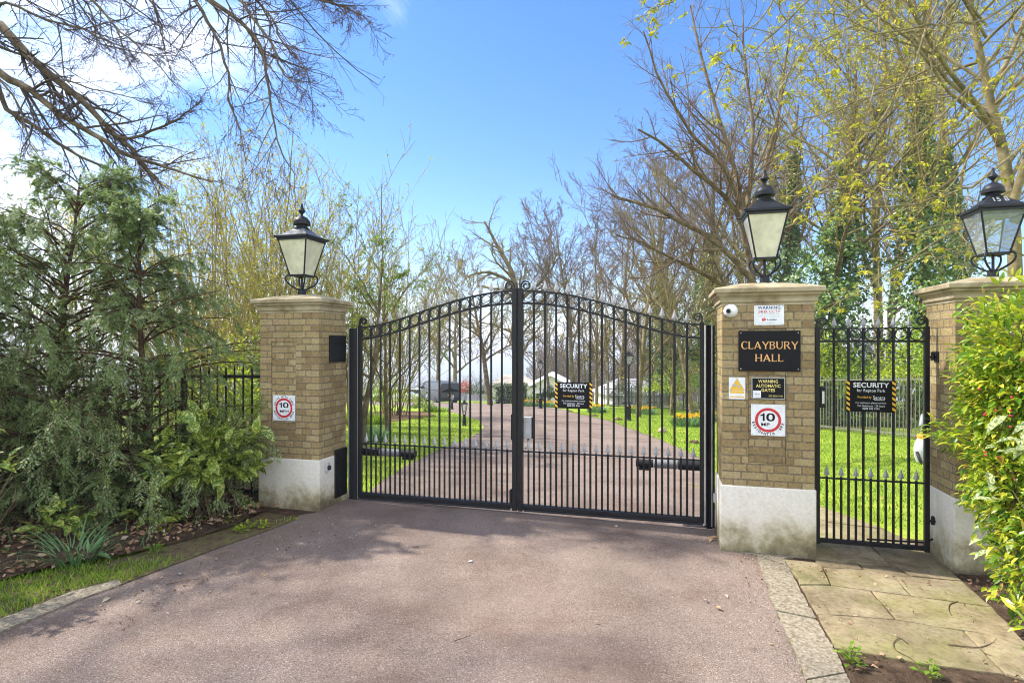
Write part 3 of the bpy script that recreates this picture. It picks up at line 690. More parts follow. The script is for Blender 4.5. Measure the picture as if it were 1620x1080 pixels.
# ================================================================== LANTERNS
def lantern(u, label, pane, roofmat):
    t = groot('pillar_lantern', label, 'lantern', u, PD/2, 2.55, 'lanterns on the gate pillars')
    I = M['lampiron']; z = lambda y: 1.95+(545-y)/157.5-2.55
    mb = MB().lathe([(.0, -.02), (.062, -.02), (.062, .010), (.052, .014), (.050, .066), (.055, .069), (.055, .080), (.014, .084), (.013, .25)], 20)
    mb.build('base_socket', I, t, smooth=True, sharp=40)
    zb, zt = z(412.6), z(346); hb, ht = .104, .200
    for k in range(4):          # scrolled arms from the socket to the four bottom corners
        a = PI/4+k*PI/2; ca, sa = math.cos(a), math.sin(a)
        pr = [(.035, .060), (.075, .085), (.14, .122), (.185, .165), (.196, .205), (.180, .236), (.150, .245), (.132, .226)]
        pts = spline([(r*ca, r*sa, zz) for r, zz in pr], 22)
        MB().tube(pts, .0105, 8).build('scroll_arm', I, t, smooth=True)
    fr = MB()
    def sqr(h0, z0, h1, z1, w):      # raking corner bars
        for sx in (-1, 1):
            for sy in (-1, 1):
                fr.tube([(sx*h0, sy*h0, z0), (sx*h1, sy*h1, z1)], w, 6)
    sqr(hb, zb, ht, zt, .0095)
    for h, zz, w in ((hb, zb, .011), (ht, zt, .012)):
        for s in (-1, 1):
            fr.box(-h-w, h+w, s*h-w, s*h+w, zz-w, zz+w*.7); fr.box(s*h-w+.001, s*h+w-.001, -h+w-.001, h-w+.001, zz-w+.001, zz+w*.7-.001)
    fr.build('body_frame', I, t)
    bt = MB().box(-hb+.006, hb-.006, -hb+.006, hb-.006, zb-.008, zb+.003); bt.build('tray', I, t)
    for k in range(4):
        a = k*PI/2; c, s = math.cos(a), math.sin(a)
        q = [(-hb+.008, -hb+.001, zb+.009), (hb-.008, -hb+.001, zb+.009), (ht-.008, -ht+.001, zt-.01), (-ht+.008, -ht+.001, zt-.01)]
        mk('pane', [(x*c-y*s, x*s+y*c, zz) for x, y, zz in q], [(0, 1, 2, 3)], pane, t)
    ze = zt+.012; he = .226
    ev = MB()
    ev.loft([np.array([(-h, -h, zz), (h, -h, zz), (h, h, zz), (-h, h, zz)]) for h, zz in ((.19, ze-.006), (he-.01, ze), (he, ze+.008), (he, ze+.03), (he-.012, ze+.037), (he-.03, ze+.038))])
    for sx in (-1, 1):
        for sy in (-1, 1): ev.lathe([(0, ze+.005), (.014, ze+.012), (.017, ze+.022), (.010, ze+.034), (0, ze+.038)], 8, cx=sx*(he+.004), cy=sy*(he+.004), closed=False)
    ev.build('eave', I, t)
    zn = z(323); rp = []
    for k in range(7):
        f = k/6; h = (he-.022)*(1-f)+.074*f; rp.append((h, ze+.036+(zn-ze-.036)*(f**1.18)))
    rf = MB(); rf.loft([np.array([(-h, -h, zz), (h, -h, zz), (h, h, zz), (-h, h, zz)]) for h, zz in rp])
    ch = rf.build('roof', roofmat, t)
    zz = zn
    vt = MB().lathe([(.0, zz-.01), (.092, zz-.008), (.096, zz+.004), (.084, zz+.014), (.066, zz+.024), (.062, zz+.048), (.104, zz+.052), (.107, zz+.060), (.100, zz+.078), (.102, zz+.082), (.094, zz+.105), (.074, zz+.132), (.046, zz+.152), (.022, zz+.162), (.0, zz+.164)], 28)
    vt.build('chimney_dome', I, t, smooth=True, sharp=50)
    zf = zz+.160
    fn = MB().lathe([(.0, zf-.002), (.015, zf), (.013, zf+.024), (.022, zf+.034), (.046, zf+.058), (.047, zf+.064), (.036, zf+.078), (.020, zf+.098), (.014, zf+.122), (.012, zf+.150), (.0, zf+.156)], 18)
    fn.build('finial', I, t, smooth=True, sharp=50)
    gr = MB().box(-.16, .16, -.16, .16, zt-.055, zt-.047); gr.build('gear_tray', M['boxgrey'], t)
    bl = MB().lathe([(.0, zt-.14), (.022, zt-.13), (.027, zt-.11), (.018, zt-.08), (.016, zt-.054)], 14); bl.build('bulb', M['white'], t, smooth=True)
    return t
ll_ = lantern(-4.82, 'black lantern with cloudy cream panes and silvery roof on the pillar beside the conifer', M['pane_cream'], M['lamproof'])
ll_.scale = (.96, .96, 1)
lm_ = lantern(.42, 'black lantern with cloudy cream panes above the gold-lettered name plate', M['pane_cream'], M['lampiron'])
lm_.scale = (.89, .89, 1)
lr = lantern(2.32, 'black lantern with clear glass panes above the bright yellow-green shrub', M['pane_clear'], M['lampiron'])
lr.scale = (.83, .83, .88)

# ================================================================== GATES
GV = .60
def spear_mesh(s=1.0):
    mb = MB()
    prof = [(.0085, 0, .0085), (.0085, .012, .0085), (.013, .016, .011), (.010, .022, .009), (.032, .030, .010), (.029, .036, .013), (.020, .064, .010), (.011, .094, .007), (.001, .128, .001)]
    mb.loft([np.array([(a*s, 0, z*s), (0, -b*s, z*s), (-a*s, 0, z*s), (0, b*s, z*s)]) for a, z, b in prof])
    return mb
def ring_mesh(r, t=.007, d=.012):
    mb = MB(); n = 28; rings = []
    V = []; F = []
    for i in range(n):
        a = 2*PI*i/n
        for rr, y in ((r-t, -d), (r, -d), (r, d), (r-t, d)): V.append((rr*math.cos(a), y, rr*math.sin(a)))
    for i in range(n):
        j = (i+1) % n
        for k in range(4):
            l = (k+1) % 4; F.append((i*4+k, j*4+k, j*4+l, i*4+l))
    return mb.add(V, F)
def scroll(mb, x, y, z, dirx, r=.05, w=.016, t=.007, turns=1.35, rise=.05):
    """flat bar rising from (x, z) and curling towards dirx"""
    pts = [(x, z-.02), (x, z+rise*.6)]
    cx = x+dirx*r; cz = z+rise
    n = 30
    for i in range(n+1):
        f = i/n; a = PI - f*turns*2*PI; rr = r*(1-.66*f)
        ctr = cx
        pts.append((ctr+(-dirx)*(-1)*rr*math.cos(a), cz+rr*math.sin(a)))
    P = np.array(pts); T = np.gradient(P, axis=0); T /= np.linalg.norm(T, axis=1)[:, None]; Nn = np.stack([-T[:, 1], T[:, 0]], 1)
    rings = []
    for p, nn in zip(P, Nn):
        a = p+nn*t; b = p-nn*t
        rings.append(np.array([(a[0], y-w, a[1]), (b[0], y-w, b[1]), (b[0], y+w, b[1]), (a[0], y+w, a[1])]))
    mb.loft(rings)
    mb.lathe([(0, -w*1.1), (.013, -w*1.1), (.013, w*1.1), (0, w*1.1)], 10, closed=False) if False else None
    return mb

SPEAR = None; RING = None
def gate_leaf(ua, ub, label, hinge_left):
    """ua < ub; the arch rises towards the middle of the opening"""
    global SPEAR, RING
    hu = ua if hinge_left else ub
    g = groot('driveway_gate', label, 'gate', hu, GV, 0, 'leaves of the iron driveway gate')
    I = M['iron']; X = lambda u: u-hu
    Lw = ub-ua; sw = .042
    zo, zi = 2.16, 2.57
    def top(u):
        t = (u-ua)/Lw if hinge_left else (ub-u)/Lw
        t = min(1, max(0, t))
        return zo+(zi-zo)*(.5-.5*math.cos(PI*t**.86))
    # stiles
    hinge_u, meet_u = (ua, ub) if hinge_left else (ub, ua)
    s = 1 if hinge_left else -1
    a, b = sorted((hinge_u, hinge_u+s*sw)); MB().box(X(a), X(b), -.025, .025, .055, 2.19, b=.004).build('hinge_stile', I, g)
    mw = .056
    a, b = sorted((meet_u-s*mw, meet_u)); MB().box(X(a), X(b), -.036, .034, .035, 2.60, b=.005).build('meeting_stile', I, g)
    i0, i1 = (ua+sw, ub-mw) if hinge_left else (ua+mw, ub-sw)
    mb = MB().box(X(i0-.002), X(i1+.002), -.03, .03, .06, .112, b=.008)
    a0, a1 = (ua+.02, ub-mw-.03) if hinge_left else (ua+mw+.01, ub-.01)
    mb.build('bottom_rail', I, g)
    MB().box(X(a0), X(a1), -.026, .026, .034, .0595, b=.006).build('safety_edge', M['rubber'], g)
    MB().box(X(i0-.002), X(i1+.002), -.020, .020, .713, .725).build('middle_rail', I, g)
    us = np.linspace(i0-.004, i1+.004, 40)
    for nm, off, hh, ww in (('top_rail', 0, .0095, .020), ('under_rail', -.142, .0115, .020)):
        MB().loft([np.array([(X(u), -ww, top(u)+off-hh), (X(u), ww, top(u)+off-hh), (X(u), ww, top(u)+off+hh), (X(u), -ww, top(u)+off+hh)]) for u in us]).build(nm, I, g)
    n = 15; pit = (i1-i0)/n
    for k in range(1, n):
        u = i0+pit*k
        MB().tube([(X(u), 0, .11), (X(u), 0, top(u)+.004)], .0125, 10).build('bar', I, g, smooth=True, sharp=50)
    shortbar = None
    for k in range(n):
        u = i0+pit*(k+.5)
        if shortbar is None: shortbar = MB().tube([(0, 0, .11), (0, 0, .735)], .0115, 10).build('short_bar', I, g, smooth=True, sharp=50); o = shortbar
        else: o = dup(shortbar, g)
        o.location = (X(u), 0, 0)
        zc = top(u)-.071; tl = math.atan2(top(u+.03)-top(u-.03), .06)
        if RING is None: RING = ring_mesh(.0595).build('ring', I, g, smooth=True, sharp=40); o = RING
        else: o = dup(RING, g)
        o.location = (X(u), 0, zc)
    spots = [(i0+pit*(k+.5), .728) for k in range(n)] + [(i0+pit*k, None) for k in range(1, n)]
    for u, z in spots:
        if SPEAR is None: SPEAR = spear_mesh().build('spearhead', M['spear'], g); o = SPEAR
        else: o = dup(SPEAR, g)
        o.location = (X(u), 0, z if z else top(u)+.006)
    mb = MB(); scroll(mb, X(hinge_u+s*.02), 0, 2.19, s, r=.046); mb.build('scroll', I, g)
    mb = MB(); scroll(mb, X(meet_u-s*mw*.62), 0, 2.60, -s, r=.058, rise=.028); mb.build('scroll', I, g)
    return g, X
UL0, UM, UR1 = -4.225, -2.172, -.128
gl, XL = gate_leaf(UL0, UM-.006, 'black iron gate leaf on the conifer side, without any sign', True)
gr, XR = gate_leaf(UM+.006, UR1, 'black iron gate leaf that carries the security sign and the grey lock box', False)
# lock box, drop bolt and centre stop belong to the leaves
lx, lz = gp(836, 676, .68)
lb = MB().box(XR(lx)-.055, XR(lx)+.045, .045, .11, lz-.125, lz+.125, b=.006).build('lock_box', M['boxgrey'], gr)
MB().box(XR(lx)+.0455, XR(lx)+.07, .047, .108, lz-.123, lz+.123, b=.004).build('cover', M['rubber'], lb)
MB().tube(spline([(XR(lx)+.0, .07, lz-.12), (XR(lx)+.0, .07, lz-.2), (XR(lx)-.03, .05, lz-.24)], 8), .011, 8).build('cable', M['rubber'], lb)
MB().box(XL(UM)-.098, XL(UM)-.0745, -.02, .05, .10, .27, b=.008).build('drop_bolt', M['rubber'], gl)
MB().box(XL(UM)-.09, XL(UM)-.0745, .02, .06, .84, 1.14, b=.004).build('keep', I := M['iron'], gl)

# posts with finger guards between gate and pillar
def gate_post(ua, ub, label, side):
    t = groot('gate_post', label, 'post', (ua+ub)/2, GV, 0, 'hinge posts of the driveway gate')
    w = (ub-ua)/2
    MB().box(-w*.55, w*.55, .03, .12, -.05, 2.15, b=.004).build('post', M['iron'], t)
    # folded rubber guard: a shallow concertina
    pts = [(-w, 0), (-w*.55, -.022), (-w*.1, .004), (w*.35, -.026), (w*.75, .0), (w, -.004)] if side > 0 else [(-w, .0), (-w*.4, -.012), (w*.3, -.012), (w, 0)]
    P = [(x, y) for x, y in pts]; Q = [(x, y+.012) for x, y in reversed(pts)]
    poly = P+Q; n = len(poly)
    V = [(x, y, .012) for x, y in poly]+[(x, y, 2.155) for x, y in poly]
    mb = MB().add(V, [tuple(range(n))[::-1], tuple(range(n, 2*n))]+[(i, (i+1) % n, (i+1) % n+n, i+n) for i in range(n)])
    mb.build('finger_guard', M['rubber'], t)
    xs_ = (-w+.012, w-.006) if side < 0 else (-w+.006, w*.40)
    for x in xs_:
        y = np.interp(x, [p[0] for p in pts], [p[1] for p in pts])
        MB().box(x-(.0058 if x < 0 else .0035), x+(.0058 if x < 0 else .0035), y-.010, y+.003, .03, 2.156).build('edge_strip', M['alu'], t)
    for z in (.22, 1.95):
        MB().lathe([(.0, z-.05), (.021, z-.05), (.021, z+.05), (0, z+.05)], 12, cx=(w-.01)*(-side), cy=.05).build('hinge', M['iron'], t, smooth=True, sharp=40)
    return t
gpl = gate_post(-4.372, -4.228, 'black post and folding guard hinging the gate beside the conifer-side pillar', -1)
gpr = gate_post(-.124, -.018, 'black post and ribbed guard hinging the gate beside the name-plate pillar', 1)
# cover plates on the reveal of the conifer-side pillar
def side_uv(px, py):      # point of the reveal face u = -4.39 at a photo pixel
    k = (px-CX)/F_PX; u = -4.39
    v = (k*(OY+UY*u)-(OX+UX*u))/(VX-k*VY); D = OY+UY*u+VY*v
    return v, H_CAM+(CY-py)*D/F_PX
for (x0, y0, x1, y1, nm, lab, dz) in ((520, 530, 545, 573, 'hinge_cover', 'black hinge cover box high on the reveal of the speed-sign pillar', .022),
                              (527, 712, 545, 788, 'hinge_cover', 'black cover box at the foot of the gate on the reveal of the speed-sign pillar', .036)):
    v0, z1 = side_uv(x0, y0); v1, z0 = side_uv(x0, y1); v1 = .545; zz1 = side_uv(x0, y0)[1]; zz0 = side_uv(x0, y1)[1]
    t = groot(nm, lab, 'cover', -4.39, (v0+v1)/2, zz0, 'black cover boxes on the gate reveal')
    w = (v1-v0)/2; h = zz1-zz0
    e = .016 if zz0 < .3 else 0
    MB().box(e, dz, -w, w, 0, h, b=.006).build('casing', M['iron'], t)
    mb = MB()
    for k in range(5): mb.lathe([(0, 0), (.009, 0), (.009, .01), (0, .012)], 8, cx=0, cy=0) if False else None
    mb.box(dz, dz+.004, -w+.02, w-.02, h*.08, h*.62); mb.box(dz, dz+.006, -w+.03, w-.03, h*.68, h*.94, b=.002)
    for yy in (-w+.012, w-.012):
        for q in (.05, .5, .95): mb.box(dz, dz+.007, yy-.006, yy+.006, h*q-.006, h*q+.006, b=.002)
    mb.build('lid', M['iron'], t)
v0, z0 = side_uv(514, 738)
t = groot('photocell', 'small black photocell on the white plinth beside the gate', 'sensor', -4.39, v0, z0)
MB().box(.015, .05, -.028, .028, -.05, .05, b=.006).build('housing', M['boxgrey'], t)
MB().lathe([(0, -.03), (.022, -.03), (.026, 0), (.022, .018), (0, .02)], 14, cx=.055, cy=0).build('eye_cover', M['rubber'], t, smooth=True)
t = groot('photocell', 'small grey photocell on the edge of the name-plate pillar plinth', 'sensor', -.014, .5, .36)
MB().box(-.03, .0, -.05, .0, -.045, .045, b=.005).build('housing', M['boxgrey'], t)
MB().box(-.036, -.03, -.04, -.01, -.03, .03, b=.002).build('eye_cover', M['rubber'], t)

# ram operators behind the leaves
def ram(ua, ub, z, label, flip):
    t = groot('gate_ram', label, 'gate opener', ua, GV+.14, z, 'hydraulic rams behind the gate leaves')
    L_ = ub-ua; sg = 1 if L_ > 0 else -1
    def cyl(a, b, r, name, m):
        o = MB().tube([(a, 0, 0), (a+(b-a)*.02, 0, 0), (b-(b-a)*.02, 0, 0), (b, 0, 0)], [r*.82, r, r, r*.82], 18).build(name, m, t, smooth=True, sharp=30)
        return o
    cyl(0, L_*.34, .052, 'motor_cap', M['rubber']); cyl(L_*.345, L_*.72, .047, 'ram_body', M['ramgrey']); cyl(L_*.725, L_, .044, 'rod_cover', M['rubber'])
    MB().box(min(L_*.76, L_*.95), max(L_*.76, L_*.95), -.02, .02, -.075, -.044, b=.004).build('bracket', M['iron'], t)
    MB().box(min(0, -sg*.07), max(0, -sg*.07), -.03, .03, -.02, .02, b=.004).build('rear_bracket', M['iron'], t)
    return t
r0 = gp(572, 713, .74); r1 = gp(658, 716, .74)
ram(r0[0], r1[0], r0[1], 'grey and black ram behind the gate leaf on the conifer side', 1)
r0 = gp(1108, 737, .74); r1 = gp(1006, 735, .74)
ram(r0[0], r1[0], r0[1], 'grey and black ram behind the gate leaf with the security sign', -1)

# pedestrian gate
def side_gate():
    ua, ub, gv = .885, 1.848, .35
    g = groot('side_gate', 'narrow black iron pedestrian gate between two brick pillars', 'gate', ub, gv, -.02)
    I = M['iron']; X = lambda u: u-ub; sw = .04
    ztop = 2.125
    MB().box(X(ua), X(ua+sw), -.022, .022, .04, 2.14, b=.004).build('latch_stile', I, g)
    MB().box(X(ub-sw), X(ub), -.022, .022, .04, 2.14, b=.004).build('hinge_stile', I, g)
    a, b = X(ua+sw)-.002, X(ub-sw)+.002
    MB().box(a, b, -.02, .02, .052, .092, b=.004).build('bottom_rail', I, g)
    MB().box(a, b, -.018, .018, .672, .684).build('middle_rail', I, g)
    MB().box(a, b, -.018, .018, 1.992, 2.012).build('under_rail', I, g)
    MB().box(a, b, -.018, .018, ztop-.006, ztop+.006).build('top_rail', I, g)
    n = 7; i0, i1 = ua+sw, ub-sw; pit = (i1-i0)/n
    bar = None; sb = None
    for k in range(1, n):
        if bar is None: o = bar = MB().tube([(0, 0, .09), (0, 0, ztop+.006)], .0118, 10).build('bar', I, g, smooth=True, sharp=50)
        else: o = dup(bar, g)
        o.location = (X(i0+pit*k), 0, 0)
        o = dup(SPEAR, g); o.location = (X(i0+pit*k), 0, ztop+.004); o.scale = (.88, .88, .88)
    for k in range(n):
        u = i0+pit*(k+.5)
        if sb is None: o = sb = MB().tube([(0, 0, .09), (0, 0, .695)], .0112, 10).build('short_bar', I, g, smooth=True, sharp=50)
        else: o = dup(sb, g)
        o.location = (X(u), 0, 0)
        o = dup(SPEAR, g); o.location = (X(u), 0, .688); o.scale = (.9, .9, .9)
        o = dup(RING, g); o.location = (X(u), 0, 2.0645); o.scale = (.92, 1, .92)
    for u, s in ((ua+.016, 1), (ub-.016, -1)):
        mb = MB(); scroll(mb, X(u), 0, 2.14, s, r=.047, rise=.05); mb.build('scroll', I, g)
    lk = MB().box(X(ua+sw)+.001, X(ua+sw)+.05, -.026, .026, 1.36, 1.56, b=.003).build('latch', I, g)
    MB().box(X(ua+sw)+.016, X(ua+sw)+.036, -.03, -.0265, 1.40, 1.52).build('latch_plate', M['alu'], lk)
    for z in (1.855, .33):
        h = MB(); h.box(X(ub)-.002, X(ub)+.058, -.012, .012, z-.011, z+.011, b=.003); h.lathe([(0, z-.03), (.016, z-.03), (.016, z+.035), (.009, z+.05), (0, z+.05)], 10, cx=X(ub)+.028, cy=-.005)
        h.box(X(ub)+.05, X(ub)+.061, -.05, .03, z-.05, z+.05, b=.003); h.build('hinge', I, g)
    # chunky adjustable bracket and closer arm near the ground
    MB().tube([(X(ub)-.5, .05, .10), (X(ub)-.02, .05, .11), (X(ub)+.04, .02, .16)], .009, 8).build('closer_arm', I, g)
    return g
side_gate()
# ================================================================== SIGNS
def text_geo(body):
    cu = bpy.data.curves.new('t', 'FONT'); cu.body = body; cu.size = 1; cu.resolution_u = 3
    cu.align_x = 'LEFT'
    ob = bpy.data.objects.new('t', cu)
    me = bpy.data.meshes.new_from_object(ob)
    V = np.array([v.co[:] for v in me.vertices]).reshape(-1, 3); F = [tuple(p.vertices) for p in me.polygons]
    bpy.data.objects.remove(ob); bpy.data.meshes.remove(me); bpy.data.curves.remove(cu)
    return V, F
def bold_geo(body, off):
    cu = bpy.data.curves.new('t', 'FONT'); cu.body = body; cu.size = 1; cu.resolution_u = 3; cu.offset = off
    cu.space_character = 1.06
    ob = bpy.data.objects.new('t', cu); me = bpy.data.meshes.new_from_object(ob)
    V = np.array([v.co[:] for v in me.vertices]).reshape(-1, 3); F = [tuple(p.vertices) for p in me.polygons]
    bpy.data.objects.remove(ob); bpy.data.meshes.remove(me); bpy.data.curves.remove(cu)
    return V, F
def write(mb, body, x0, x1, z0, z1, y, bold=.0):
    """lettering fitted into a rectangle on the plane y (facing -y)"""
    V, F = bold_geo(body, bold) if bold else text_geo(body)
    a, b = V.min(0), V.max(0)
    if z1 is None: z1 = z0+(x1-x0)*(b[1]-a[1])/(b[0]-a[0])
    W = np.stack([x0+(V[:, 0]-a[0])/(b[0]-a[0])*(x1-x0), np.full(len(V), y), z0+(V[:, 1]-a[1])/(b[1]-a[1])*(z1-z0)], 1)
    mb.add(W, F)
def arc_write(mb, body, cx, cz, r, a0, a1, h, y, inward=False, bold=.03, aspect=.8):
    """letters along an arc from angle a0 to a1 (radians, clockwise from the top)"""
    n = len(body)
    for i, ch in enumerate(body):
        if ch == ' ': continue
        V, F = bold_geo(ch, bold)
        a, b = V.min(0), V.max(0); sc = h/.73
        V = V.copy(); V[:, 0] -= (a[0]+b[0])/2
        t = a0+(a1-a0)*i/(n-1)
        x = V[:, 0]*sc*aspect; z = V[:, 1]*sc
        if not inward: c, s = math.cos(t), math.sin(t); X = x*c+(r+z)*s; Z = -x*s+(r+z)*c
        else: c, s = math.cos(t), math.sin(t); zz = -(r+h)+z; tt = t-PI; c, s = math.cos(tt), math.sin(tt); X = x*c+zz*s; Z = -x*s+zz*c
        mb.add(np.stack([cx+X, np.full(len(V), y), cz+Z], 1), F)
def annulus(mb, cx, cz, r0, r1, y, n=40):
    V = []; F = []
    for i in range(n):
        a = 2*PI*i/n
        V += [(cx+r0*math.cos(a), y, cz+r0*math.sin(a)), (cx+r1*math.cos(a), y, cz+r1*math.sin(a))]
    for i in range(n):
        j = (i+1) % n; F.append((2*i, 2*j, 2*j+1, 2*i+1))
    mb.add(V, F)
def rectf(mb, x0, x1, z0, z1, y): mb.add([(x0, y, z0), (x1, y, z0), (x1, y, z1), (x0, y, z1)], [(0, 1, 2, 3)])
def sign_root(name, label, cat, x0, y0, x1, y1, v, group=None):
    """sign filling a pixel rectangle of the gate-frame plane v: root at its centre, half sizes"""
    ym, xm = (y0+y1)/2, (x0+x1)/2
    ua, ub = gp(x0, ym, v)[0], gp(x1, ym, v)[0]
    u, z = gp(xm, ym, v); zt = gp(xm, y0, v)[1]; zb = gp(xm, y1, v)[1]
    t = groot(name, label, cat, (ua+ub)/2, v, (zt+zb)/2, group)
    return t, (ub-ua)/2, (zt-zb)/2
def screws(t, w, h, y, m, dx=.014):
    mb = MB()
    for sx in (-1, 1):
        for sz in (-1, 1):
            a = [(sx*(w-dx)+.0045*math.cos(k*PI/4), y-.003, sz*(h-dx)+.0045*math.sin(k*PI/4)) for k in range(8)]
            b = [(sx*(w-dx)+.0055*math.cos(k*PI/4), y, sz*(h-dx)+.0055*math.sin(k*PI/4)) for k in range(8)]
            mb.loft([np.array(b), np.array(a)])
    return mb.build('fixings', m, t)

# name plate
def serif_letters():
    """flared roman capitals on a unit height: letter -> (width, polygons)"""
    T, t, s = .17, .075, .05                  # thick stem, thin stroke, serif overhang
    def stem(x, y0=0, y1=1, w=T):              # waisted stem with flared feet
        e = .035
        return [(x-e, y0), (x+w+e, y0), (x+w, y0+.10), (x+w-.008, (y0+y1)/2), (x+w, y1-.10), (x+w+e, y1), (x-e, y1), (x, y1-.10), (x+.008, (y0+y1)/2), (x, y0+.10)]
    def arc(cx, cy, rx, ry, a0, a1, w0, w1, n=16):
        P = []; Q = []
        for i in range(n+1):
            f = i/n; a = a0+(a1-a0)*f; w = w0+(w1-w0)*math.sin(PI*f)
            P.append((cx+rx*math.cos(a), cy+ry*math.sin(a))); Q.append((cx+(rx-w)*math.cos(a), cy+(ry-min(w, .1))*math.sin(a)))
        return P+Q[::-1]
    D = {}
    D['L'] = (.60, [stem(0), [(T, 0), (.58, 0), (.62, .20), (.56, .20), (.52, .085), (T, .085)]])
    D['H'] = (.80, [stem(0), stem(.62), [(T-.01, .46), (.63, .46), (.63, .54), (T-.01, .54)]])
    D['A'] = (.84, [[(-.04, 0), (.12, 0), (.12, .02), (.43, .86), (.40, 1.0), (.36, 1.0)], [(.36, 1.0), (.46, 1.0), (.88, 0), (.62, 0), (.64, .04), (.35, .84)], [(.17, .27), (.62, .27), (.60, .345), (.20, .345)]])
    D['Y'] = (.78, [[(.30, 0), (.54, 0), (.505, .12), (.505, .46), (.335, .46), (.335, .12)], [(-.05, 1), (.18, 1), (.17, .96), (.50, .46), (.335, .42)], [(.84, 1), (.66, 1), (.67, .96), (.42, .52), (.505, .42)]])
    D['U'] = (.80, [[(-.035, 1), (.205, 1), (.17, .9), (.17, .33), (.0, .33), (.0, .9)], [(.60, 1), (.80, 1), (.765, .9), (.765, .33), (.675, .33), (.675, .9)], arc(.3825, .335, .3825, .345, PI, 2*PI, .16, .10)])
    D['C'] = (.84, [[(.50+.46*math.cos(a), .5+.53*math.sin(a)) for a in np.linspace(R(40), R(320), 30)]+[(.53+.36*math.cos(a)*(1-.22*max(0, -math.cos(a))), .5+.44*math.sin(a)) for a in np.linspace(R(318), R(42), 30)]])
    D['B'] = (.68, [stem(0), arc(.36, .755, .27, .245, PI/2, -PI/2, .07, .14), arc(.36, .27, .32, .27, PI/2, -PI/2, .07, .15), [(T, .92), (.37, .92), (.37, 1), (T, 1)], [(T, .0), (.37, .0), (.37, .08), (T, .08)], [(T, .485), (.37, .485), (.37, .56), (T, .56)]])
    D['R'] = (.76, [stem(0), arc(.36, .735, .29, .265, PI/2, -PI/2, .07, .15), [(T, .92), (.37, .92), (.37, 1), (T, 1)], [(T, .445), (.37, .445), (.37, .52), (T, .52)], [(.30, .47), (.46, .47), (.83, .0), (.60, .0)]])
    return D
def serif_write(mb, body, cx, z0, h, y, gap=.17, width=None):
    D = serif_letters(); W = sum(D[c][0]+gap for c in body)-gap
    k = h if width is None else width/W
    x = cx-W*k/2
    for c in body:
        w, polys = D[c]
        for i, p in enumerate(polys):
            p = [(x+a*k, z0+b*h) for a, b in p]
            bm = bmesh.new()
            f = bm.faces.new([bm.verts.new((a, y-.0004*i, b)) for a, b in p]); f.normal_update(); bmesh.ops.triangulate(bm, faces=[f], ngon_method='EAR_CLIP')
            mb.bm(bm)
        x += (w+gap)*k
V0 = -.004
t, w, h = sign_root('name_plate', 'black plate reading CLAYBURY HALL in gold capitals', 'sign', 1168.4, 523, 1266.4, 587, -.012)
MB().box(-w, w, -.006, .012, -h, h, b=.003).build('plate', M['black'], t)
mb = MB(); serif_write(mb, 'CLAYBURY', -.01*w, .10*h, .37*h, -.0075, .15, width=1.84*w); serif_write(mb, 'HALL', .0, -.52*h, .36*h, -.0075, .15, width=.90*w); mb.build('lettering', M['gold'], t)
screws(t, w, h, -.006, M['boxgrey'], .02)

t, w, h = sign_root('camera_warning_sign', 'white camera warning notice above the name plate', 'sign', 1193, 482.7, 1240.4, 514, -.004)
MB().box(-w, w, -.002, .004, -h, h).build('panel', M['white'], t)
mb = MB(); write(mb, 'WARNING', -.76*w, .76*w, .60*h, .92*h, -.003, .02); write(mb, 'Locktec', -.12*w, .52*w, -.56*h, -.33*h, -.003, .02); mb.build('blue_lettering', M['navy'], t)
mb = MB(); write(mb, '24HR CCTV', -.74*w, .74*w, .22*h, .50*h, -.003, .008); annulus(mb, -.38*w, -.47*h, .035*w, .11*w, -.003, 20); annulus(mb, -.28*w, -.42*h, .05*w, .10*w, -.0033, 20); mb.build('red_lettering', M['red'], t)
mb = MB(); write(mb, 'Recording in Operation', -.74*w, .74*w, .06*h, .15*h, -.003); write(mb, 'Images are being recorded for the purpose', -.78*w, .78*w, -.10*h, -.02*h, -.003); write(mb, 'of crime prevention and public safety', -.72*w, .72*w, -.24*h, -.16*h, -.003); write(mb, 'Tel. 020 8502 9012', -.56*w, .56*w, -.86*h, -.72*h, -.003); mb.build('small_print', M['grime'], t)
screws(t, w, h, -.002, M['boxgrey'], .010)

t, w, h = sign_root('hazard_notice', 'small white notice with a yellow warning triangle', 'sign', 1153, 596.7, 1179, 631, -.004)
MB().box(-w, w, -.002, .004, -h, h).build('panel', M['white'], t)
def tri(k, cx, cz, y, mb): mb.add([(cx-k, y, cz-k*.75), (cx+k, y, cz-k*.75), (cx, y, cz+k*.95)], [(0, 1, 2)])
mb = MB(); tri(.92*w, 0, .30*h, -.003, mb); rectf(mb, -.86*w, .86*w, -.46*h, -.24*h, -.003); rectf(mb, -.86*w, .86*w, -.84*h, -.74*h, -.003); mb.build('yellow_print', M['yellow'], t)
mb = MB()
for a, b in (((-.92*w, .30*h-.69*w), (.92*w, .30*h-.69*w)), ((.92*w, .30*h-.69*w), (0, .30*h+.874*w)), ((0, .30*h+.874*w), (-.92*w, .30*h-.69*w))):
    mb.tube([(a[0], -.0034, a[1]), (b[0], -.0034, b[1])], .0012, 4)
rectf(mb, -.42*w, .40*w, .18*h, .27*h, -.0036); mb.prism([(-.46*w, .27*h), (-.1*w, .27*h), (-.1*w, .40*h), (-.36*w, .40*h)], -.0037, -.0035); rectf(mb, .12*w, .3*w, -.0*h, .18*h, -.0036)
mb.build('hand_symbol', M['grime'], t)

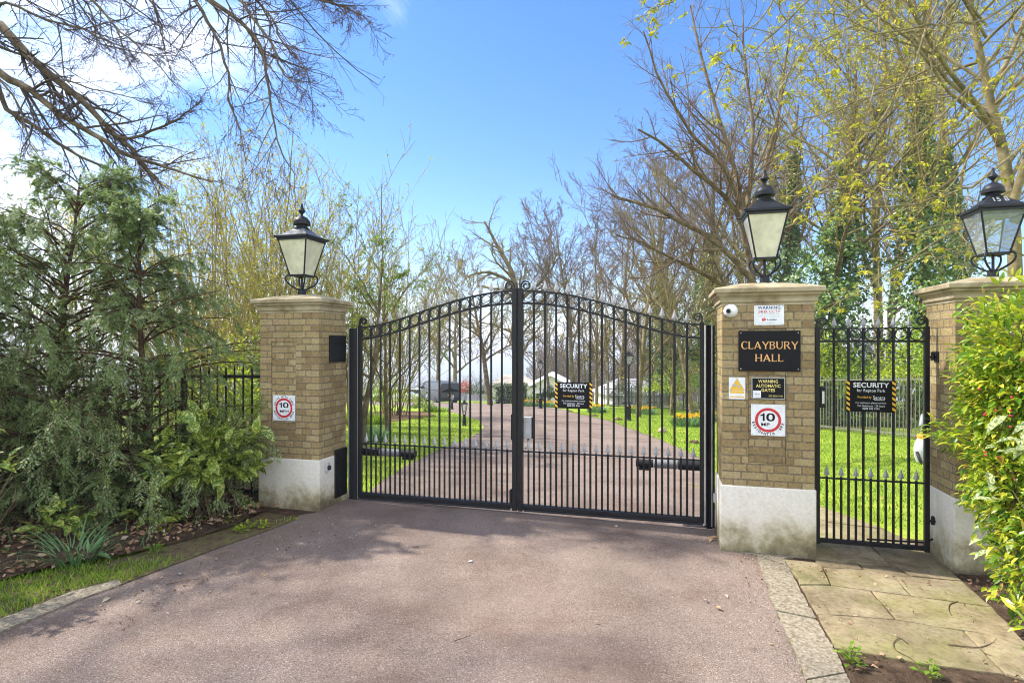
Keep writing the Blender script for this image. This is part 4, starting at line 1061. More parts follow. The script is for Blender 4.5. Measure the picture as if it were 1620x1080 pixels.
t, w, h = sign_root('gate_warning_plate', 'black and yellow plate warning of automatic gates', 'sign', 1189, 597, 1242, 631, -.004)
MB().box(-w, w, -.001, .004, -h, h).build('backing', M['boxgrey'], t)
MB().box(-w*.95, w*.95, -.005, -.0012, -h*.92, h*.92, b=.001).build('plate', M['black'], t)
mb = MB(); write(mb, 'WARNING', -.60*w, .58*w, .50*h, .80*h, -.0058, .02); write(mb, 'AUTOMATIC', -.74*w, .72*w, .08*h, .38*h, -.0058, .02); write(mb, 'GATES', -.42*w, .40*w, -.32*h, -.02*h, -.0058, .02); write(mb, '020 8502 9141', .02*w, .86*w, -.78*h, -.62*h, -.0058); mb.build('lettering', M['yellowtext'], t)
mb = MB(); rectf(mb, -.92*w, -.44*w, -.90*h, -.22*h, -.0058); mb.build('sticker', M['white'], t)
mb = MB(); rectf(mb, -.80*w, -.66*w, -.62*h, -.48*h, -.0064); rectf(mb, -.62*w, -.50*w, -.60*h, -.52*h, -.0064); mb.build('sticker_print', M['grime'], t)

def ten(mb, x0, x1, z0, z1, y):
    w_ = x1-x0; h_ = z1-z0; s_ = w_*.36
    for p in ([(.42, 0), (.80, 0), (.80, 1), (.50, 1), (.42, .86)], [(0, .80), (.42, .86), (.42, .68), (0, .60)]):
        mb.add([(x0+a*s_, y, z0+b*h_) for a, b in p], [tuple(range(len(p)))])
    cx = x1-w_*.30; cz = (z0+z1)/2; n = 32; V = []; F = []
    for i in range(n):
        a = 2*PI*i/n; e = lambda r: math.copysign(abs(r)**.82, r)
        V += [(cx+w_*.30*e(math.cos(a)), y, cz+h_*.515*e(math.sin(a))), (cx+w_*.135*e(math.cos(a)), y, cz+h_*.345*e(math.sin(a)))]
    for i in range(n): j = (i+1) % n; F.append((2*i, 2*i+1, 2*j+1, 2*j))
    mb.add(V, F)
def speed_sign(x0, y0, x1, y1, v, label, full):
    t, w, h = sign_root('speed_sign', label, 'sign', x0, y0, x1, y1, v, 'speed limit signs on the pillars')
    MB().box(-w, w, -.002, .004, -h, h).build('panel', M['white'], t)
    cz = 0.0*h
    mb = MB(); annulus(mb, 0, cz, .60*w, .765*w, -.003); mb.build('red_ring', M['red'], t)
    mb = MB()
    if full:
        ten(mb, -.42*w, .42*w, .02*h, .42*h, -.0032); write(mb, 'MPH', -.38*w, .42*w, -.36*h, -.16*h, -.0032, .025)
        arc_write(mb, 'DRIVE WITH CARE', 0, cz, .80*w, R(-72), R(72), .155*w, -.0032, aspect=.95, bold=.028)
        arc_write(mb, 'RESIDENTIAL AREA', 0, cz, .80*w, R(250), R(110), .155*w, -.0032, inward=True, aspect=.95, bold=.028)
    else:
        ten(mb, -.44*w, .40*w, -.06*h, .44*h, -.0032); write(mb, 'MP', -.40*w, .10*w, -.38*h, -.18*h, -.0032, .025)
        arc_write(mb, 'RESIDENTIA  ARE', 0, cz, .79*w, R(258), R(105), .155*w, -.0032, inward=True, aspect=.95, bold=.028)
    mb.build('lettering', M['black'], t)
    screws(t, w, h, -.002, M['boxgrey'], .012)
speed_sign(1188, 639.5, 1242.4, 689, -.004, 'white speed sign 10 MP, letters missing, below the name plate', False)
speed_sign(432, 625, 467, 665, -.004, 'white 10 MPH speed sign reading drive with care, on the pillar beside the conifer', True)

def security_sign(x0, y0, x1, y1, v, label):
    t, w, h = sign_root('security_sign', label, 'sign', x0, y0, x1, y1, v, 'security signs on the gates')
    MB().box(-w, w, -.002, .003, -h, h).build('panel', M['black'], t)
    mb = MB(); n = 6
    for sx in (-1, 1):
        x0_ = sx*w-(.075*w if sx < 0 else -.0)*0; a, b = (-w, -.86*w) if sx < 0 else (.86*w, w)
        ph = 2*h/n
        for k in range(n):
            zt = h-ph*k; sk = ph*.42
            mb.add([(a, -.003, min(h, zt)), (a, -.003, zt-ph*.52), (b, -.003, max(-h, zt-ph*.52-sk)), (b, -.003, zt-sk)], [(0, 1, 2, 3)])
    mb.build('hazard_stripes', M['yellow'], t)
    mb = MB(); write(mb, 'SECURITY', -.72*w, .74*w, .56*h, .88*h, -.003, .03); write(mb, 'for Repton Park', -.57*w, .58*w, .22*h, .47*h, -.003, .004)
    write(mb, 'Sentra', .09*w, .58*w, -.18*h, .04*h, -.003, .004); rectf(mb, .14*w, .56*w, -.25*h, -.22*h, -.003)
    write(mb, 'For assistance please contact', -.62*w, .62*w, -.50*h, -.36*h, -.003); write(mb, 'The Gatehouse - 24 hours', -.56*w, .56*w, -.67*h, -.54*h, -.003); write(mb, '0208 502 9141', -.34*w, .34*w, -.85*h, -.72*h, -.003, .006)
    mb.build('white_lettering', M['white'], t)
    mb = MB(); write(mb, 'Provided by', -.54*w, .02*w, -.17*h, .02*h, -.003, .006); mb.build('amber_lettering', M['yellow'], t)
security_sign(878, 604.5, 937, 646, GV-.022, 'black security sign with hazard stripes on the wide driveway gate')
security_sign(1339, 602, 1417, 651.5, .33, 'black security sign with hazard stripes on the narrow side gate')

# dome camera
u, z = gp(1155.5, 492, -.03)
t = groot('dome_camera', 'white round security camera under the coping of the name-plate pillar', 'camera', u, 0, z)
mb = MB()
ring = lambda r, y: np.array([(r*math.cos(2*PI*k/24), y, r*math.sin(2*PI*k/24)) for k in range(24)])
mb.loft([ring(.055, -.0), ring(.06, -.004), ring(.06, -.018)]); mb.build('mount', M['white'], t, smooth=True, sharp=40)
mb = MB(); mb.loft([ring(max(.002, .064*math.sin(a)), -.062+.064*math.cos(a)) for a in np.linspace(.35, PI, 14)]); ball = mb.build('ball', M['white'], t, smooth=True)
d = Vector((-.42, -.88, -.06)).normalized()
q = d.to_track_quat('Z', 'Y').to_matrix().to_4x4(); q.translation = Vector((0, -.062, 0))
def lens(nm, prof, m):
    mb = MB().lathe(prof, 20); V = np.concatenate(mb.V); V = np.array([(q @ Vector(v))[:] for v in V])
    return mk(nm, V, mb.F, m, ball, smooth=True, sharp=40)
lens('lens', [(0, .060), (.017, .060), (.018, .066), (.014, .067), (0, .064)], M['black'])
lens('lens_ring', [(.0185, .055), (.027, .055), (.026, .063), (.0185, .064)], M['ramgrey'])

# stencilled number on the roof skirt of the lantern above the golden shrub
mb = MB(); write(mb, '15 B', -.075, .065, .742, .792, 0, .02)
V = np.concatenate(mb.V); V[:, 1] = -(.206-(V[:, 2]-.711)/.1485*.130)-.008
mk('painted_number', V, mb.F, M['ramgrey'], lr)
# ================================================================== VEGETATION
def seeded(k): return np.random.default_rng(k)

class Wood:
    """collects branch levels and leaves of one plant in local space"""
    def __init__(s, base): s.b = np.asarray(base, float); s.main = MB(); s.fine = MB(); s.lf = MB()
    def add(s, P, Rd, sides, fine): (s.fine if fine else s.main).add(*tubes(P-s.b, Rd, sides))

def finish(w, name, label, cat, group, mt, mf, ml, parts=('trunk', 'crown', 'foliage')):
    r = root(name, label, cat, tuple(w.b), 0, group)
    if w.main.n: w.main.build(parts[0], mt, r, smooth=True)
    if w.fine.n: w.fine.build(parts[1], mf, r, smooth=True)
    if w.lf.n: w.lf.build(parts[2], ml, r)
    return r

def tips_leaves(w, P, rg, per, size, aspect, spread=.02, tmin=.35, droop=0., tmpl=LEAF_S, along=.5):
    B, n, _ = P.shape
    if per != int(per):
        P = P[rg.random(B) < per/math.ceil(per)]; B = len(P); per = math.ceil(per)
    t = tmin+(1-tmin)*rg.random((B, per)); f = np.clip(t*(n-1), 0, n-1-1e-6); i = f.astype(int); fr = (f-i)[..., None]; b = np.arange(B)[:, None]
    pos = (P[b, i]*(1-fr)+P[b, i+1]*fr).reshape(-1, 3)+rg.normal(0, spread, (B*per, 3))
    T = norm(P[b, i+1]-P[b, i]).reshape(-1, 3)
    d = norm(along*T+rvec(B*per, rg)+np.array([0, 0, -droop]))
    sz = size*np.clip(rg.normal(1, .3, B*per), .4, 1.9)
    w.lf.add(*leaves(pos-w.b, d, rvec(B*per, rg)+np.array([0, 0, .6]), sz, aspect, tmpl))

def ivy_on(w, P, Rd, rg, n, z0, z1, depth, size):
    """ivy leaves wrapping a trunk polyline (1,n,3) between two heights above its base"""
    zz = P[0, :, 2]-w.b[2]
    t = rg.random(n)*(z1-z0)+z0
    pos = np.stack([np.interp(t, zz, P[0, :, k]) for k in range(3)], 1); r = np.interp(t, zz, Rd[0])
    a = rg.random(n)*2*PI
    bulge = 1+.55*np.sin(t*1.9+a*2+rg.random()*6)+.35*np.sin(t*4.3-a*3)
    fade = np.clip((z1-t)/(z1-z0)*2.2, .15, 1)
    rr = r+depth*np.abs(bulge)*fade*np.sqrt(rg.random(n))
    o = np.stack([np.cos(a), np.sin(a), np.zeros(n)], 1)
    pos = pos+o*rr[:, None]
    d = norm(o*.6+rvec(n, rg)*.8+np.array([0, 0, -.5]))
    return leaves(pos-w.b, d, o+np.array([0, 0, .6]), size*np.clip(rg.normal(1, .3, n), .4, 1.8), .85, LEAF_S)

def tree(name, label, b, H, r, seed, group=None, cat='tree', limbs=None, nl=14, t0=.3, ang=.75, ll=.5, up=.05, wander=.10, per=(8, 6, 4), lean=(0, 0), twig=None,
         leaf=None, mats=('bark', 'twig'), droop=0., ivy=None, fork=0, lens=(.42, .42, .5), trunkw=.035):
    rg = seeded(seed); b = np.asarray(b, float); D = max(6., b[1]); rmin = twig or D*.00030
    w = Wood(b-np.array([0, 0, .12]))
    P0, R0 = grow((b-np.array([0, 0, .15]))[None], np.array([[lean[0], lean[1], 1.]]), np.array([H*.92]), np.array([r]), 16, trunkw, (0, 0, .02), .16, rg)
    w.add(P0, R0, 10, False)
    S, Dr, L, rc = spawn(P0, R0, nl, t0, .97, ang, ll, .55, rg, .16, .45, rmin*2)
    P1, R1 = grow(S, Dr, L, rc, 9, wander, (0, 0, up), .22, rg)
    if limbs is not None:
        LP = np.stack([spline(p, 9) for p, _ in limbs]); LR = np.stack([np.linspace(a, a*.25, 10) for _, a in limbs])
        LP[:, 1:-1] += rg.normal(0, .02, LP[:, 1:-1].shape)
        P1 = np.concatenate([P1, LP]) if nl else LP; R1 = np.concatenate([R1, LR]) if nl else LR
    w.add(P1, R1, 7, False)
    P2, R2 = grow(*spawn(P1, R1, per[0], .15, .98, .62, lens[0], .55, rg, .2, .5, rmin*1.5), 6, wander*1.1, (0, 0, up-droop), .3, rg)
    w.add(P2, R2, 4, True)
    P3, R3 = grow(*spawn(P2, R2, per[1], .12, .98, .62, lens[1], .6, rg, .22, .4, rmin*1.1), 4, wander*1.2, (0, 0, up*.8-droop), .5, rg)
    w.add(P3, R3, 3, True)
    P4 = P3
    if len(per) > 2 and per[2]:
        P4, R4 = grow(*spawn(P3, R3, per[2], .1, .98, .6, lens[2], .75, rg, .25, .3, rmin*.85), 3, wander, (0, 0, up*.5-droop), .6, rg)
        w.add(P4, R4, 3, True)
    if leaf: tips_leaves(w, P4, rg, leaf[1], leaf[2], leaf[3], droop=leaf[4] if len(leaf) > 4 else 0)
    o = finish(w, name, label, cat, group, M[mats[0]], M[mats[1]], M[leaf[0]] if leaf else None)
    if ivy:
        V, F = ivy_on(w, P0, R0, rg, *ivy); mk('ivy', V, F, M['ivy'], o)
    return o

def top_h(ytop, D, b): return H_CAM+(CY-ytop)*D/F_PX-b[2]

# ---- trees beyond the railings and along the drive
GT = 'bare spring trees along the drive'
def T(px, D, ytop, r, seed, label, **kw):
    b = base(px, D); return tree('bare_tree', label, b, top_h(ytop, D, b), r, seed, GT, **kw)
T(906, 34, 318, .15, 11, 'golden-brown bare tree behind the driveway gate, its trunk right beside the slim lamp post', mats=('barkpale', 'twig'), t0=.28, nl=17, ang=.55, ll=.55, up=.045, per=(9, 6, 4))
T(944, 29, 330, .10, 12, 'slender bare tree forking low beside the daffodils at the edge of the security sign', mats=('barkpale', 'twig'), t0=.16, nl=15, ang=.55, ll=.62, up=.03, per=(8, 6, 4))
T(1010, 25, 245, .12, 13, 'bare tree standing on the lawn in front of the grey outbuilding', mats=('barkpale', 'twig'), t0=.15, nl=17, ang=.7, ll=.55, up=.03, lean=(-.05, 0), per=(8, 6, 5))
T(1096, 22, 250, .105, 14, 'slim bare tree with a slanting pale trunk beside the big daffodil clump', mats=('barkpale', 'twigolive'), t0=.22, nl=15, ang=.65, ll=.5, up=.03, lean=(-.10, .0), per=(8, 6, 4))
T(869, 56, 362, .17, 15, 'far bare tree rising behind the white gabled house', nl=16, t0=.2, per=(8, 6, 4), mats=('bark', 'twig'), up=.06)
T(1055, 38, 240, .26, 16, 'tall bare tree behind the dark evergreen beyond the railings', nl=18, t0=.25, per=(8, 7, 4), up=.07, ivy=(4200, 1, 9, .8, .2))
T(1130, 33, 190, .26, 17, 'tall ivy-trunked tree rising behind the spreading bare tree', nl=18, t0=.3, per=(8, 6, 4), up=.07, ivy=(5200, 1, 10, .75, .18))
T(1243, 27, 110, .24, 18, 'bare tree with an ivy column right behind the lantern above the name plate', leaf=('spring', 1, .11, .6, .3), nl=18, t0=.35, per=(8, 6, 4), up=.07, ivy=(7500, .5, 12.5, .65, .15), mats=('bark', 'twigolive'))
T(1322, 21, 60, .22, 19, 'tree wrapped in the bulkiest dark ivy, seen above the side gate', nl=16, t0=.4, per=(8, 6, 4), up=.06, ivy=(12000, .3, 9.6, .95, .13), mats=('bark', 'twigolive'), leaf=('spring', 1.1, .10, .6, .3))
T(1395, 24, -80, .22, 20, 'tall pale bare tree between the two ivy-clad trunks', nl=20, t0=.25, per=(8, 6, 4), up=.07, mats=('barkpale', 'twigolive'), leaf=('spring', 1.1, .11, .6, .3))
T(1458, 19, -160, .22, 21, 'tall tree with ivy climbing high, just left of the clear glass lantern', nl=18, t0=.35, per=(8, 6, 4), up=.06, ivy=(12000, .3, 11.5, .8, .12), mats=('barkpale', 'twigolive'), leaf=('spring', 1.4, .10, .6, .3))
T(1530, 27, -150, .26, 22, 'tall bare tree farther back behind the clear glass lantern', nl=20, t0=.2, per=(8, 6, 4), up=.07, mats=('barkpale', 'twigolive'), ivy=(6500, .5, 13, .7, .15), leaf=('spring', 1.1, .12, .6, .3))
T(1180, 42, 215, .25, 23, 'distant bare tree in the gap beside the name-plate pillar', nl=16, t0=.2, per=(8, 7, 4), up=.07)
T(1290, 40, 150, .28, 24, 'distant tall bare tree seen over the narrow side gate', nl=18, t0=.2, per=(8, 7, 4), up=.07)
T(1410, 40, 90, .28, 25, 'farthest bare tree above the side gate hinge stile', nl=18, t0=.2, per=(8, 7, 4), up=.07)
T(985, 46, 330, .25, 26, 'distant bare tree right behind the grey outbuilding roof', nl=16, t0=.2, per=(8, 7, 4), up=.06)

# the wide spreading tree by the name-plate pillar: limbs where the photo shows them
b = base(1200, 13.2); D0 = 13.2
A_ = lambda px, py, D=D0: tuple(at(px, py, D))
lim = [([A_(1190, 440), A_(1180, 380), A_(1165, 330, 13), A_(1135, 300, 12.7), A_(1100, 270, 12.4), A_(1055, 232, 12), A_(1010, 205, 11.8)], .085),
       ([A_(1180, 390), A_(1172, 325), A_(1158, 250, 13.4), A_(1132, 170, 13.6), A_(1105, 70, 13.8), A_(1092, 10, 14)], .075),
       ([A_(1185, 380), A_(1186, 300, 13.5), A_(1192, 220, 13.8), A_(1182, 120, 14), A_(1176, 30, 14.2)], .07),
       ([A_(1196, 452), A_(1150, 395, 12.9), A_(1088, 358, 12.6), A_(1035, 328, 12.2), A_(990, 316, 11.9), A_(968, 308, 11.8)], .075),
       ([A_(1197, 475), A_(1145, 452, 13), A_(1100, 425, 12.6), A_(1050, 402, 12.2), A_(1005, 380, 11.9), A_(975, 372, 11.7)], .06),
       ([A_(1172, 330), A_(1140, 260, 12.8), A_(1085, 200, 12.4), A_(1045, 120, 12), A_(1018, 50, 11.8)], .055),
       ([A_(1188, 340), A_(1215, 250, 13.4), A_(1238, 150, 13.6), A_(1250, 50, 13.8)], .06),
       ([A_(1196, 430), A_(1240, 350, 13.6), A_(1300, 300, 14), A_(1360, 270, 14.4)], .05),
       ([A_(1150, 395, 12.9), A_(1090, 400, 12.4), A_(1040, 430, 12), A_(995, 440, 11.7)], .035)]
rg = seeded(5)
tree('bare_tree', 'wide bare tree whose thick limbs fan out from behind the name-plate pillar', b, 2.9, .15, 31, GT, limbs=lim, nl=0, per=(12, 7, 3), wander=.07, up=.05, lens=(.34, .42, .5), mats=('bark', 'twig'), twig=.0033, lean=(-.06, 0))

# centre: gnarled trees at the end of the drive
T(820, 35, 420, .24, 41, 'gnarled bare oak right behind the meeting stiles of the driveway gate', limbs=[([tuple(at(820, 520, 35)), tuple(at(815, 448, 35)), tuple(at(790, 395, 35)), tuple(at(766, 350, 34.6))], .22), ([tuple(at(815, 448, 35)), tuple(at(770, 430, 34)), tuple(at(735, 440, 33.5))], .12), ([tuple(at(819, 480, 35)), tuple(at(860, 440, 35)), tuple(at(890, 400, 35))], .13)],
  nl=12, t0=.35, ang=.95, ll=.6, up=.0, wander=.17, per=(10, 7, 4), lens=(.42, .45, .5), mats=('barkpale', 'twigolive'))
T(719, 60, 440, .27, 42, 'bare tree with a pale trunk right behind the dark van', nl=15, t0=.25, ang=.85, ll=.6, up=.02, wander=.15, per=(9, 7, 4), mats=('barkpale', 'twigolive'))
T(776, 40, 415, .22, 43, 'bare tree with a leaning dark trunk behind the round clipped shrub', nl=15, t0=.3, ang=.85, ll=.62, up=.02, wander=.15, per=(9, 7, 4), lean=(-.14, 0), mats=('bark', 'twigolive'))
T(690, 62, 445, .24, 44, 'far small bare tree left of the dark van roof', nl=14, t0=.2, ang=.7, ll=.5, per=(8, 7, 3), mats=('bark', 'twigolive'))

# understorey of bare saplings along the railings and beyond the houses
rgu = seeded(600)
for i, (px, D, yt, lb) in enumerate(((925, 41, 470, 'bare sapling in the gap behind the golden-brown tree'), (962, 43, 480, 'bare sapling left of the grey outbuilding roof'), (1035, 35, 440, 'bare sapling behind the railings right of the grey outbuilding'), (1062, 26, 430, 'twiggy sapling just beyond the railings near the slanting pale trunk'), (1108, 30, 420, 'twiggy sapling behind the big daffodil clump'), (1150, 24, 400, 'sapling directly behind the spreading tree and the name-plate pillar'), (1015, 50, 450, 'bare sapling high behind the outbuilding ridge'), (1085, 42, 400, 'tangled sapling behind the top of the dark evergreen'), (1125, 48, 380, 'far sapling beside the ribbed gate post'))):
    T(px, D, yt, .05+D*.001, 700+i, lb, nl=12, t0=.06, ang=.5, ll=.6, up=.05, per=(8, 6, 3), mats=('barkpale', 'twigolive' if i % 2 else 'twig'), leaf=('catkin', .6, .03+D*.002, .5))

# ---- left: many-stemmed golden thickets
def coppice(px, D, ytop, n, seed, label, leaf=('catkin', 7, .050, .5), mats=('twiggold', 'twiggold'), spread=.25, name='willow_thicket'):
    rg = seeded(seed); b = np.asarray(base(px, D)); H = top_h(ytop, D, b); w = Wood(b); rmin = D*.00030
    S = b+np.stack([rg.normal(0, .28, n), rg.normal(0, .28, n), np.full(n, -.1)], 1)
    Dr = np.stack([rg.normal(0, spread, n), rg.normal(0, spread, n), np.ones(n)], 1)
    L = H*np.clip(rg.normal(.86, .16, n), .4, 1.12)
    P0, R0 = grow(S, Dr, L, np.abs(rg.normal(.018, .008, n))+.010, 11, .065, (0, 0, .03), .2, rg); w.add(P0, R0, 6, False)
    P1, R1 = grow(*spawn(P0, R0, 14, .18, .97, .5, .34, .5, rg, .15, .5, rmin*1.3), 6, .08, (0, 0, .06), .35, rg); w.add(P1, R1, 4, True)
    P2, R2 = grow(*spawn(P1, R1, 6, .1, .97, .5, .42, .6, rg, .2, .4, rmin), 3, .09, (0, 0, .04), .5, rg); w.add(P2, R2, 3, True)
    tips_leaves(w, P2, rg, leaf[1], leaf[2], leaf[3])
    return finish(w, name, label, 'shrub', 'many-stemmed thickets left of the gate', M[mats[0]], M[mats[1]], M[leaf[0]], ('stems', 'crown', 'buds'))
coppice(338, 11.2, 268, 26, 51, 'golden many-stemmed willow nearest the conifer, its stems crowding upright')
coppice(285, 13.6, 290, 14, 52, 'golden thicket half hidden behind the top of the conifer')
coppice(418, 13.0, 262, 24, 53, 'taller olive thicket right behind the lantern of the speed-sign pillar', mats=('twigolive', 'twigolive'), spread=.22)
coppice(485, 16.5, 285, 19, 54, 'budding thicket just right of the lantern on the speed-sign pillar', mats=('twigolive', 'twigolive'), spread=.26)
coppice(552, 19, 318, 18, 55, 'budding thicket above the hinge end of the conifer-side gate leaf', mats=('twigolive', 'twigolive'), spread=.27)
coppice(618, 24, 365, 17, 56, 'smallest and farthest budding thicket of the row, above the arch of the conifer-side gate leaf', mats=('twigolive', 'twigolive'), spread=.28)
coppice(120, 12.5, 235, 13, 57, 'brownish thicket showing through gaps in the conifer', mats=('twig', 'twig'), spread=.25)
coppice(10, 11.5, 190, 12, 58, 'brownish bare thicket behind the conifer at the edge of the picture', mats=('twig', 'twig'), spread=.25, leaf=('bud', 1, .03, .5))
# small leafy tree behind the gate
b = base(572, 13.2)
tree('leafy_tree', 'slender tree in pale green leaf leaning behind the conifer-side gate leaf', b, top_h(372, 13.2, b), .085, 61, None, nl=11, t0=.25, ang=.8, ll=.62, up=.0, wander=.13, per=(8, 6, 3), lean=(.13, .03), leaf=('shrub', 2, .055, .55, .5), mats=('bark', 'twigolive'))
b = base(612, 16.5)
tree('leafy_tree', 'second slender tree in pale green leaf, a step right of the leaning one', b, top_h(430, 16.5, b), .07, 62, None, nl=10, t0=.2, ang=.8, ll=.6, up=.0, wander=.13, per=(7, 6, 3), lean=(.05, .0), leaf=('shrub', 2, .06, .55, .5), mats=('bark', 'twigolive'))

# ---- overhanging beech, trunk outside the picture on the left
tb = np.array([-10.4, 4.3, float(gz(-10.4, 4.3))])
w = Wood(tb); rg = seeded(71)
P0, R0 = grow((tb-[0, 0, .2])[None], np.array([[.05, 0, 1.]]), np.array([15.]), np.array([.34]), 16, .03, (0, 0, .02), .2, rg); w.add(P0, R0, 14, False)
hub = lambda z: tuple(tb+np.array([.2, -.1, z]))
def L8(pts, D0, D1): return [tuple(at(x, y, D0+(D1-D0)*i/(len(pts)-1))) for i, (x, y) in enumerate(pts)]
BL = [([(0, 41), (40, 83), (79, 119), (130, 158), (166, 198), (205, 233), (237, 269), (257, 296)], 8.6, 8.0, .062, 4.8),
      ([(0, 117), (40, 138), (91, 178), (150, 215), (198, 243), (277, 269), (336, 289)], 8.4, 7.4, .050, 4.4),
      ([(0, 158), (59, 202), (119, 245), (190, 273), (240, 290)], 8.8, 8.6, .034, 4.2),
      ([(166, 205), (198, 219), (253, 202), (285, 186), (320, 158)], 8.2, 7.8, .022, None),
      ([(255, -60), (308, 0), (328, 32), (348, 75), (362, 119), (360, 158), (379, 206), (389, 257)], 8.4, 7.2, .026, 7.6),
      ([(270, -60), (328, 0), (379, 36), (411, 71), (423, 115), (429, 170), (439, 221), (466, 277)], 8.0, 6.8, .030, 7.6),
      ([(350, -60), (403, 0), (430, 30), (445, 65), (480, 105), (495, 140)], 7.8, 6.8, .020, 7.9),
      ([(400, -40), (474, -10), (530, 8), (565, 22), (590, 36)], 7.6, 7.0, .020, 8.2),
      ([(90, -60), (134, 0), (150, 36), (152, 67), (138, 95)], 8.8, 8.4, .016, 7.3),
      ([(95, -60), (146, 0), (178, 40), (213, 67), (245, 99), (277, 138)], 8.6, 7.6, .022, 7.3),
      ([(190, -60), (237, 0), (253, 32), (257, 59), (272, 130)], 8.6, 7.8, .018, 7.6),
      ([(310, -60), (379, 0), (395, 24), (431, 71), (445, 108), (465, 132), (490, 145)], 7.8, 6.6, .022, 7.8),
      ([(440, -50), (500, -15), (535, 10), (560, 40)], 7.6, 7.0, .014, 8.4),
      ([(0, 5), (60, 25), (130, 45), (180, 70), (225, 85)], 8.8, 8.0, .02, 6.2),
      ([(0, 75), (60, 95), (110, 130), (190, 150), (240, 165)], 8.6, 8.0, .018, 5.0),
      ([(-20, 100), (30, 170), (50, 230), (80, 270)], 8.2, 7.8, .016, 5.0)]
# two boughs carry the limbs: one level with the top of the picture, one above it
A8 = lambda px, py, D: tuple(at(px, py, D))
BO = [spline([hub(4.6), tuple(np.array(hub(4.9))*.5+np.array(A8(-10, 60, 8.6))*.5), A8(-10, 60, 8.6)], 16), spline([hub(7.6), A8(-120, -200, 8.9), A8(120, -130, 8.6), A8(330, -110, 8.0), A8(490, -90, 7.6)], 16)]
BS = np.concatenate(BO); LP = list(BO); LR = [np.linspace(.075, .05, 17), np.linspace(.08, .022, 17)]
for pts, d0, d1, r, hz in BL:
    q = L8(pts, d0, d1)
    if hz:
        c = BS[np.argmin(np.linalg.norm(BS-np.array(q[0]), axis=1))]
        if np.linalg.norm(c-np.array(q[0])) > .05: q = [tuple(c)]+q
    LP.append(spline(q, 16)); LR.append(np.linspace(r*1.3, r*.18, 17))
P1 = np.stack(LP); R1 = np.maximum(np.stack(LR), .004); P1[:, 1:] += rg.normal(0, .012, P1[:, 1:].shape); w.add(P1, R1, 8, False)
P2, R2 = grow(*spawn(P1, R1, 19, .22, .98, .6, .24, .5, rg, .18, .45, .0042), 7, .085, (.012, 0, -.02), .3, rg); w.add(P2, R2, 5, True)
P3, R3 = grow(*spawn(P2, R2, 8, .1, .98, .6, .40, .6, rg, .2, .4, .0031), 5, .09, (.01, 0, -.015), .45, rg); w.add(P3, R3, 3, True)
P4, R4 = grow(*spawn(P3, R3, 3, .1, .98, .65, .38, .7, rg, .2, .3, .0024), 3, .1, (0, 0, 0), .6, rg); w.add(P4, R4, 3, True)
tips_leaves(w, P4, rg, 1, .022, .4, tmin=.8, along=2, tmpl=DIAMOND); tips_leaves(w, P3, rg, 2, .022, .4, tmin=.3, tmpl=DIAMOND)
# the rest of the crown, above the picture: it shades the drive
S, Dr, L, rc = spawn(P0, R0, 24, .38, .85, 1.15, .42, .20, rg, .2, .2, .02); Dr = norm(Dr+np.array([.35, .45, 0]))
q1, r1 = grow(S, Dr, L, rc*.5, 9, .17, (0, 0, .03), .25, rg); keep = ~((q1[:, -1, 0] > -6.5) & (q1[:, -1, 2] < 9.5)); q1, r1 = q1[keep], r1[keep]; w.add(q1, r1, 6, False)
q2, r2 = grow(*spawn(q1, r1, 16, .2, .98, .75, .42, .5, rg, .2, .4, .013), 6, .14, (0, 0, .02), .3, rg); w.add(q2, r2, 4, True)
q3, r3 = grow(*spawn(q2, r2, 9, .1, .98, .75, .5, .6, rg, .2, .4, .009), 4, .14, (0, 0, .0), .4, rg); w.add(q3, r3, 3, True)
finish(w, 'beech_tree', 'bare beech whose long budding branches hang over the road from the left', 'tree', None, M['bark'], M['darktwig'], M['bud'], ('trunk', 'crown', 'buds'))

# ---- horse chestnut on the right, breaking into leaf
tb = np.asarray(base(1597, 10.6)); w = Wood(tb); rg = seeded(81)
A_ = lambda px, py, D: tuple(at(px, py, D))
TR = [([tuple(tb-[0, 0, .2]), A_(1606, 430, 10.6), A_(1596, 300, 10.7), A_(1582, 220, 10.8), A_(1562, 140, 10.9), A_(1535, 10, 11), A_(1500, -190, 11.2)], .125),
      ([A_(1600, 330, 10.6), A_(1640, 200, 10.4), A_(1690, 50, 10.2), A_(1740, -120, 10)], .075),
      ([A_(1584, 235, 10.8), A_(1548, 170, 10.5), A_(1500, 110, 10.0), A_(1450, 30, 9.6), A_(1400, -80, 9.2)], .052),
      ([A_(1565, 150, 10.9), A_(1610, 60, 11.2), A_(1650, -60, 11.4)], .055)]
P0 = np.stack([spline(p, 18) for p, _ in TR]); R0 = np.stack([np.linspace(r, r*.35, 19) for _, r in TR]); w.add(P0, R0, 12, False)
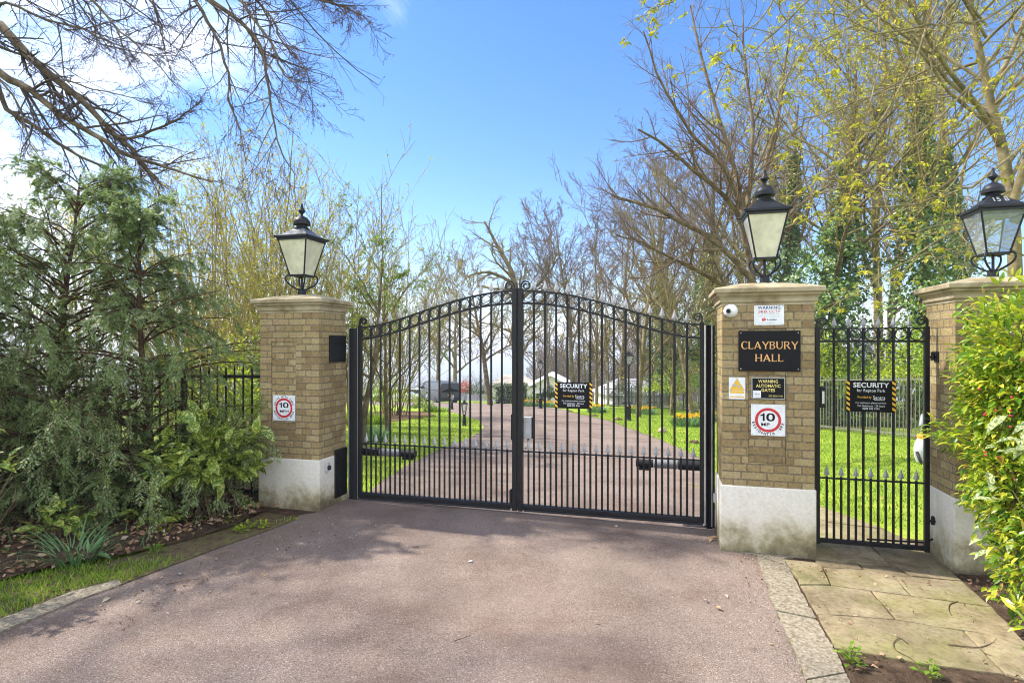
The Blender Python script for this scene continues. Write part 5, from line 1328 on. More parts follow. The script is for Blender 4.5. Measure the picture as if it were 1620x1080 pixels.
CB = [([(1560, 40), (1470, -60), (1400, 0), (1392, 80), (1380, 150), (1350, 235)], 9.8, 6.6, .022),
      ([(1500, -110), (1400, -90), (1330, -50), (1270, 10), (1215, 60), (1180, 95), (1160, 70)], 9.6, 6.4, .022),
      ([(1450, -140), (1320, -90), (1250, -40), (1210, 22), (1170, 55), (1150, 38)], 9.2, 6.2, .018),
      ([(1560, 60), (1500, -20), (1440, 110), (1380, 200), (1310, 265), (1240, 310)], 9.6, 7.0, .024),
      ([(1600, 90), (1560, 110), (1480, 190), (1400, 250), (1330, 290)], 9.6, 7.2, .024),
      ([(1620, 150), (1560, 200), (1500, 300), (1420, 350)], 9.4, 7.4, .02),
      ([(1620, 230), (1540, 290), (1450, 320), (1340, 330), (1270, 300)], 9.2, 7.2, .024),
      ([(1680, 250), (1640, 322), (1575, 345), (1520, 348), (1420, 375), (1330, 385)], 8.0, 5.6, .017),
      ([(1600, -80), (1520, -20), (1480, 60), (1470, 140), (1440, 230)], 9.4, 7.0, .02),
      ([(1430, -120), (1340, -60), (1300, 0), (1285, 60), (1235, 140), (1225, 205)], 9.0, 6.8, .02),
      ([(1640, -20), (1560, 30), (1470, 40), (1370, 60), (1290, 120)], 9.2, 6.8, .022),
      ([(1540, -80), (1460, -50), (1400, 20), (1310, 60), (1250, 110), (1205, 165)], 9.2, 6.6, .02),
      ([(1330, -150), (1200, -90), (1110, -40), (1070, 0), (1035, 12)], 9.0, 6.4, .016),
      ([(1690, 330), (1640, 400), (1560, 385), (1480, 400), (1400, 412)], 9.0, 7.6, .018),
      ([(1600, 300), (1540, 340), (1480, 385), (1390, 440), (1310, 490)], 10.2, 8.8, .025),
      ([(1680, 80), (1620, 120), (1585, 200), (1560, 280)], 8.6, 6.8, .016),
      ([(1620, 10), (1570, 90), (1520, 160), (1500, 235)], 8.8, 7.0, .018),
      ([(1540, -110), (1450, -40), (1350, 20), (1330, 90), (1300, 160)], 9.0, 6.8, .018)]
LP = []; LR = []
for pts, d0, d1, r in CB:
    LP.append(spline(L8(pts, d0, d1), 16)); LR.append(np.linspace(r, r*.22, 17))
P1 = np.stack(LP); R1 = np.stack(LR); P1[:, 1:] += rg.normal(0, .015, P1[:, 1:].shape); w.add(P1, R1, 7, False)
P2, R2 = grow(*spawn(P1, R1, 8, .22, .98, .8, .22, .55, rg, .25, .4, .0045), 6, .13, (-.01, -.01, .02), .45, rg); w.add(P2, R2, 5, True)
P3, R3 = grow(*spawn(P2, R2, 4, .15, .95, .8, .42, .7, rg, .25, .3, .0035), 4, .14, (0, 0, .03), .6, rg); w.add(P3, R3, 4, True)
# palmate clusters of drooping leaflets at the tips
tips = np.concatenate([P1[:, -1], P2[:, -1], P3[rg.random(len(P3)) < .55][:, -1]]); k = 7
pos = np.repeat(tips, k, 0)+rg.normal(0, .012, (len(tips)*k, 3)); d = rvec(len(pos), rg)*np.array([1, 1, .5])+np.array([0, 0, -.45])
w.lf.add(*leaves(pos-w.b, d, rvec(len(pos), rg)+np.array([0, 0, .8]), np.repeat(np.clip(rg.normal(.062, .02, len(tips)), .02, .11), k)*rg.uniform(.7, 1.2, len(pos)), .42, LEAF_L))
# upper crown out of the picture
S, Dr, L, rc = spawn(P0, R0, 14, .5, .98, .9, .5, .45, rg, .2, .3, .02); q1, r1 = grow(S, Dr, L, rc, 9, .1, (0, 0, .03), .25, rg); w.add(q1, r1, 6, False)
q2, r2 = grow(*spawn(q1, r1, 9, .2, .98, .7, .42, .5, rg, .2, .4, .006), 6, .12, (0, 0, .03), .3, rg); w.add(q2, r2, 4, True)
q3, r3 = grow(*spawn(q2, r2, 5, .1, .98, .7, .45, .6, rg, .2, .4, .004), 4, .12, (0, 0, .02), .4, rg); w.add(q3, r3, 3, True)
tips_leaves(w, q3, rg, 2, .055, .45, tmin=.8, droop=.4)
finish(w, 'chestnut_tree', 'pale-barked horse chestnut breaking into yellow-green leaf behind the clear glass lantern', 'tree', None, M['barkpale'], M['twigolive'], M['spring'])

# ---- conifers on the left
def conifer(px, D, ytop, seed, label, reach, nb, dens=1.0):
    rg = seeded(seed); b = np.asarray(base(px, D)); H = top_h(ytop, D, b); w = Wood(b)
    P0, R0 = grow((b-[0, 0, .1])[None], np.array([[.0, 0, 1.]]), np.array([H+.1]), np.array([.055]), 18, .018, (0, 0, .03), .15, rg); w.add(P0, R0, 9, False)
    t = np.sort(rg.random(nb)**1.5)*.90+.08
    f = t*18; i = f.astype(int).clip(0, 17); fr = (f-i)[:, None]; S = P0[0][i]*(1-fr)+P0[0][i+1]*fr
    a = rg.random(nb)*2*PI; L = reach*(1-t)**.62*np.clip(rg.normal(1, .2, nb), .5, 1.4)+.22
    Dr = np.stack([np.cos(a), np.sin(a), .55+.5*t+rg.normal(0, .14, nb)], 1)
    P1, R1 = grow(S, Dr, L, .010+.010*(1-t), 9, .07, (0, 0, -.10), .2, rg); w.add(P1, R1, 5, False)
    P2, R2 = grow(*spawn(P1, R1, int(10*dens), .20, .99, .72, .44, .5, rg, .12, .5, .0028), 6, .04, (0, 0, -.17), .4, rg); w.add(P2, R2, 3, True)
    P3, R3 = grow(*spawn(P2, R2, 6, .08, .99, .62, .46, .7, rg, .08, .55, .0018), 3, .03, (0, 0, -.09), .6, rg); w.add(P3, R3, 3, True)
    # needles in two ranks along the sprays
    for P, per in ((P3, 30), (P2, 36)):
        B, n, _ = P.shape
        tt = (np.arange(per)[None]+rg.random((B, per)))/per; f = np.clip(tt*(n-1), 0, n-1-1e-6); i = f.astype(int); fr = (f-i)[..., None]; bb = np.arange(B)[:, None]
        pos = (P[bb, i]*(1-fr)+P[bb, i+1]*fr).reshape(-1, 3); T = norm(P[bb, i+1]-P[bb, i]).reshape(-1, 3)
        side = norm(np.cross(T, np.array([[0, 0, 1.]])+rg.normal(0, .12, T.shape))); sg = np.where(rg.random(len(T)) < .5, 1., -1.)[:, None]
        d = norm(T*.85+side*sg+rg.normal(0, .09, T.shape))
        up = np.cross(side, T)
        w.lf.add(*leaves(pos-w.b, d, up, np.clip(rg.normal(.036, .006, len(T)), .018, .06), .20, DIAMOND))
    return finish(w, 'conifer_tree', label, 'tree', None, M['barkred'], M['barkred'], M['needle'])
conifer(90, 6.6, 262, 91, 'drooping grey-green conifer with a reddish trunk, tallest by the roadside', 2.3, 125)
conifer(246, 6.8, 318, 92, 'lower drooping conifer close to the black railings', 1.45, 74)
conifer(-70, 6.1, 330, 93, 'drooping conifer cut off by the edge of the picture', 1.5, 90)

# ---- broad-leaved evergreens
def laurel(px, D, zc, rad, n, seed, label, size=.13, mat='aucuba', asp=.42, name='spotted_laurel', stems=14, group=None, shell=.45, lump=.25):
    """leafy mass: rad = (rx, ry, rz) about a centre zc above ground"""
    rg = seeded(seed); b = np.asarray(base(px, D)); w = Wood(b); rad = np.asarray(rad, float)
    o = rvec(n, rg); o[:, 2] = np.abs(o[:, 2])*.95-.35*(rg.random(n) < .4)*np.abs(o[:, 2])*2
    ph = rg.random(6)*6
    k = 1+lump*(np.sin(3*o[:, 0]*2+ph[0])*np.sin(3*o[:, 2]*2+ph[1])+.7*np.sin(5*o[:, 1]*2+ph[2]+4*o[:, 2]))
    rr = (shell+(1-shell)*rg.random(n)**.6)*k
    pos = b+np.array([0, 0, zc])+o*rad*rr[:, None]
    pos[:, 2] = np.maximum(pos[:, 2], b[2]+.03)
    d = norm(o*.8+rvec(n, rg)*.75+np.array([0, 0, -.12]))
    w.lf.add(*leaves(pos-b, d, np.array([0, 0, 1.])+rvec(n, rg)*.55, size*np.clip(rg.normal(1, .25, n), .5, 1.7), asp, LEAF_L))
    S = b+np.stack([rg.normal(0, rad[0]*.18, stems), rg.normal(0, rad[1]*.18, stems), np.full(stems, -.05)], 1)
    e = rvec(stems, rg); e[:, 2] = np.abs(e[:, 2])+.5; e = norm(e)
    P, Rr = grow(S, e*rad+np.array([0, 0, zc*1.5]), np.full(stems, (rad[2]*.75+zc)*.8), np.full(stems, .008), 7, .1, (0, 0, .02), .35, rg); w.add(P, Rr, 5, False)
    P2, R2 = grow(*spawn(P, Rr, 4, .3, .95, .6, .26, .6, rg, .2, .3, .003), 4, .12, (0, 0, .02), .5, rg); w.add(P2, R2, 4, False)
    return finish(w, name, label, 'shrub', group, M['bark'], None, M[mat], ('stems', 'crown', 'foliage'))
laurel(338, 6.15, .55, (.50, .42, .60), 470, 101, 'glossy spotted laurel beside the plinth of the speed-sign pillar', size=.19, asp=.55)
laurel(290, 6.4, .5, (.55, .5, .5), 420, 102, 'dark spotted laurel under the low conifer', mat='dark')
laurel(90, 5.35, .18, (.22, .22, .26), 46, 103, 'small spotted laurel seedling standing behind the strappy clump', size=.14, asp=.55)
laurel(232, 5.9, .12, (.28, .2, .16), 44, 104, 'low spotted laurel sprig spreading on the leaf litter', size=.14, asp=.55)
laurel(-62, 4.3, .95, (.36, .3, .5), 90, 105, 'spotted laurel with pale leaves at the left edge of the picture', size=.135)
laurel(60, 6.0, .35, (1.1, .4, .45), 520, 106, 'dark laurel undergrowth beneath the tallest conifer', mat='dark', size=.12)
# the golden hedge in front of the third pillar
def golden():
    rg = seeded(111); b = np.asarray(base(1640, 4.15)); w = Wood(b); n = 0
    cl = [((1676, 690, 4.15), (.70, .62, .80), 7600), ((1631, 560, 4.10), (.38, .45, .42), 3100), ((1606, 640, 4.05), (.25, .35, .40), 1800), ((1620, 790, 3.95), (.27, .30, .42), 2000), ((1656, 500, 4.2), (.45, .5, .32), 620), ((1648, 900, 3.85), (.30, .28, .32), 1000), ((1746, 620, 4.1), (.6, .6, .9), 900), ((1676, 850, 3.5), (.22, .25, .35), 300), ((1654, 985, 3.2), (.12, .14, .12), 70), ((1666, 1015, 2.9), (.12, .12, .08), 50)]
    for (px, py, D), rad, m in cl:
        c = at(px, py, D); rad = np.array(rad); o = rvec(m, rg); ph = rg.random(4)*6
        k = 1+.22*np.sin(7*o[:, 0]+ph[0])*np.sin(6*o[:, 2]+ph[1])+.12*np.sin(11*o[:, 2]+ph[2])
        pos = c+o*rad*((.55+.45*rg.random(m)**.5)*k)[:, None]; pos[:, 2] = np.maximum(pos[:, 2], b[2]+.06)
        d = norm(o*.9+rvec(m, rg)*.8+np.array([-.15, -.1, -.12]))
        w.lf.add(*leaves(pos-b, d, np.array([0, 0, 1.])+rvec(m, rg)*.5, .062*np.clip(rg.normal(1, .36, m), .4, 2.4), .40, LEAF_L))
        if m < 100: continue
        S = np.repeat((c*np.array([1, 1, .25])+np.array([0, 0, .1]))[None], 6, 0)+rg.normal(0, .05, (6, 3))+np.array([.08, .15, 0]); e = rvec(6, rg); e[:, 2] = np.abs(e[:, 2])+3.5
        P, Rr = grow(S, e, np.full(6, max(.2, (c[2]+rad[2]*.3)*.75)), np.full(6, .009), 7, .1, (0, 0, .02), .35, rg); w.add(P, Rr, 5, False)
    o = finish(w, 'golden_shrub', 'bright yellow-green evergreen shrub in front of the third pillar', 'shrub', None, M['bark'], None, M['golden'], ('stems', 'crown', 'foliage'))
    # spotted laurel growing through its roadside edge
    m = 10; pos = np.stack([at(rg.uniform(1555, 1605), rg.uniform(690, 900), rg.uniform(3.55, 3.8)) for _ in range(m)]); d = norm(rvec(m, rg)*.6+np.array([-.8, -.35, -.25]))
    V, F = leaves(pos-b, d, np.array([0, -.3, 1.])+rvec(m, rg)*.3, np.clip(rg.normal(.125, .03, m), .07, .19), .42, LEAF_L)
    mk('spotted_leaves', V, F, M['aucubapale'], o)
    m = 7; pos = np.stack([at(rg.uniform(1590, 1640), rg.uniform(640, 740), rg.uniform(2.9, 3.3)) for _ in range(m)]); d = norm(rvec(m, rg)*.5+np.array([-.9, .1, -.2]))
    V, F = leaves(pos-b, d, np.array([0, -.3, 1.])+rvec(m, rg)*.3, np.clip(rg.normal(.15, .03, m), .09, .2), .40, LEAF_L)
    mk('near_leaves', V, F, M['aucubapale'], o)
    mb = MB()
    for _ in range(11):
        c = at(rg.uniform(1545, 1615), rg.uniform(560, 740), 3.62)-b; mb.lathe([(0, c[2]-.008), (.007, c[2]-.004), (.007, c[2]+.004), (0, c[2]+.008)], 8, cx=c[0], cy=c[1])
    mb.build('berries', M['red'], o, smooth=True)
golden()

# ---- shrubs farther off
GU = 'shrubs and undergrowth beyond the gates'
def shrub(px, D, w_px, h_px, seed, label, mat='shrub', size=None, n=900, name='shrub', asp=.5, lump=.25):
    k = D/F_PX; rx = w_px*k/2; H = h_px*k
    return laurel(px, D, H*.45, (rx, max(.35, rx*.8), H*.55), n, seed, label, size=size or .045+D*.0024, mat=mat, asp=asp, name=name, stems=8, group=GU, lump=lump)
shrub(365, 8.4, 120, 230, 121, 'yellow-green shrub behind the black railings beside the conifer', 'lime', n=2000, size=.06)
shrub(300, 9.6, 120, 190, 122, 'yellow-green undergrowth glimpsed under the low conifer', 'lime', n=900, size=.07)
shrub(405, 9.2, 60, 240, 123, 'leafy climber clump rising just behind the speed-sign pillar', 'shrub', n=600, size=.06)
shrub(638, 24, 84, 52, 124, 'bright feathery shrub on the mulched bed of the lawn island', 'lime', n=1500, size=.09, asp=.3)
shrub(668, 27, 40, 17, 125, 'green shrub just in front of the dark van wheels', 'shrub', n=700, size=.09)
shrub(590, 23, 60, 60, 126, 'green shrub at the hinge end of the mulched bed', 'shrub', n=900, size=.09)
shrub(612, 27, 60, 58, 127, 'olive shrub hiding the white parked cars', 'lime', n=800, size=.10)
shrub(553, 21, 40, 100, 128, 'rusty brown shrub right beside the hinge stile of the conifer-side gate leaf', 'bud', n=500, size=.1)
shrub(736, 51, 26, 36, 129, 'red-leaved shrub beside the dark van', 'redleaf', n=700, size=.16, lump=.1)
shrub(754, 48, 36, 34, 130, 'dark round clipped shrub next to the red one', 'dark', n=900, size=.13, lump=.08)
shrub(774, 46, 20, 18, 131, 'small green shrub at the foot of the leaning dark trunk', 'shrub', n=350, size=.12)
shrub(868, 38, 28, 32, 132, 'dark glossy shrub right beside the slim lamp post', 'dark', n=900, size=.13)
shrub(842, 39, 18, 20, 133, 'small green shrub below the pale hipped roof', 'shrub', n=400, size=.1)
shrub(1075, 31, 110, 175, 134, 'big dark evergreen beyond the railings behind the slanting trunk', 'dark', n=3200, size=.16)
shrub(1000, 37, 60, 40, 135, 'dark low shrub against the grey outbuilding', 'dark', n=700, size=.14)
shrub(1120, 26, 90, 110, 136, 'leafy undergrowth beyond the railings next to the name-plate pillar', 'shrub', n=1600, size=.12)
shrub(1060, 29.5, 90, 70, 137, 'yellow-green undergrowth behind the far railings', 'lime', n=1100, size=.12)
for i, (px, D, wp, hp, mt, lb) in enumerate(((1305, 20, 95, 160, 'lime', 'lime undergrowth beyond the railings at the latch edge of the side gate'), (1370, 19, 100, 120, 'shrub', 'mid green undergrowth behind the sign of the side gate'), (1440, 17.5, 110, 185, 'lime', 'tall lime undergrowth beyond the railings at the hinge edge of the side gate'), (1340, 22.5, 110, 130, 'dark', 'dark undergrowth deep behind the sign of the side gate'), (1235, 21, 110, 150, 'shrub', 'green undergrowth mostly hidden by the name-plate pillar'))):
    shrub(px, D, wp, hp, 140+i, lb, mt, n=2000, size=.10)
shrub(1500, 13.5, 120, 260, 146, 'dense green shrub rising behind the third pillar', 'shrub', n=1800, size=.09)
# clipped variegated hedge by the houses
def hedge(x0, x1, D, h, seed, label, mat, n):
    rg = seeded(seed); xa, xb = (x0-CX)/F_PX*D, (x1-CX)/F_PX*D; b = np.array([(xa+xb)/2, D, float(gz((xa+xb)/2, D))]); w = Wood(b)
    L = xb-xa; f = rg.random(n); pos = np.stack([rg.uniform(-L/2, L/2, n), np.where(f < .6, -.45, rg.uniform(-.45, .45, n))+rg.normal(0, .05, n), np.where(f < .6, rg.uniform(0, h, n), h+rg.normal(0, .05, n))], 1)
    w.lf.add(*leaves(pos, rvec(n, rg)+np.array([0, -.6, .3]), rvec(n, rg)+np.array([0, 0, 1]), .15, .6, LEAF_S))
    w.main.box(-L/2+.06, L/2-.06, -.38, .38, 0, h-.08)
    return finish(w, 'clipped_hedge', label, 'hedge', None, M['dark_core'], None, M[mat], ('branch_core', 'crown', 'foliage'))
M['dark_core'] = pmat('dense_twig_core', [(.3, (.012, .016, .008)), (.7, (.035, .04, .02))], scale=6, rough=1, bump=1, bscale=20, spec=.05)
hedge(783, 834, 47, 1.55, 151, 'clipped variegated hedge in front of the pale hipped roof', 'variegated', 2600)

# ---- daffodils and strappy clumps
def clump(px, D, wr, n, h, seed, label, flowers=0, mat='daffleaf', name='daffodil_clump', wid=.018, flop=.25, group='daffodil clumps on the lawns', xy=None):
    rg = seeded(seed); b = np.asarray(base(px, D)) if xy is None else np.array([xy[0], xy[1], float(gz(*xy))]); w = Wood(b)
    a = rg.random(n)*2*PI; r = wr*np.sqrt(rg.random(n)); S = np.stack([r*np.cos(a), r*np.sin(a)*.8, np.zeros(n)], 1)
    d = np.stack([np.cos(a)*flop*(.3+r/wr), np.sin(a)*flop*(.3+r/wr), np.ones(n)], 1)+rg.normal(0, .12, (n, 3))
    P, Rr = grow(S, d, h*np.clip(rg.normal(.85, .2, n), .4, 1.2), np.full(n, .004), 5, .05, np.array([0, 0, -.04]), .5, rg)
    Dd = norm(P[:, -1]-P[:, 0])
    P[:, 2:] += (np.cumsum(np.ones((n, 4)), 1)**2*.006*h*flop*6)[:, :, None]*np.stack([np.cos(a), np.sin(a), -.7*np.ones(n)], 1)[:, None]
    side = norm(np.stack([-np.sin(a+rg.normal(0, .6, n)), np.cos(a), np.zeros(n)], 1)); wd = (wid*np.array([.8, 1, 1, .85, .55, .06]))[None, :, None]*np.clip(rg.normal(1, .2, n), .5, 1.5)[:, None, None]
    V = np.stack([P-side[:, None]*wd/2, P+side[:, None]*wd/2], 2); k = np.arange(n*12).reshape(n, 6, 2)
    q = np.stack([k[:, :-1, 0], k[:, :-1, 1], k[:, 1:, 1], k[:, 1:, 0]], -1).reshape(-1, 4)
    o = root(name, label, 'flowers' if flowers else 'plant', tuple(b), 0, group)
    mk('leaves', V.reshape(-1, 3), [q], M[mat], o)
    if flowers:
        m = flowers; a = rg.random(m)*2*PI; r = wr*np.sqrt(rg.random(m)); c = np.stack([r*np.cos(a), r*np.sin(a)*.8, h*rg.uniform(.92, 1.22, m)], 1)
        f = norm(np.stack([rg.normal(0, .7, m), -np.abs(rg.normal(.7, .5, m)), rg.normal(.1, .3, m)], 1)); mb = MB()
        u = norm(np.cross(f, [[0, 0, 1.]])); v = np.cross(f, u)
        for j in range(6):
            dd = np.cos(j*PI/3)*u+np.sin(j*PI/3)*v+.15*f; mb.add(*leaves(c, dd, f, .05, .62, DIAMOND))
        sq = np.array([0, 1.05, 2.1, 3.14, 4.19, 5.24]); 
        for j in range(6):
            dd = f+.25*(np.cos(j*PI/3)*u+np.sin(j*PI/3)*v); mb.add(*leaves(c+.012*(np.cos(j*PI/3)*u+np.sin(j*PI/3)*v), dd, np.cos(j*PI/3)*u+np.sin(j*PI/3)*v, .034, .8, DIAMOND))
        mb.build('flowers', M['petal'], o)
        st = np.stack([c*np.array([.9, .9, 0]), c*np.array([.97, .97, .5]), c], 1); MB().add(*tubes(st, np.full((m, 3), .005), 4)).build('stalks', M['daffleaf'], o)
    return o
clump(1088, 20.2, .55, 520, .36, 161, 'largest daffodil clump, in front of the slanting pale trunk', 75, wid=.03)
clump(1122, 22.5, .45, 260, .32, 162, 'daffodil clump next to the ribbed gate post', 45, wid=.03)
clump(1022, 26.5, .5, 260, .30, 163, 'daffodil clump at the foot of the lawn tree before the grey outbuilding', 46, wid=.035)
clump(1003, 27.5, .4, 200, .28, 164, 'daffodil clump beside the taller lamp post', 30, wid=.035)
clump(944, 27.8, .45, 260, .34, 165, 'daffodil clump beside the edge of the security sign', 26, wid=.035)
clump(868, 35, .5, 220, .32, 166, 'faint yellow daffodil clump below the dark glossy shrub', 36, wid=.04)
clump(841, 37, .6, 220, .34, 167, 'farthest daffodil clump below the pale hipped roof', 46, wid=.045)
clump(586, 14.2, .42, 420, .42, 168, 'blue-green flowerless daffodil leaves behind the conifer-side gate leaf', 0, wid=.022)
clump(566, 20.5, .45, 260, .5, 169, 'round grassy tuft at the hinge end of the mulched bed', 0, 'blade', name='grass_tuft', wid=.03, group=None)
clump(592, 20, .4, 240, .45, 170, 'second round grassy tuft on the mulched bed', 0, 'blade', name='grass_tuft', wid=.03, group=None)
clump(690, 27.5, .6, 240, .28, 171, 'low grassy tuft at the tip of the mulched bed', 0, 'blade', name='grass_tuft', wid=.04, group=None)
clump(0, 0, .17, 95, .42, 172, 'strappy clump of narrow leaves by the mossy verge', 0, 'daffleaf', name='strappy_plant', wid=.012, flop=.55, group=None, xy=gs(118, 893))
p = gs(146, 890); rg = seeded(173)
V, F = leaves(np.zeros((3, 3)), np.array([[.8, -.35, .12], [.2, .5, .9], [-.5, .3, .8]]), np.array([[0, -.2, 1.], [0, -1, .3], [0, -1, .3]]), np.array([.26, .2, .17]), .26, LEAF_L)
o = root('broad_leaf_plant', 'single broad green blade lying over the mossy verge', 'plant', (p[0], p[1], float(gz(*p))+.06)); mk('leaves', V, F, M['daffleaf'], o)

# ---- weeds, verge grass, litter
def weed(px, py, r, n, seed, label, mat='shrub', size=.045, h=.10):
    p = gs(px, py); rg = seeded(seed); a = rg.random(n)*2*PI; rr = r*np.sqrt(rg.random(n)); pos = np.stack([rr*np.cos(a), rr*np.sin(a), h*rg.random(n)*(1-.5*rr/r)+.01], 1)
    V, F = leaves(pos, np.stack([np.cos(a), np.sin(a), .35*np.ones(n)], 1)+rvec(n, rg)*.5, np.array([0, 0, 1.])+rvec(n, rg)*.3, size*rg.uniform(.6, 1.3, n), .55, LEAF_S)
    o = root('weed', label, 'weed', (p[0], p[1], float(gz(*p))+.015), 0, 'small weeds along the verge'); mk('leaves', V, F, M[mat], o)
    st = np.stack([pos*np.array([.2, .2, 0]), pos*np.array([.7, .7, .6]), pos], 1)[:n//3]; MB().add(*tubes(st, np.full((len(st), 3), .0015), 3)).build('stalks', M['shrub'], o)
for i, (px, py, r, n, lb) in enumerate(((338, 810, .10, 60, 'bright leafy weed farthest up the soil beside the railings'), (392, 806, .15, 120, 'broad mat of weeds at the foot of the speed-sign pillar plinth'), (412, 838, .07, 40, 'small weed at the tarmac edge below the plinth'), (365, 830, .06, 36, 'small weed between the two leafy mats on the soil'), (262, 850, .07, 44, 'upright little weed midway along the soil bed'), (246, 878, .06, 36, 'small flat weed on the verge right of the broad green blade'), (190, 862, .10, 60, 'soft weed behind the broad green blade'), (14, 888, .08, 50, 'lone weed on the leaf litter at the left edge'), (385, 842, .08, 50, 'weed spilling onto the tarmac midway along the verge'), (318, 830, .05, 30, 'tiny weed among dead leaves below the laurel'))):
    weed(px, py, r, n, 180+i, lb, 'shrub' if i % 2 else 'lime')
weed(1345, 1052, .06, 40, 195, 'small weed on the bare soil beside the concrete kerb', 'shrub'); weed(1470, 1078, .05, 30, 196, 'small weed under the front edge of the paving', 'shrub')

def inside(pts, poly):
    x, y = pts[:, 0], pts[:, 1]; c = np.zeros(len(pts), bool); n = len(poly)
    for i in range(n):
        (x0, y0), (x1, y1) = poly[i], poly[i-1]
        c ^= ((y0 > y) != (y1 > y)) & (x < (x1-x0)*(y-y0)/((y1-y0) or 1e-9)+x0)
    return c
def scatter(poly, n, rg):
    P = np.array(poly); out = np.empty((0, 2))
    while len(out) < n:
        q = rg.uniform(P.min(0), P.max(0), (n*2, 2)); out = np.vstack([out, q[inside(q, poly)]])
    return out[:n]
def grass(name, poly, n, h, seed, mat='blade', wid=.006, off=.01, dens=None):
    rg = seeded(seed); p = scatter(poly, n, rg)
    if dens: p = p[dens(p, rg)]
    n = len(p); pos = np.stack([p[:, 0], p[:, 1], gz(p[:, 0], p[:, 1])+off], 1); d = rg.normal(0, .45, (n, 3)); d[:, 2] = 1
    V, F = leaves(pos, d, rvec(n, rg), h*np.clip(rg.normal(1, .35, n), .3, 2), wid/h, BLADE)
    return tag(mk(name, V, F, M[mat]), kind='stuff')
vp = verge
front = [p for p in vp]
def patchy(p, rg): return (np.sin(p[:, 0]*3.1+1)+np.sin(p[:, 1]*4.3)+np.sin(p[:, 0]*7.7-p[:, 1]*5)+rg.normal(0, .7, len(p))) > -.5+np.clip((p[:, 1]-4.5)*2.2, -1.6, 2.3)
grass('verge_grass', vp, 42000, .045, 201, wid=.005, off=.015, dens=patchy)
lawn_r = [gs(1116, 730), gs(1050, 699), gs(970, 668), gs(900, 652), (8, 33), (9.2, 28), (9.7, 22), (10.9, 15.5), (11.4, 10), (G(1.9, 1.2).x, G(1.9, 1.2).y), (G(1.2, 2.2).x, G(1.2, 2.2).y), (G(.4, 3.4).x, G(.4, 3.4).y)]
grass('lawn_grass', lawn_r, 90000, .035, 202, wid=.009)
lawn_l = [gs(574, 786), gs(640, 739), gs(690, 714), gs(735, 697), gs(760, 684), gs(758, 666), gs(705, 651), (-12, 26), (-9.5, 12)]
grass('island_grass', lawn_l, 60000, .035, 203, wid=.009)
def litter(name, poly, n, size, seed, off=.03, zj=.02):
    rg = seeded(seed); p = scatter(poly, n, rg); pos = np.stack([p[:, 0], p[:, 1], gz(p[:, 0], p[:, 1])+off+zj*rg.random(n)], 1); d = rg.normal(0, 1, (n, 3)); d[:, 2] *= .22
    V, F = leaves(pos, d, np.array([0, 0, 1.])+rg.normal(0, .35, (n, 3)), size*np.clip(rg.normal(1, .35, n), .3, 2), .62, LEAF_L)
    V[:, 2] += np.random.default_rng(seed).normal(0, .004, len(V))
    return tag(mk(name, V, F, M['litter']), kind='stuff')
near_bed = [p for p in bed if p[0] > -8.5][:]
litter('leaf_litter', [ext(vi[1], vi[0], 2)]+vi+[(G(-5.2, .0).x, G(-5.2, .0).y), (-5.6, 8.2), (-8, 8.2), (-8, 4)], 8000, .052, 204, off=.06, zj=.05)
litter('border_litter', bedr, 900, .032, 205, off=.022, zj=.015)
litter('hedge_litter', bedr2, 1100, .036, 206, off=.022, zj=.02)
grass('bed_sprouts', [ext(vi[1], vi[0], 1.5)]+vi+[(-4, 7.2), (-6.5, 6.5)], 260, .12, 207, 'daffleaf', wid=.010, off=.04)
# fallen leaves on the road: single things
FL = [(975, 832, 'large buff leaf lying just in front of the driveway gate', .10), (748, 890, 'small white scrap of blossom on the middle of the tarmac', .05), (1116, 951, 'pale leaf lying nearest the kerb on the tarmac', .05), (1133, 963, 'brown curled leaf on the tarmac near the kerb', .06), (1147, 943, 'thin straw-coloured leaf near the kerb', .06), (1128, 853, 'dead leaf cluster at the corner of the name-plate pillar', .09), (285, 912, 'white leaf lying on the tarmac near the mossy verge', .06), (174, 948, 'pale leaf lying beside the end of the old kerb', .08), (213, 949, 'buff leaf on the tarmac a step from the old kerb', .06), (224, 953, 'smaller buff leaf beside the one near the old kerb', .05), (948, 988, 'tiny pale leaf alone on the open tarmac', .05), (204, 907, 'white crumpled leaf on the verge edge', .07)]
for i, (px, py, lb, s) in enumerate(FL):
    p = gs(px, py); rg = seeded(300+i); k = 3 if 'cluster' in lb else 1
    V, F = leaves(rg.normal(0, .02*(k > 1), (k, 3))*[1, 1, .2], rg.normal(0, 1, (k, 3))*[1, 1, .1], np.array([[0, 0, 1.]]*k)+rg.normal(0, .2, (k, 3)), s*rg.uniform(.8, 1.1, k), .6, LEAF_L)
    o = mk('fallen_leaf', V+np.array([0, 0, .014]), F, M['litter_pale' if not ('brown' in lb or 'dead' in lb) else 'litter']) if False else mk('fallen_leaf', V+np.array([0, 0, .014]), F, M['litter'] if ('brown' in lb or 'dead' in lb) else M['boxgrey'] if 'white' in lb else M['stone'])
    o.location = (p[0], p[1], float(gz(*p))+.006); tag(o, lb, 'leaf', 'fallen leaves on the tarmac')
def stick(pts, r, label):
    q = [gs(*p) for p in pts]; b = np.array([q[0][0], q[0][1], float(gz(*q[0]))+.016]); P = spline([(x-b[0], y-b[1], float(gz(x, y))+.016-b[2]+r*.8) for i, (x, y) in enumerate(q)], 14)
    o = MB().tube(P, np.linspace(r*.75, r*.4, 15), 6).build('fallen_twig', M['bark'], smooth=True); o.location = b; tag(o, label, 'twig', 'fallen twigs on the paving')
Z8 = lambda x, y: (1150+x/3.447, 800+y/3.447)
stick([Z8(1205, 770), Z8(1290, 780), Z8(1380, 785), Z8(1450, 760), Z8(1472, 735)], .006, 'forked twig lying toward the front corner of the paving')
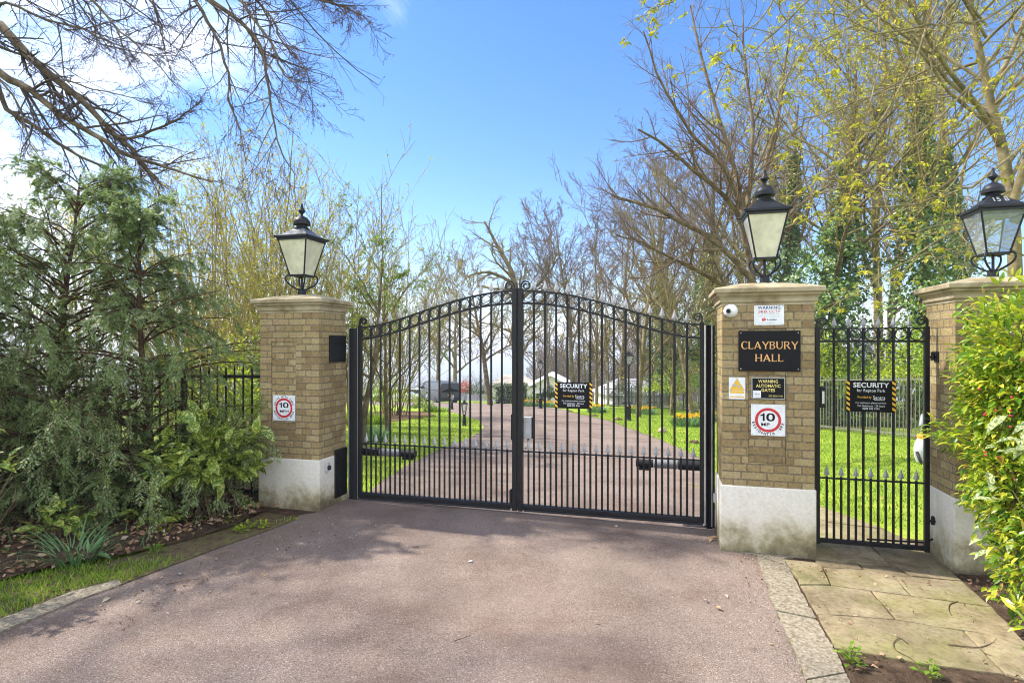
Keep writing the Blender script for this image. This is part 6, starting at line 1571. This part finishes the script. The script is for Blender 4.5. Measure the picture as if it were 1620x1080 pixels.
stick([Z8(1380, 785), Z8(1405, 815), Z8(1440, 830)], .004, 'short spur touching the forked twig on the paving')
stick([Z8(985, 765), Z8(945, 735), Z8(908, 760), Z8(920, 800), Z8(985, 835), Z8(1050, 880)], .005, 'hooked twig bent over the front edge of the paving')
stick([Z8(1258, 533), Z8(1215, 550), Z8(1212, 585), Z8(1225, 610)], .005, 'curved twig in the middle of the mossy slabs')
stick([(262, 928), (290, 922), (314, 919)], .005, 'twig lying on the tarmac near the mossy verge')
litter('road_litter', [gs(150, 950), gs(240, 915), gs(340, 878), gs(440, 838), gs(560, 812), gs(620, 830), gs(480, 880), gs(330, 960), gs(180, 1000)], 150, .022, 208, off=.012, zj=.004)
litter('kerb_litter', [gs(1160, 878), gs(1200, 884), gs(1222, 955), gs(1272, 1076), gs(1240, 1076), gs(1190, 960)], 90, .016, 209, off=.012, zj=.004)
litter('paving_litter', [z8(330, 320), z8(1280, 430), z8(1600, 740), z8(1500, 900), z8(600, 760)], 70, .020, 210, off=.026, zj=.004)
litter('lawn_litter', lawn_r, 260, .05, 211, off=.03, zj=.01)
stick([(718, 1018), (735, 1012), (745, 1008)], .004, 'small twig on the open tarmac nearest the camera')
# ================================================================== RAILINGS, HOUSES, VEHICLES, LAMPS
M['fencegrey'] = pmat('grey_green_railing_paint', [(.3, (.09, .092, .065)), (.7, (.19, .19, .14))], scale=6, rough=.6, spec=.4)
M['fencedark'] = pmat('dark_railing_paint', [(.3, (.02, .022, .022)), (.7, (.05, .052, .05))], scale=8, rough=.5)
def railing(name, label, path, h, step, mpost, mpale, post_every=2.6, spike=.07, wp=.020, limit=100, low=.12, top=.16, group='iron railings'):
    path = [np.array(p, float) for p in path]; seg = [np.linalg.norm(b-a) for a, b in zip(path[:-1], path[1:])]; cum = np.concatenate([[0], np.cumsum(seg)])
    def pos(s):
        i = min(len(seg)-1, int(np.searchsorted(cum, s, 'right')-1)); f = (s-cum[i])/seg[i]; p = path[i]*(1-f)+path[i+1]*f
        d = (path[i+1]-path[i])/seg[i]; return p, math.atan2(d[1], d[0])
    b = path[0]; bz = float(gz(*b)); t = root(name, label, 'railings', (b[0], b[1], bz), 0, group)
    loc = lambda p: (p[0]-b[0], p[1]-b[1], float(gz(*p))-bz)
    mb = MB()
    pm = MB().box(-wp/2, wp/2, -.008, .008, .04, h-spike); 
    pm.add([(-wp/2, -.008, h-spike), (wp/2, -.008, h-spike), (wp/2, .008, h-spike), (-wp/2, .008, h-spike), (0, 0, h)], [(0, 1, 4), (1, 2, 4), (2, 3, 4), (3, 0, 4)])
    S = np.arange(step, cum[-1], step); first = None; rest = MB(); pv = np.concatenate(pm.V)
    for i, s in enumerate(S):
        p, a = pos(s); q = loc(p)
        if i < limit:
            if first is None: first = pm.build('pale', mpale, t); o = first
            else: o = dup(first, t)
            o.location = q; o.rotation_euler = (0, 0, a)
        else:
            c, sn = math.cos(a), math.sin(a); W = np.stack([pv[:, 0]*c-pv[:, 1]*sn+q[0], pv[:, 0]*sn+pv[:, 1]*c+q[1], pv[:, 2]+q[2]], 1); rest.add(W, pm.F)
    if rest.n: o = rest.build('far_pales', mpale, t); o['kind'] = 'stuff'
    post = None
    for s in np.arange(0, cum[-1], post_every):
        p, a = pos(s)
        if post is None: o = post = MB().box(-.03, .03, -.03, .03, -.1, h+.06, b=.005).build('post', mpost, t)
        else: o = dup(post, t)
        o.location = loc(p); o.rotation_euler = (0, 0, a)
    for nm, z in (('bottom_rail', low), ('top_rail', h-top)):
        mb = MB()
        for i in range(len(path)-1):
            n = max(1, int(seg[i]/2)); pts = [path[i]+(path[i+1]-path[i])*k/n for k in range(n+1)]
            d = (path[i+1]-path[i])/seg[i]; nn = np.array([-d[1], d[0]])*.012
            for a_, b_ in zip(pts[:-1], pts[1:]):
                A0, B0 = np.array(loc(a_)), np.array(loc(b_)); N3 = np.array([nn[0], nn[1], 0])
                V = [A0-N3+[0, 0, z-.02], B0-N3+[0, 0, z-.02], B0-N3+[0, 0, z+.02], A0-N3+[0, 0, z+.02], A0+N3+[0, 0, z-.02], B0+N3+[0, 0, z-.02], B0+N3+[0, 0, z+.02], A0+N3+[0, 0, z+.02]]
                mb.add(V, [(0, 1, 2, 3), (7, 6, 5, 4), (3, 2, 6, 7), (0, 4, 5, 1)])
        mb.build(nm, mpale, t)
    return t
railing('boundary_railings', 'long grey-green railings curving back along the lawn edge', [(11.5, 11.5), (11, 15.3), (9.6, 22), (9.2, 28), (7.9, 34), (6.4, 38.6)], 1.80, .125, M['fencedark'], M['fencegrey'])
railing('boundary_railings', 'dark spiked railings far off in front of the grey outbuilding', [(6.3, 38.9), (8.3, 40.2), (12.5, 43.5)], 1.35, .16, M['fencedark'], M['fencedark'])
a = [G(-5.25, .25), G(-9.5, .25)]
railing('boundary_railings', 'short black railings running from the speed-sign pillar behind the conifers', [(v.x, v.y) for v in a], 1.68, .13, M['fencedark'], M['iron'], wp=.016, low=.10, top=.15, post_every=1.3)

# ---- slim lamp posts and knee-high lantern bollards
def post_lamp(px, D, H, label):
    b = base(px, D); t = root('lamp_post', label, 'lamp post', b, 0, 'lamp posts along the drive'); I = M['lampiron']
    MB().lathe([(.0, -.05), (.13, -.05), (.13, .04), (.10, .07), (.10, .52), (.115, .54), (.115, .58), (.06, .64), (.045, .72), (.038, H-.62), (.055, H-.60), (.05, H-.56), (.0, H-.55)], 16).build('column', I, t, smooth=True, sharp=40)
    zb = H-.52; zt = H-.20
    fr = MB()
    for sx in (-1, 1):
        for sy in (-1, 1): fr.tube([(sx*.075, sy*.075, zb), (sx*.155, sy*.155, zt)], .012, 6); fr.tube([(sx*.02, sy*.02, zb-.06), (sx*.075, sy*.075, zb)], .008, 6)
    fr.box(-.085, .085, -.085, .085, zb-.012, zb+.004); fr.build('lantern_frame', I, t)
    for k in range(4):
        a = k*PI/2; c, s = math.cos(a), math.sin(a)
        mk('pane', [(x*c-y*s, x*s+y*c, z) for x, y, z in ((-.07, -.074, zb+.006), (.07, -.074, zb+.006), (.148, -.153, zt-.004), (-.148, -.153, zt-.004))], [(0, 1, 2, 3)], M['pane_clear'], t)
    MB().loft([np.array([(-h, -h, z), (h, -h, z), (h, h, z), (-h, h, z)]) for h, z in ((.165, zt), (.18, zt+.012), (.172, zt+.025), (.06, zt+.11), (.075, zt+.115), (.06, zt+.15), (.01, zt+.175), (.012, zt+.21), (.002, zt+.25))]).build('roof', I, t)
    return t
post_lamp(855, 31, 2.66, 'slim black lamp post behind the gate, left of the security sign')
post_lamp(994.5, 22.7, 2.78, 'nearer black lamp post partly hidden by a gate bar before the grey outbuilding')
def bollard():
    t = root('lantern_bollard', 'x', 'bollard light', (0, 0, 0), 0, 'lantern bollards along the drive'); I = M['lampiron']
    MB().lathe([(.0, -.05), (.085, -.05), (.085, .05), (.075, .06), (.070, .10), (.055, .30), (.042, .36), (.055, .375), (.055, .39), (.03, .40), (.0, .40)], 14).build('pedestal', I, t, smooth=True, sharp=40)
    fr = MB()
    for k in range(4):
        a = PI/4+k*PI/2; fr.tube([(.05*math.cos(a), .05*math.sin(a), .39), (.075*math.cos(a), .075*math.sin(a), .44), (.05*math.cos(a), .05*math.sin(a), .50)], .010, 6); fr.tube([(.075*math.cos(a), .075*math.sin(a), .50), (.125*math.cos(a), .125*math.sin(a), .76)], .010, 6)
    fr.lathe([(0, .492), (.08, .492), (.08, .505), (0, .505)], 4, rot=.5); fr.build('lantern_frame', I, t)
    for k in range(4):
        a = k*PI/2; c, s = math.cos(a), math.sin(a)
        mk('pane', [(x*c-y*s, x*s+y*c, z) for x, y, z in ((-.05, -.052, .506), (.05, -.052, .506), (.085, -.087, .757), (-.085, -.087, .757))], [(0, 1, 2, 3)], M['pane_clear'], t)
    MB().loft([np.array([(-h, -h, z), (h, -h, z), (h, h, z), (-h, h, z)]) for h, z in ((.10, .758), (.105, .768), (.10, .778), (.035, .83), (.045, .835), (.035, .86), (.008, .875), (.008, .90), (.001, .915))]).build('roof', I, t)
    return t
bo = bollard()
for i, (px, D, lb) in enumerate(((734.5, 19.7, 'nearest lantern bollard, on the tip of the lawn island'), (715, 29.5, 'second lantern bollard along the island edge, below the van bumper'), (674, 37.5, 'lantern bollard in front of the dark van wheels'), (760, 52, 'farthest lantern bollard at the foot of the round clipped shrub'))):
    if i: o = dup_tree(bo, base(px, D), .4*i, lb, 'lantern bollards along the drive')
    else: bo.location = base(px, D); bo['label'] = lb; bo.rotation_euler = (0, 0, .3)

# ---- dark van
M['vanpaint'] = pmat('dark_grey_metallic_paint', [(.3, (.055, .060, .068)), (.7, (.075, .081, .09))], scale=3, rough=.35, metallic=0, spec=.3)
M['carpaint'] = pmat('white_car_paint', [(.3, (.70, .71, .72)), (.7, (.78, .79, .80))], scale=3, rough=.25, coat=1)
M['darkglass'] = pmat('tinted_glass', [(.3, (.004, .005, .006)), (.7, (.008, .009, .01))], scale=3, rough=.2, spec=.15)
M['tyre'] = plain('tyre_rubber', (.018, .018, .019), .85)
M['rim'] = plain('alloy_rim', (.45, .46, .47), .3, .8)
M['plate'] = plain('rear_number_plate', (.80, .50, .02), .4)
M['taillight'] = plain('red_lens', (.50, .015, .015), .15)
def section(y, zs, ws):
    """closed ring across the vehicle: half widths ws at heights zs, bottom to top"""
    right = [(w, y, z) for w, z in zip(ws, zs)]; left = [(-w, y, z) for w, z in zip(ws[::-1], zs[::-1])]
    return np.array(right+left)
def wheel(t, x, y, r, wd):
    s = 1 if x > 0 else -1; P = root('wheel', None, None, (x, y, r)); P.parent = t
    def lat(nm, prof, m):
        mb = MB().lathe(prof, 24); V = np.concatenate(mb.V); V = np.stack([V[:, 2]*s, V[:, 0], V[:, 1]], 1)
        return mk(nm, V, mb.F, m, P, smooth=True, sharp=35)
    lat('tyre', [(r*.62, -wd/2), (r*.95, -wd/2), (r, -wd*.35), (r, wd*.35), (r*.95, wd/2), (r*.64, wd/2)], M['tyre'])
    lat('rim', [(0, wd*.30), (r*.16, wd*.34), (r*.2, wd*.22), (r*.5, wd*.3), (r*.58, wd*.44), (r*.63, wd*.47), (r*.63, -wd*.4)], M['rim'])
def van(px, D, heading, label):
    t = root('parked_van', label, 'van', base(px, D), heading)
    st = [(-2.62, .98, .42, 1.00, 1.80, .95, .86), (-2.58, .99, .38, 1.05, 1.90, .97, .86), (-2.3, .99, .30, 1.08, 1.95, .98, .84), (0, .99, .28, 1.10, 1.96, .985, .84), (1.0, .99, .28, 1.10, 1.94, .985, .83), (1.25, .985, .28, 1.10, 1.88, .98, .81), (1.75, .98, .28, 1.12, 1.52, .97, .80), (2.05, .96, .28, 1.08, 1.24, .94, .80), (2.5, .90, .30, .90, 1.05, .88, .74), (2.72, .78, .36, .72, .84, .74, .62)]
    rings = [section(y, [zb, zb+.25, zm, (zm+zt)/2, zt-.06, zt], [w*.94, w, wm, (wm+wt)/2+.02, wt, wt*.8]) for y, w, zb, zm, zt, wm, wt in st]
    MB().loft(rings).build('body', M['vanpaint'], t, smooth=True, sharp=32)
    # rear doors glass, side glass, windscreen
    mk('rear_window', [(-.80, -2.625, 1.12), (-.02, -2.634, 1.12), (-.02, -2.61, 1.74), (-.72, -2.60, 1.74)], [(0, 1, 2, 3)], M['darkglass'], t)
    mk('rear_window', [(.02, -2.634, 1.12), (.80, -2.625, 1.12), (.72, -2.60, 1.74), (.02, -2.61, 1.74)], [(0, 1, 2, 3)], M['darkglass'], t)
    for s in (-1, 1):
        wx = lambda z: s*(.992-(z-1.1)*.178)
        for nm, a, b, c, d in (('side_window', -2.1, -.55, -.55, -2.0), ('side_window', -.48, .62, .62, -.48), ('cab_window', .72, 1.72, 1.22, .72)):
            mk(nm, [(wx(1.2), a, 1.2), (wx(1.2), b, 1.2), (wx(1.70), c, 1.70), (wx(1.70), d, 1.70)], [(0, 1, 2, 3)], M['darkglass'], t)
        MB().box(min(s*.985, s*1.16), max(s*.985, s*1.16), 1.42, 1.52, 1.18, 1.42, b=.03).build('wing_mirror', M['tyre'], t)
        MB().box(min(s*.90, s*.992), max(s*.90, s*.992), -2.655, -2.52, 1.0, 1.6, b=.02).build('tail_light', M['taillight'], t)
        MB().box(s*.62-.2, s*.62+.2, 2.42, 2.66, .72, .92, b=.05).build('headlight', M['pane_clear'], t)
        for y in (-1.55, 1.62): wheel(t, s*.90, y, .34, .22)
        for y in (-1.55, 1.62): MB().tube([(s*.90, y-.42*math.cos(a), .34+.42*math.sin(a)) for a in np.linspace(.1, PI-.1, 12)], .045, 6).build('wheel_arch', M['tyre'], t)
    mk('windscreen', [(-.78, 1.36, 1.84), (.78, 1.36, 1.84), (.90, 2.03, 1.30), (-.90, 2.03, 1.30)], [(0, 1, 2, 3)], M['darkglass'], t)
    MB().box(-.97, .97, -2.72, -2.50, .36, .66, b=.05).build('rear_bumper', M['tyre'], t)
    MB().box(-.26, .26, -2.665, -2.625, .80, .92).build('number_plate', M['plate'], t)
    MB().box(-.5, .5, -2.66, -2.60, .96, 1.0, b=.01).build('door_handle', M['tyre'], t)
    MB().box(-.012, .012, -2.640, -2.60, .66, 1.84).build('door_seam', M['black'], t)
    return t
van(694, 51.5, R(30), 'dark grey van parked with its rear and yellow number plate toward the gate')
def car(px, D, heading, label):
    t = root('parked_car', label, 'car', base(px, D), heading, 'white cars parked beyond the shrubs')
    body = [(-2.15, .80, .40, .70, .86), (-2.0, .86, .30, .72, .96), (-1.2, .89, .24, .75, .98), (.9, .89, .24, .75, .95), (1.7, .86, .26, .68, .84), (2.15, .72, .34, .58, .68)]
    MB().loft([section(y, [zb, zb+.2, zm, zt-.03, zt], [w*.93, w, w, w*.9, w*.8]) for y, w, zb, zm, zt in body]).build('body', M['carpaint'], t, smooth=True, sharp=35)
    cab = [(-1.95, .62, .95, .97), (-1.35, .66, .95, 1.42), (-.6, .66, .95, 1.47), (.15, .65, .95, 1.42), (1.05, .60, .90, .93)]
    MB().loft([section(y, [zb-.04, (zb+zt)/2, zt-.03, zt], [w+.16, w+.08, w, w*.85]) for y, w, zb, zt in cab]).build('cabin', M['carpaint'], t, smooth=True, sharp=40)
    for s in (-1, 1):
        mk('side_window', [(s*.835, -1.55, 1.02), (s*.835, .75, 1.0), (s*.70, .12, 1.38), (s*.70, -1.25, 1.38)], [(0, 1, 2, 3)], M['darkglass'], t)
        for y in (-1.3, 1.35): wheel(t, s*.80, y, .31, .2)
    mk('rear_window', [(-.62, -1.86, 1.04), (.62, -1.86, 1.04), (.56, -1.42, 1.395), (-.56, -1.42, 1.395)], [(0, 1, 2, 3)], M['darkglass'], t)
    return t
car(622, 58, R(70), 'white car behind the feathery shrub of the island')
car(655, 62, R(62), 'white car parked just left of the dark van')

# ---- houses
M['wall_white'] = pmat('white_house_wall', [(.3, (.70, .64, .63)), (.7, (.78, .73, .71))], scale=2, rough=.9)
M['roof_tan'] = pmat('pale_tan_roof', [(.3, (.34, .28, .22)), (.7, (.50, .43, .35))], scale=3, rough=.9, bump=.5, bscale=10)
M['roof_slate'] = pmat('pale_slate_roof', [(.3, (.26, .255, .28)), (.7, (.40, .39, .42))], scale=3, rough=.8, bump=.5, bscale=10)
def house(name, label, x, y, wd, dp, hw, hr, kind, rz, mroof, hip=.0, group=None):
    z = float(gz(x, y)); t = root(name, label, 'house', (x, y, z), rz, group)
    a, b = wd/2, dp/2
    wl = MB().box(-a, a, -b, b, -1.5, hw)
    if kind == 'gable': wl.add([(-a, -b, hw), (a, -b, hw), (0, -b, hw+hr-.06), (-a, b, hw), (a, b, hw), (0, b, hw+hr-.06)], [(0, 1, 2), (5, 4, 3)])
    wl.build('wall', M['wall_white'], t)
    e = .35; T_ = .12
    rf = MB()
    if kind == 'gable':
        for s in (-1, 1):
            k = hr/a; x1 = s*(a+e); z1 = hw-e*k
            V = [(0, -b-e, hw+hr), (x1, -b-e, z1), (x1, b+e, z1), (0, b+e, hw+hr)]; V = V+[(p[0], p[1], p[2]+T_) for p in V]
            rf.add(V, [(0, 1, 2, 3), (7, 6, 5, 4), (0, 4, 5, 1), (1, 5, 6, 2), (2, 6, 7, 3), (3, 7, 4, 0)])
    else:
        V = [(-a-e, -b-e, hw-.05), (a+e, -b-e, hw-.05), (a+e, b+e, hw-.05), (-a-e, b+e, hw-.05), (-a+hip, 0, hw+hr), (a-hip, 0, hw+hr)]
        rf.add(V, [(0, 1, 5, 4), (1, 2, 5), (2, 3, 4, 5), (3, 0, 4), (3, 2, 1, 0)])
    r = rf.build('roof', mroof, t)
    MB().box(-a-e, a+e, -b-e-.06, -b-e+.02, hw-.20, hw-.02).build('gutter', M['fencegrey'], t) if kind != 'gable' else None
    for k in range(2):
        wx = -a*.45+k*a*.9; w_ = MB().box(wx-.5, wx+.5, -b-.03, -b+.02, hw-1.6, hw-.5).build('window', M['wall_white'], t); mk('window_pane', [(wx-.43, -b-.033, hw-1.53), (wx+.43, -b-.033, hw-1.53), (wx+.43, -b-.033, hw-.57), (wx-.43, -b-.033, hw-.57)], [(0, 1, 2, 3)], M['darkglass'], w_)
    return t
def hx(px, D): return (px-CX)/F_PX*D
house('hipped_house', 'low white house with a pale tan hipped roof behind the clipped hedge', hx(812, 60), 63, 4.6, 5, 2.05, .95, 'hip', R(-4), M['roof_tan'], hip=1.2)
house('gabled_house', 'white gabled house with a shallow roof behind the slim lamp post', hx(877, 60), 64, 4.9, 8, 1.9, 1.25, 'gable', R(-6), M['wall_white'])
house('outbuilding', 'grey slate-roofed outbuilding behind the far spiked railings', hx(1003, 46), 48, 4.6, 4.6, 1.0, 1.15, 'hip', R(10), M['roof_slate'], hip=1.3)

# ---- small things on the lawn
def molehill(px, py, r, seed, label):
    p = gs(px, py); rg = seeded(seed); bm = bmesh.new(); bmesh.ops.create_icosphere(bm, subdivisions=3, radius=1)
    for v in bm.verts:
        n = 1+.25*math.sin(5*v.co.x+seed)*math.sin(4*v.co.y+2)+rg.normal(0, .06); v.co = Vector((v.co.x*r*n, v.co.y*r*n, max(-.02, v.co.z*r*.6*n)))
    o = MB().bm(bm).build('molehill', M['soil'], smooth=True); o.location = (p[0], p[1], float(gz(*p))); tag(o, label, 'molehill', 'molehills on the lawn')
molehill(979, 664.5, .16, 1, 'dark molehill at the drive edge left of the nearer lamp post foot'); molehill(941, 658, .13, 2, 'molehill below the security sign edge'); molehill(901, 651.5, .14, 3, 'small molehill right below the hazard-striped sign'); molehill(796, 638, .2, 4, 'farthest molehill, in front of the clipped hedge'); molehill(1098, 701, .13, 5, 'molehill nearest the gate, beside the ribbed post'); molehill(832, 641.5, .16, 6, 'molehill on the far verge next to the meeting stiles')
p = gs(1048, 684); rg = seeded(9); bm = bmesh.new(); bmesh.ops.create_icosphere(bm, subdivisions=3, radius=1)
for v in bm.verts: n = 1+rg.normal(0, .05)+.2*math.sin(4*v.co.x+1)*math.cos(3*v.co.y); v.co = Vector((v.co.x*.15*n, v.co.y*.12*n, v.co.z*.10*n+.06))
o = MB().bm(bm).build('boulder', M['stone'], smooth=True); o.location = (p[0], p[1], float(gz(*p))); tag(o, 'pale rounded stone lying on the lawn beside the drive', 'stone')
# white and orange garden machine behind the side gate
D = 10.9; b = base(1460, D); t = root('garden_machine', 'white and orange garden machine standing on the lawn behind the side gate hinge stile', 'garden machine', b, .3)
W1 = plain('white_machine_shell', (.50, .50, .48), .6)
MB().loft([np.array([(w*math.cos(a), w*.7*math.sin(a)+y, z) for a in np.linspace(0, 2*PI, 17)[:-1]]) for w, y, z in ((.13, 0, .02), (.17, 0, .12), (.18, 0, .28), (.14, .01, .40), (.085, .02, .47))]).build('shell', W1, t, smooth=True, sharp=50)
MB().loft([np.array([(w*math.cos(a), w*math.sin(a)+.02, z) for a in np.linspace(0, 2*PI, 17)[:-1]]) for w, z in ((.075, .465), (.082, .48), (.082, .53), (.07, .545))]).build('collar', M['orange'], t, smooth=True, sharp=40)
MB().tube([(-.03, .02, .54), (-.01, .02, .70), (.015, .03, .92)], [.012, .014, .018], 8).build('shaft', M['alu'], t, smooth=True); MB().tube([(.04, .02, .54), (.03, .02, .70)], .012, 8).build('handle_tube', M['rubber'], t)
MB().tube([(-.01, .02, .69), (.01, .03, .74), (.03, .03, .93)], [.05, .045, .022], 12).build('nozzle', M['ramgrey'], t, smooth=True)
for s in (-1, 1): MB().tube(spline([(s*.12-.06, -.02, .22), (s*.16-.06, -.10, .12), (s*.14-.06, -.14, 0)], 8), .028, 8).build('stand_leg', M['rubber'], t, smooth=True)
# far woods below the hill
rg = seeded(400); mb = MB(); k = 950
bx = np.stack([rg.uniform(-75, 75, k), rg.uniform(88, 190, k)], 1); lf = bx[:, 0] < 4; bx[lf, 1] = rg.uniform(300, 480, lf.sum()); bx[lf, 0] = rg.uniform(-230, 30, lf.sum()); bz = gz(bx[:, 0], bx[:, 1]); Sx = np.column_stack([bx, bz])
P0, R0 = grow(Sx, rg.normal(0, .1, (k, 3))+[0, 0, 1], np.where(~lf, rg.uniform(7, 12, k), rg.uniform(12, 19, k)), np.where(lf, .22, .12), 5, .06, (0, 0, .02), .3, rg); mb.add(*tubes(P0, R0, 4))
P1, R1 = grow(*spawn(P0, R0, 12, .2, .98, .6, .42, .5, rg, .2, .4, .06), 3, .1, (0, 0, .06), .5, rg); mb.add(*tubes(P1, R1, 3))
P2, R2 = grow(*spawn(P1, R1, 6, .1, .98, .6, .5, .6, rg, .2, .3, .045), 2, .1, (0, 0, .04), .6, rg); mb.add(*tubes(P2, R2, 3))
tag(mb.build('far_woods', M['twig']), kind='stuff')
DENOISE = True
HAZE = .0009
SUN_E, SKY_E, EXPO, CLOUD = 4.2, .115, 1.22, 18.5  # CLOUD is set high so the added rear cloud lightens shaded faces
# ================================================================== CAMERA, SUN, SKY
cam = bpy.data.cameras.new('camera'); co = bpy.data.objects.new('camera', cam); COL.objects.link(co); SC.camera = co
co.location = (0, 0, H_CAM); co.rotation_euler = (PI/2, 0, 0)
cam.sensor_width = 36; cam.lens = 36*F_PX/1620; cam.shift_y = 5/1620; cam.clip_end = 9000; cam.clip_start = .05
SUN_EL = R(50); sd = np.array([-.94, .35]); sd /= np.linalg.norm(sd)
S = Vector((sd[0]*math.cos(SUN_EL), sd[1]*math.cos(SUN_EL), math.sin(SUN_EL)))
sl = bpy.data.lights.new('sun', 'SUN'); sl.energy = SUN_E; sl.angle = R(1.0); sl.color = (1, .955, .88)
so = bpy.data.objects.new('sun', sl); COL.objects.link(so); so.rotation_euler = S.to_track_quat('Z', 'Y').to_euler(); so.location = (-30, 20, 40)
w = bpy.data.worlds.new('World'); SC.world = w; w.use_nodes = True
nt = w.node_tree; L = nt.links; bg = nt.nodes['Background']
sky = N(nt, 'ShaderNodeTexSky', sky_type='NISHITA'); sky.sun_disc = False; sky.sun_elevation = SUN_EL; sky.sun_rotation = math.atan2(sd[0], sd[1])
sky.air_density = 1.0; sky.dust_density = .1; sky.ozone_density = 3.0; sky.altitude = 60
tc = N(nt, 'ShaderNodeTexCoord')
hs = N(nt, 'ShaderNodeHueSaturation'); hs.inputs['Saturation'].default_value = 1.25; L.new(sky.outputs[0], hs.inputs['Color'])
tn = N(nt, 'ShaderNodeMix', data_type='RGBA', blend_type='MULTIPLY'); tn.inputs[0].default_value = 1; L.new(hs.outputs[0], tn.inputs[6]); tn.inputs[7].default_value = (.97, .905, 1.0, 1)
# thin high cloud, gathered towards the sun side
mp_ = N(nt, 'ShaderNodeMapping'); mp_.inputs['Scale'].default_value = (1.1, 1.1, 2.6); mp_.inputs['Rotation'].default_value = (.25, .1, .5); mp_.inputs['Location'].default_value = (.05, .0, .1); L.new(tc.outputs['Generated'], mp_.inputs[0])
n1 = N(nt, 'ShaderNodeTexNoise', Scale=2.3, Detail=11, Roughness=.56, Distortion=.5); L.new(mp_.outputs[0], n1.inputs['Vector'])
dt = N(nt, 'ShaderNodeVectorMath', operation='DOT_PRODUCT'); L.new(tc.outputs['Generated'], dt.inputs[0]); dt.inputs[1].default_value = Vector((-.80, .40, .46)).normalized()
mr = N(nt, 'ShaderNodeMapRange'); mr.inputs['From Min'].default_value = .6; mr.inputs['From Max'].default_value = 1; mr.inputs['To Min'].default_value = -.27; mr.inputs['To Max'].default_value = .24; L.new(dt.outputs['Value'], mr.inputs['Value'])
ad = N(nt, 'ShaderNodeMath', operation='ADD'); L.new(n1.outputs['Fac'], ad.inputs[0]); L.new(mr.outputs[0], ad.inputs[1])
# unseen bright cloud added behind the camera to fill the shaded front faces
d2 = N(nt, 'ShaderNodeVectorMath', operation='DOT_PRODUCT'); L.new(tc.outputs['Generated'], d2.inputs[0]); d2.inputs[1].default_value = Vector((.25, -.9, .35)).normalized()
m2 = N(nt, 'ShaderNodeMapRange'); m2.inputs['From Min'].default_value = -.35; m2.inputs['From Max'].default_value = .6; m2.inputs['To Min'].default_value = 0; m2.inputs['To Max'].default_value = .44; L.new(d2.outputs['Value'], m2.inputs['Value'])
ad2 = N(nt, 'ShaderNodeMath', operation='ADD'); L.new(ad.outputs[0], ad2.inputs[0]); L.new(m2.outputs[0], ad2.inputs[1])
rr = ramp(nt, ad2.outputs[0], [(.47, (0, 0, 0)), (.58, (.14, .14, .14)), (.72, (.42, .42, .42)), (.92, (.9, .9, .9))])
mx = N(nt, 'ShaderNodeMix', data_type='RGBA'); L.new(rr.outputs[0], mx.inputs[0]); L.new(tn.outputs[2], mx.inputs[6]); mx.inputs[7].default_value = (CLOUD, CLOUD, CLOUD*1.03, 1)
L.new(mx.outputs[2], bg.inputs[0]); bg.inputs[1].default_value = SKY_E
SC.view_settings.view_transform = 'Standard'; SC.view_settings.look = 'None'; SC.view_settings.gamma = 1; SC.view_settings.exposure = EXPO
SC.cycles.max_bounces = 7; SC.cycles.diffuse_bounces = 3; SC.cycles.glossy_bounces = 2; SC.cycles.transmission_bounces = 4; SC.cycles.transparent_max_bounces = 12; SC.cycles.volume_bounces = 0
SC.cycles.caustics_reflective = False; SC.cycles.caustics_refractive = False
SC.cycles.sample_clamp_indirect = 6
SC.cycles.use_denoising = DENOISE
SC.cycles.filter_width = 1.05; SC.cycles.use_adaptive_sampling = False

# ================================================================== AIR
M_h = bpy.data.materials.new('haze'); M_h.use_nodes = True; hn = M_h.node_tree; hn.nodes.remove(hn.nodes['Principled BSDF'])
pv = N(hn, 'ShaderNodeVolumePrincipled'); pv.inputs['Color'].default_value = (.86, .91, 1, 1); pv.inputs['Density'].default_value = HAZE; pv.inputs['Anisotropy'].default_value = .3
hn.links.new(pv.outputs[0], hn.nodes['Material Output'].inputs['Volume'])
if HAZE:
    hz = MB().box(-4100, 4100, -70, 4300, -125, 32).build('haze', M_h); hz['kind'] = 'stuff'
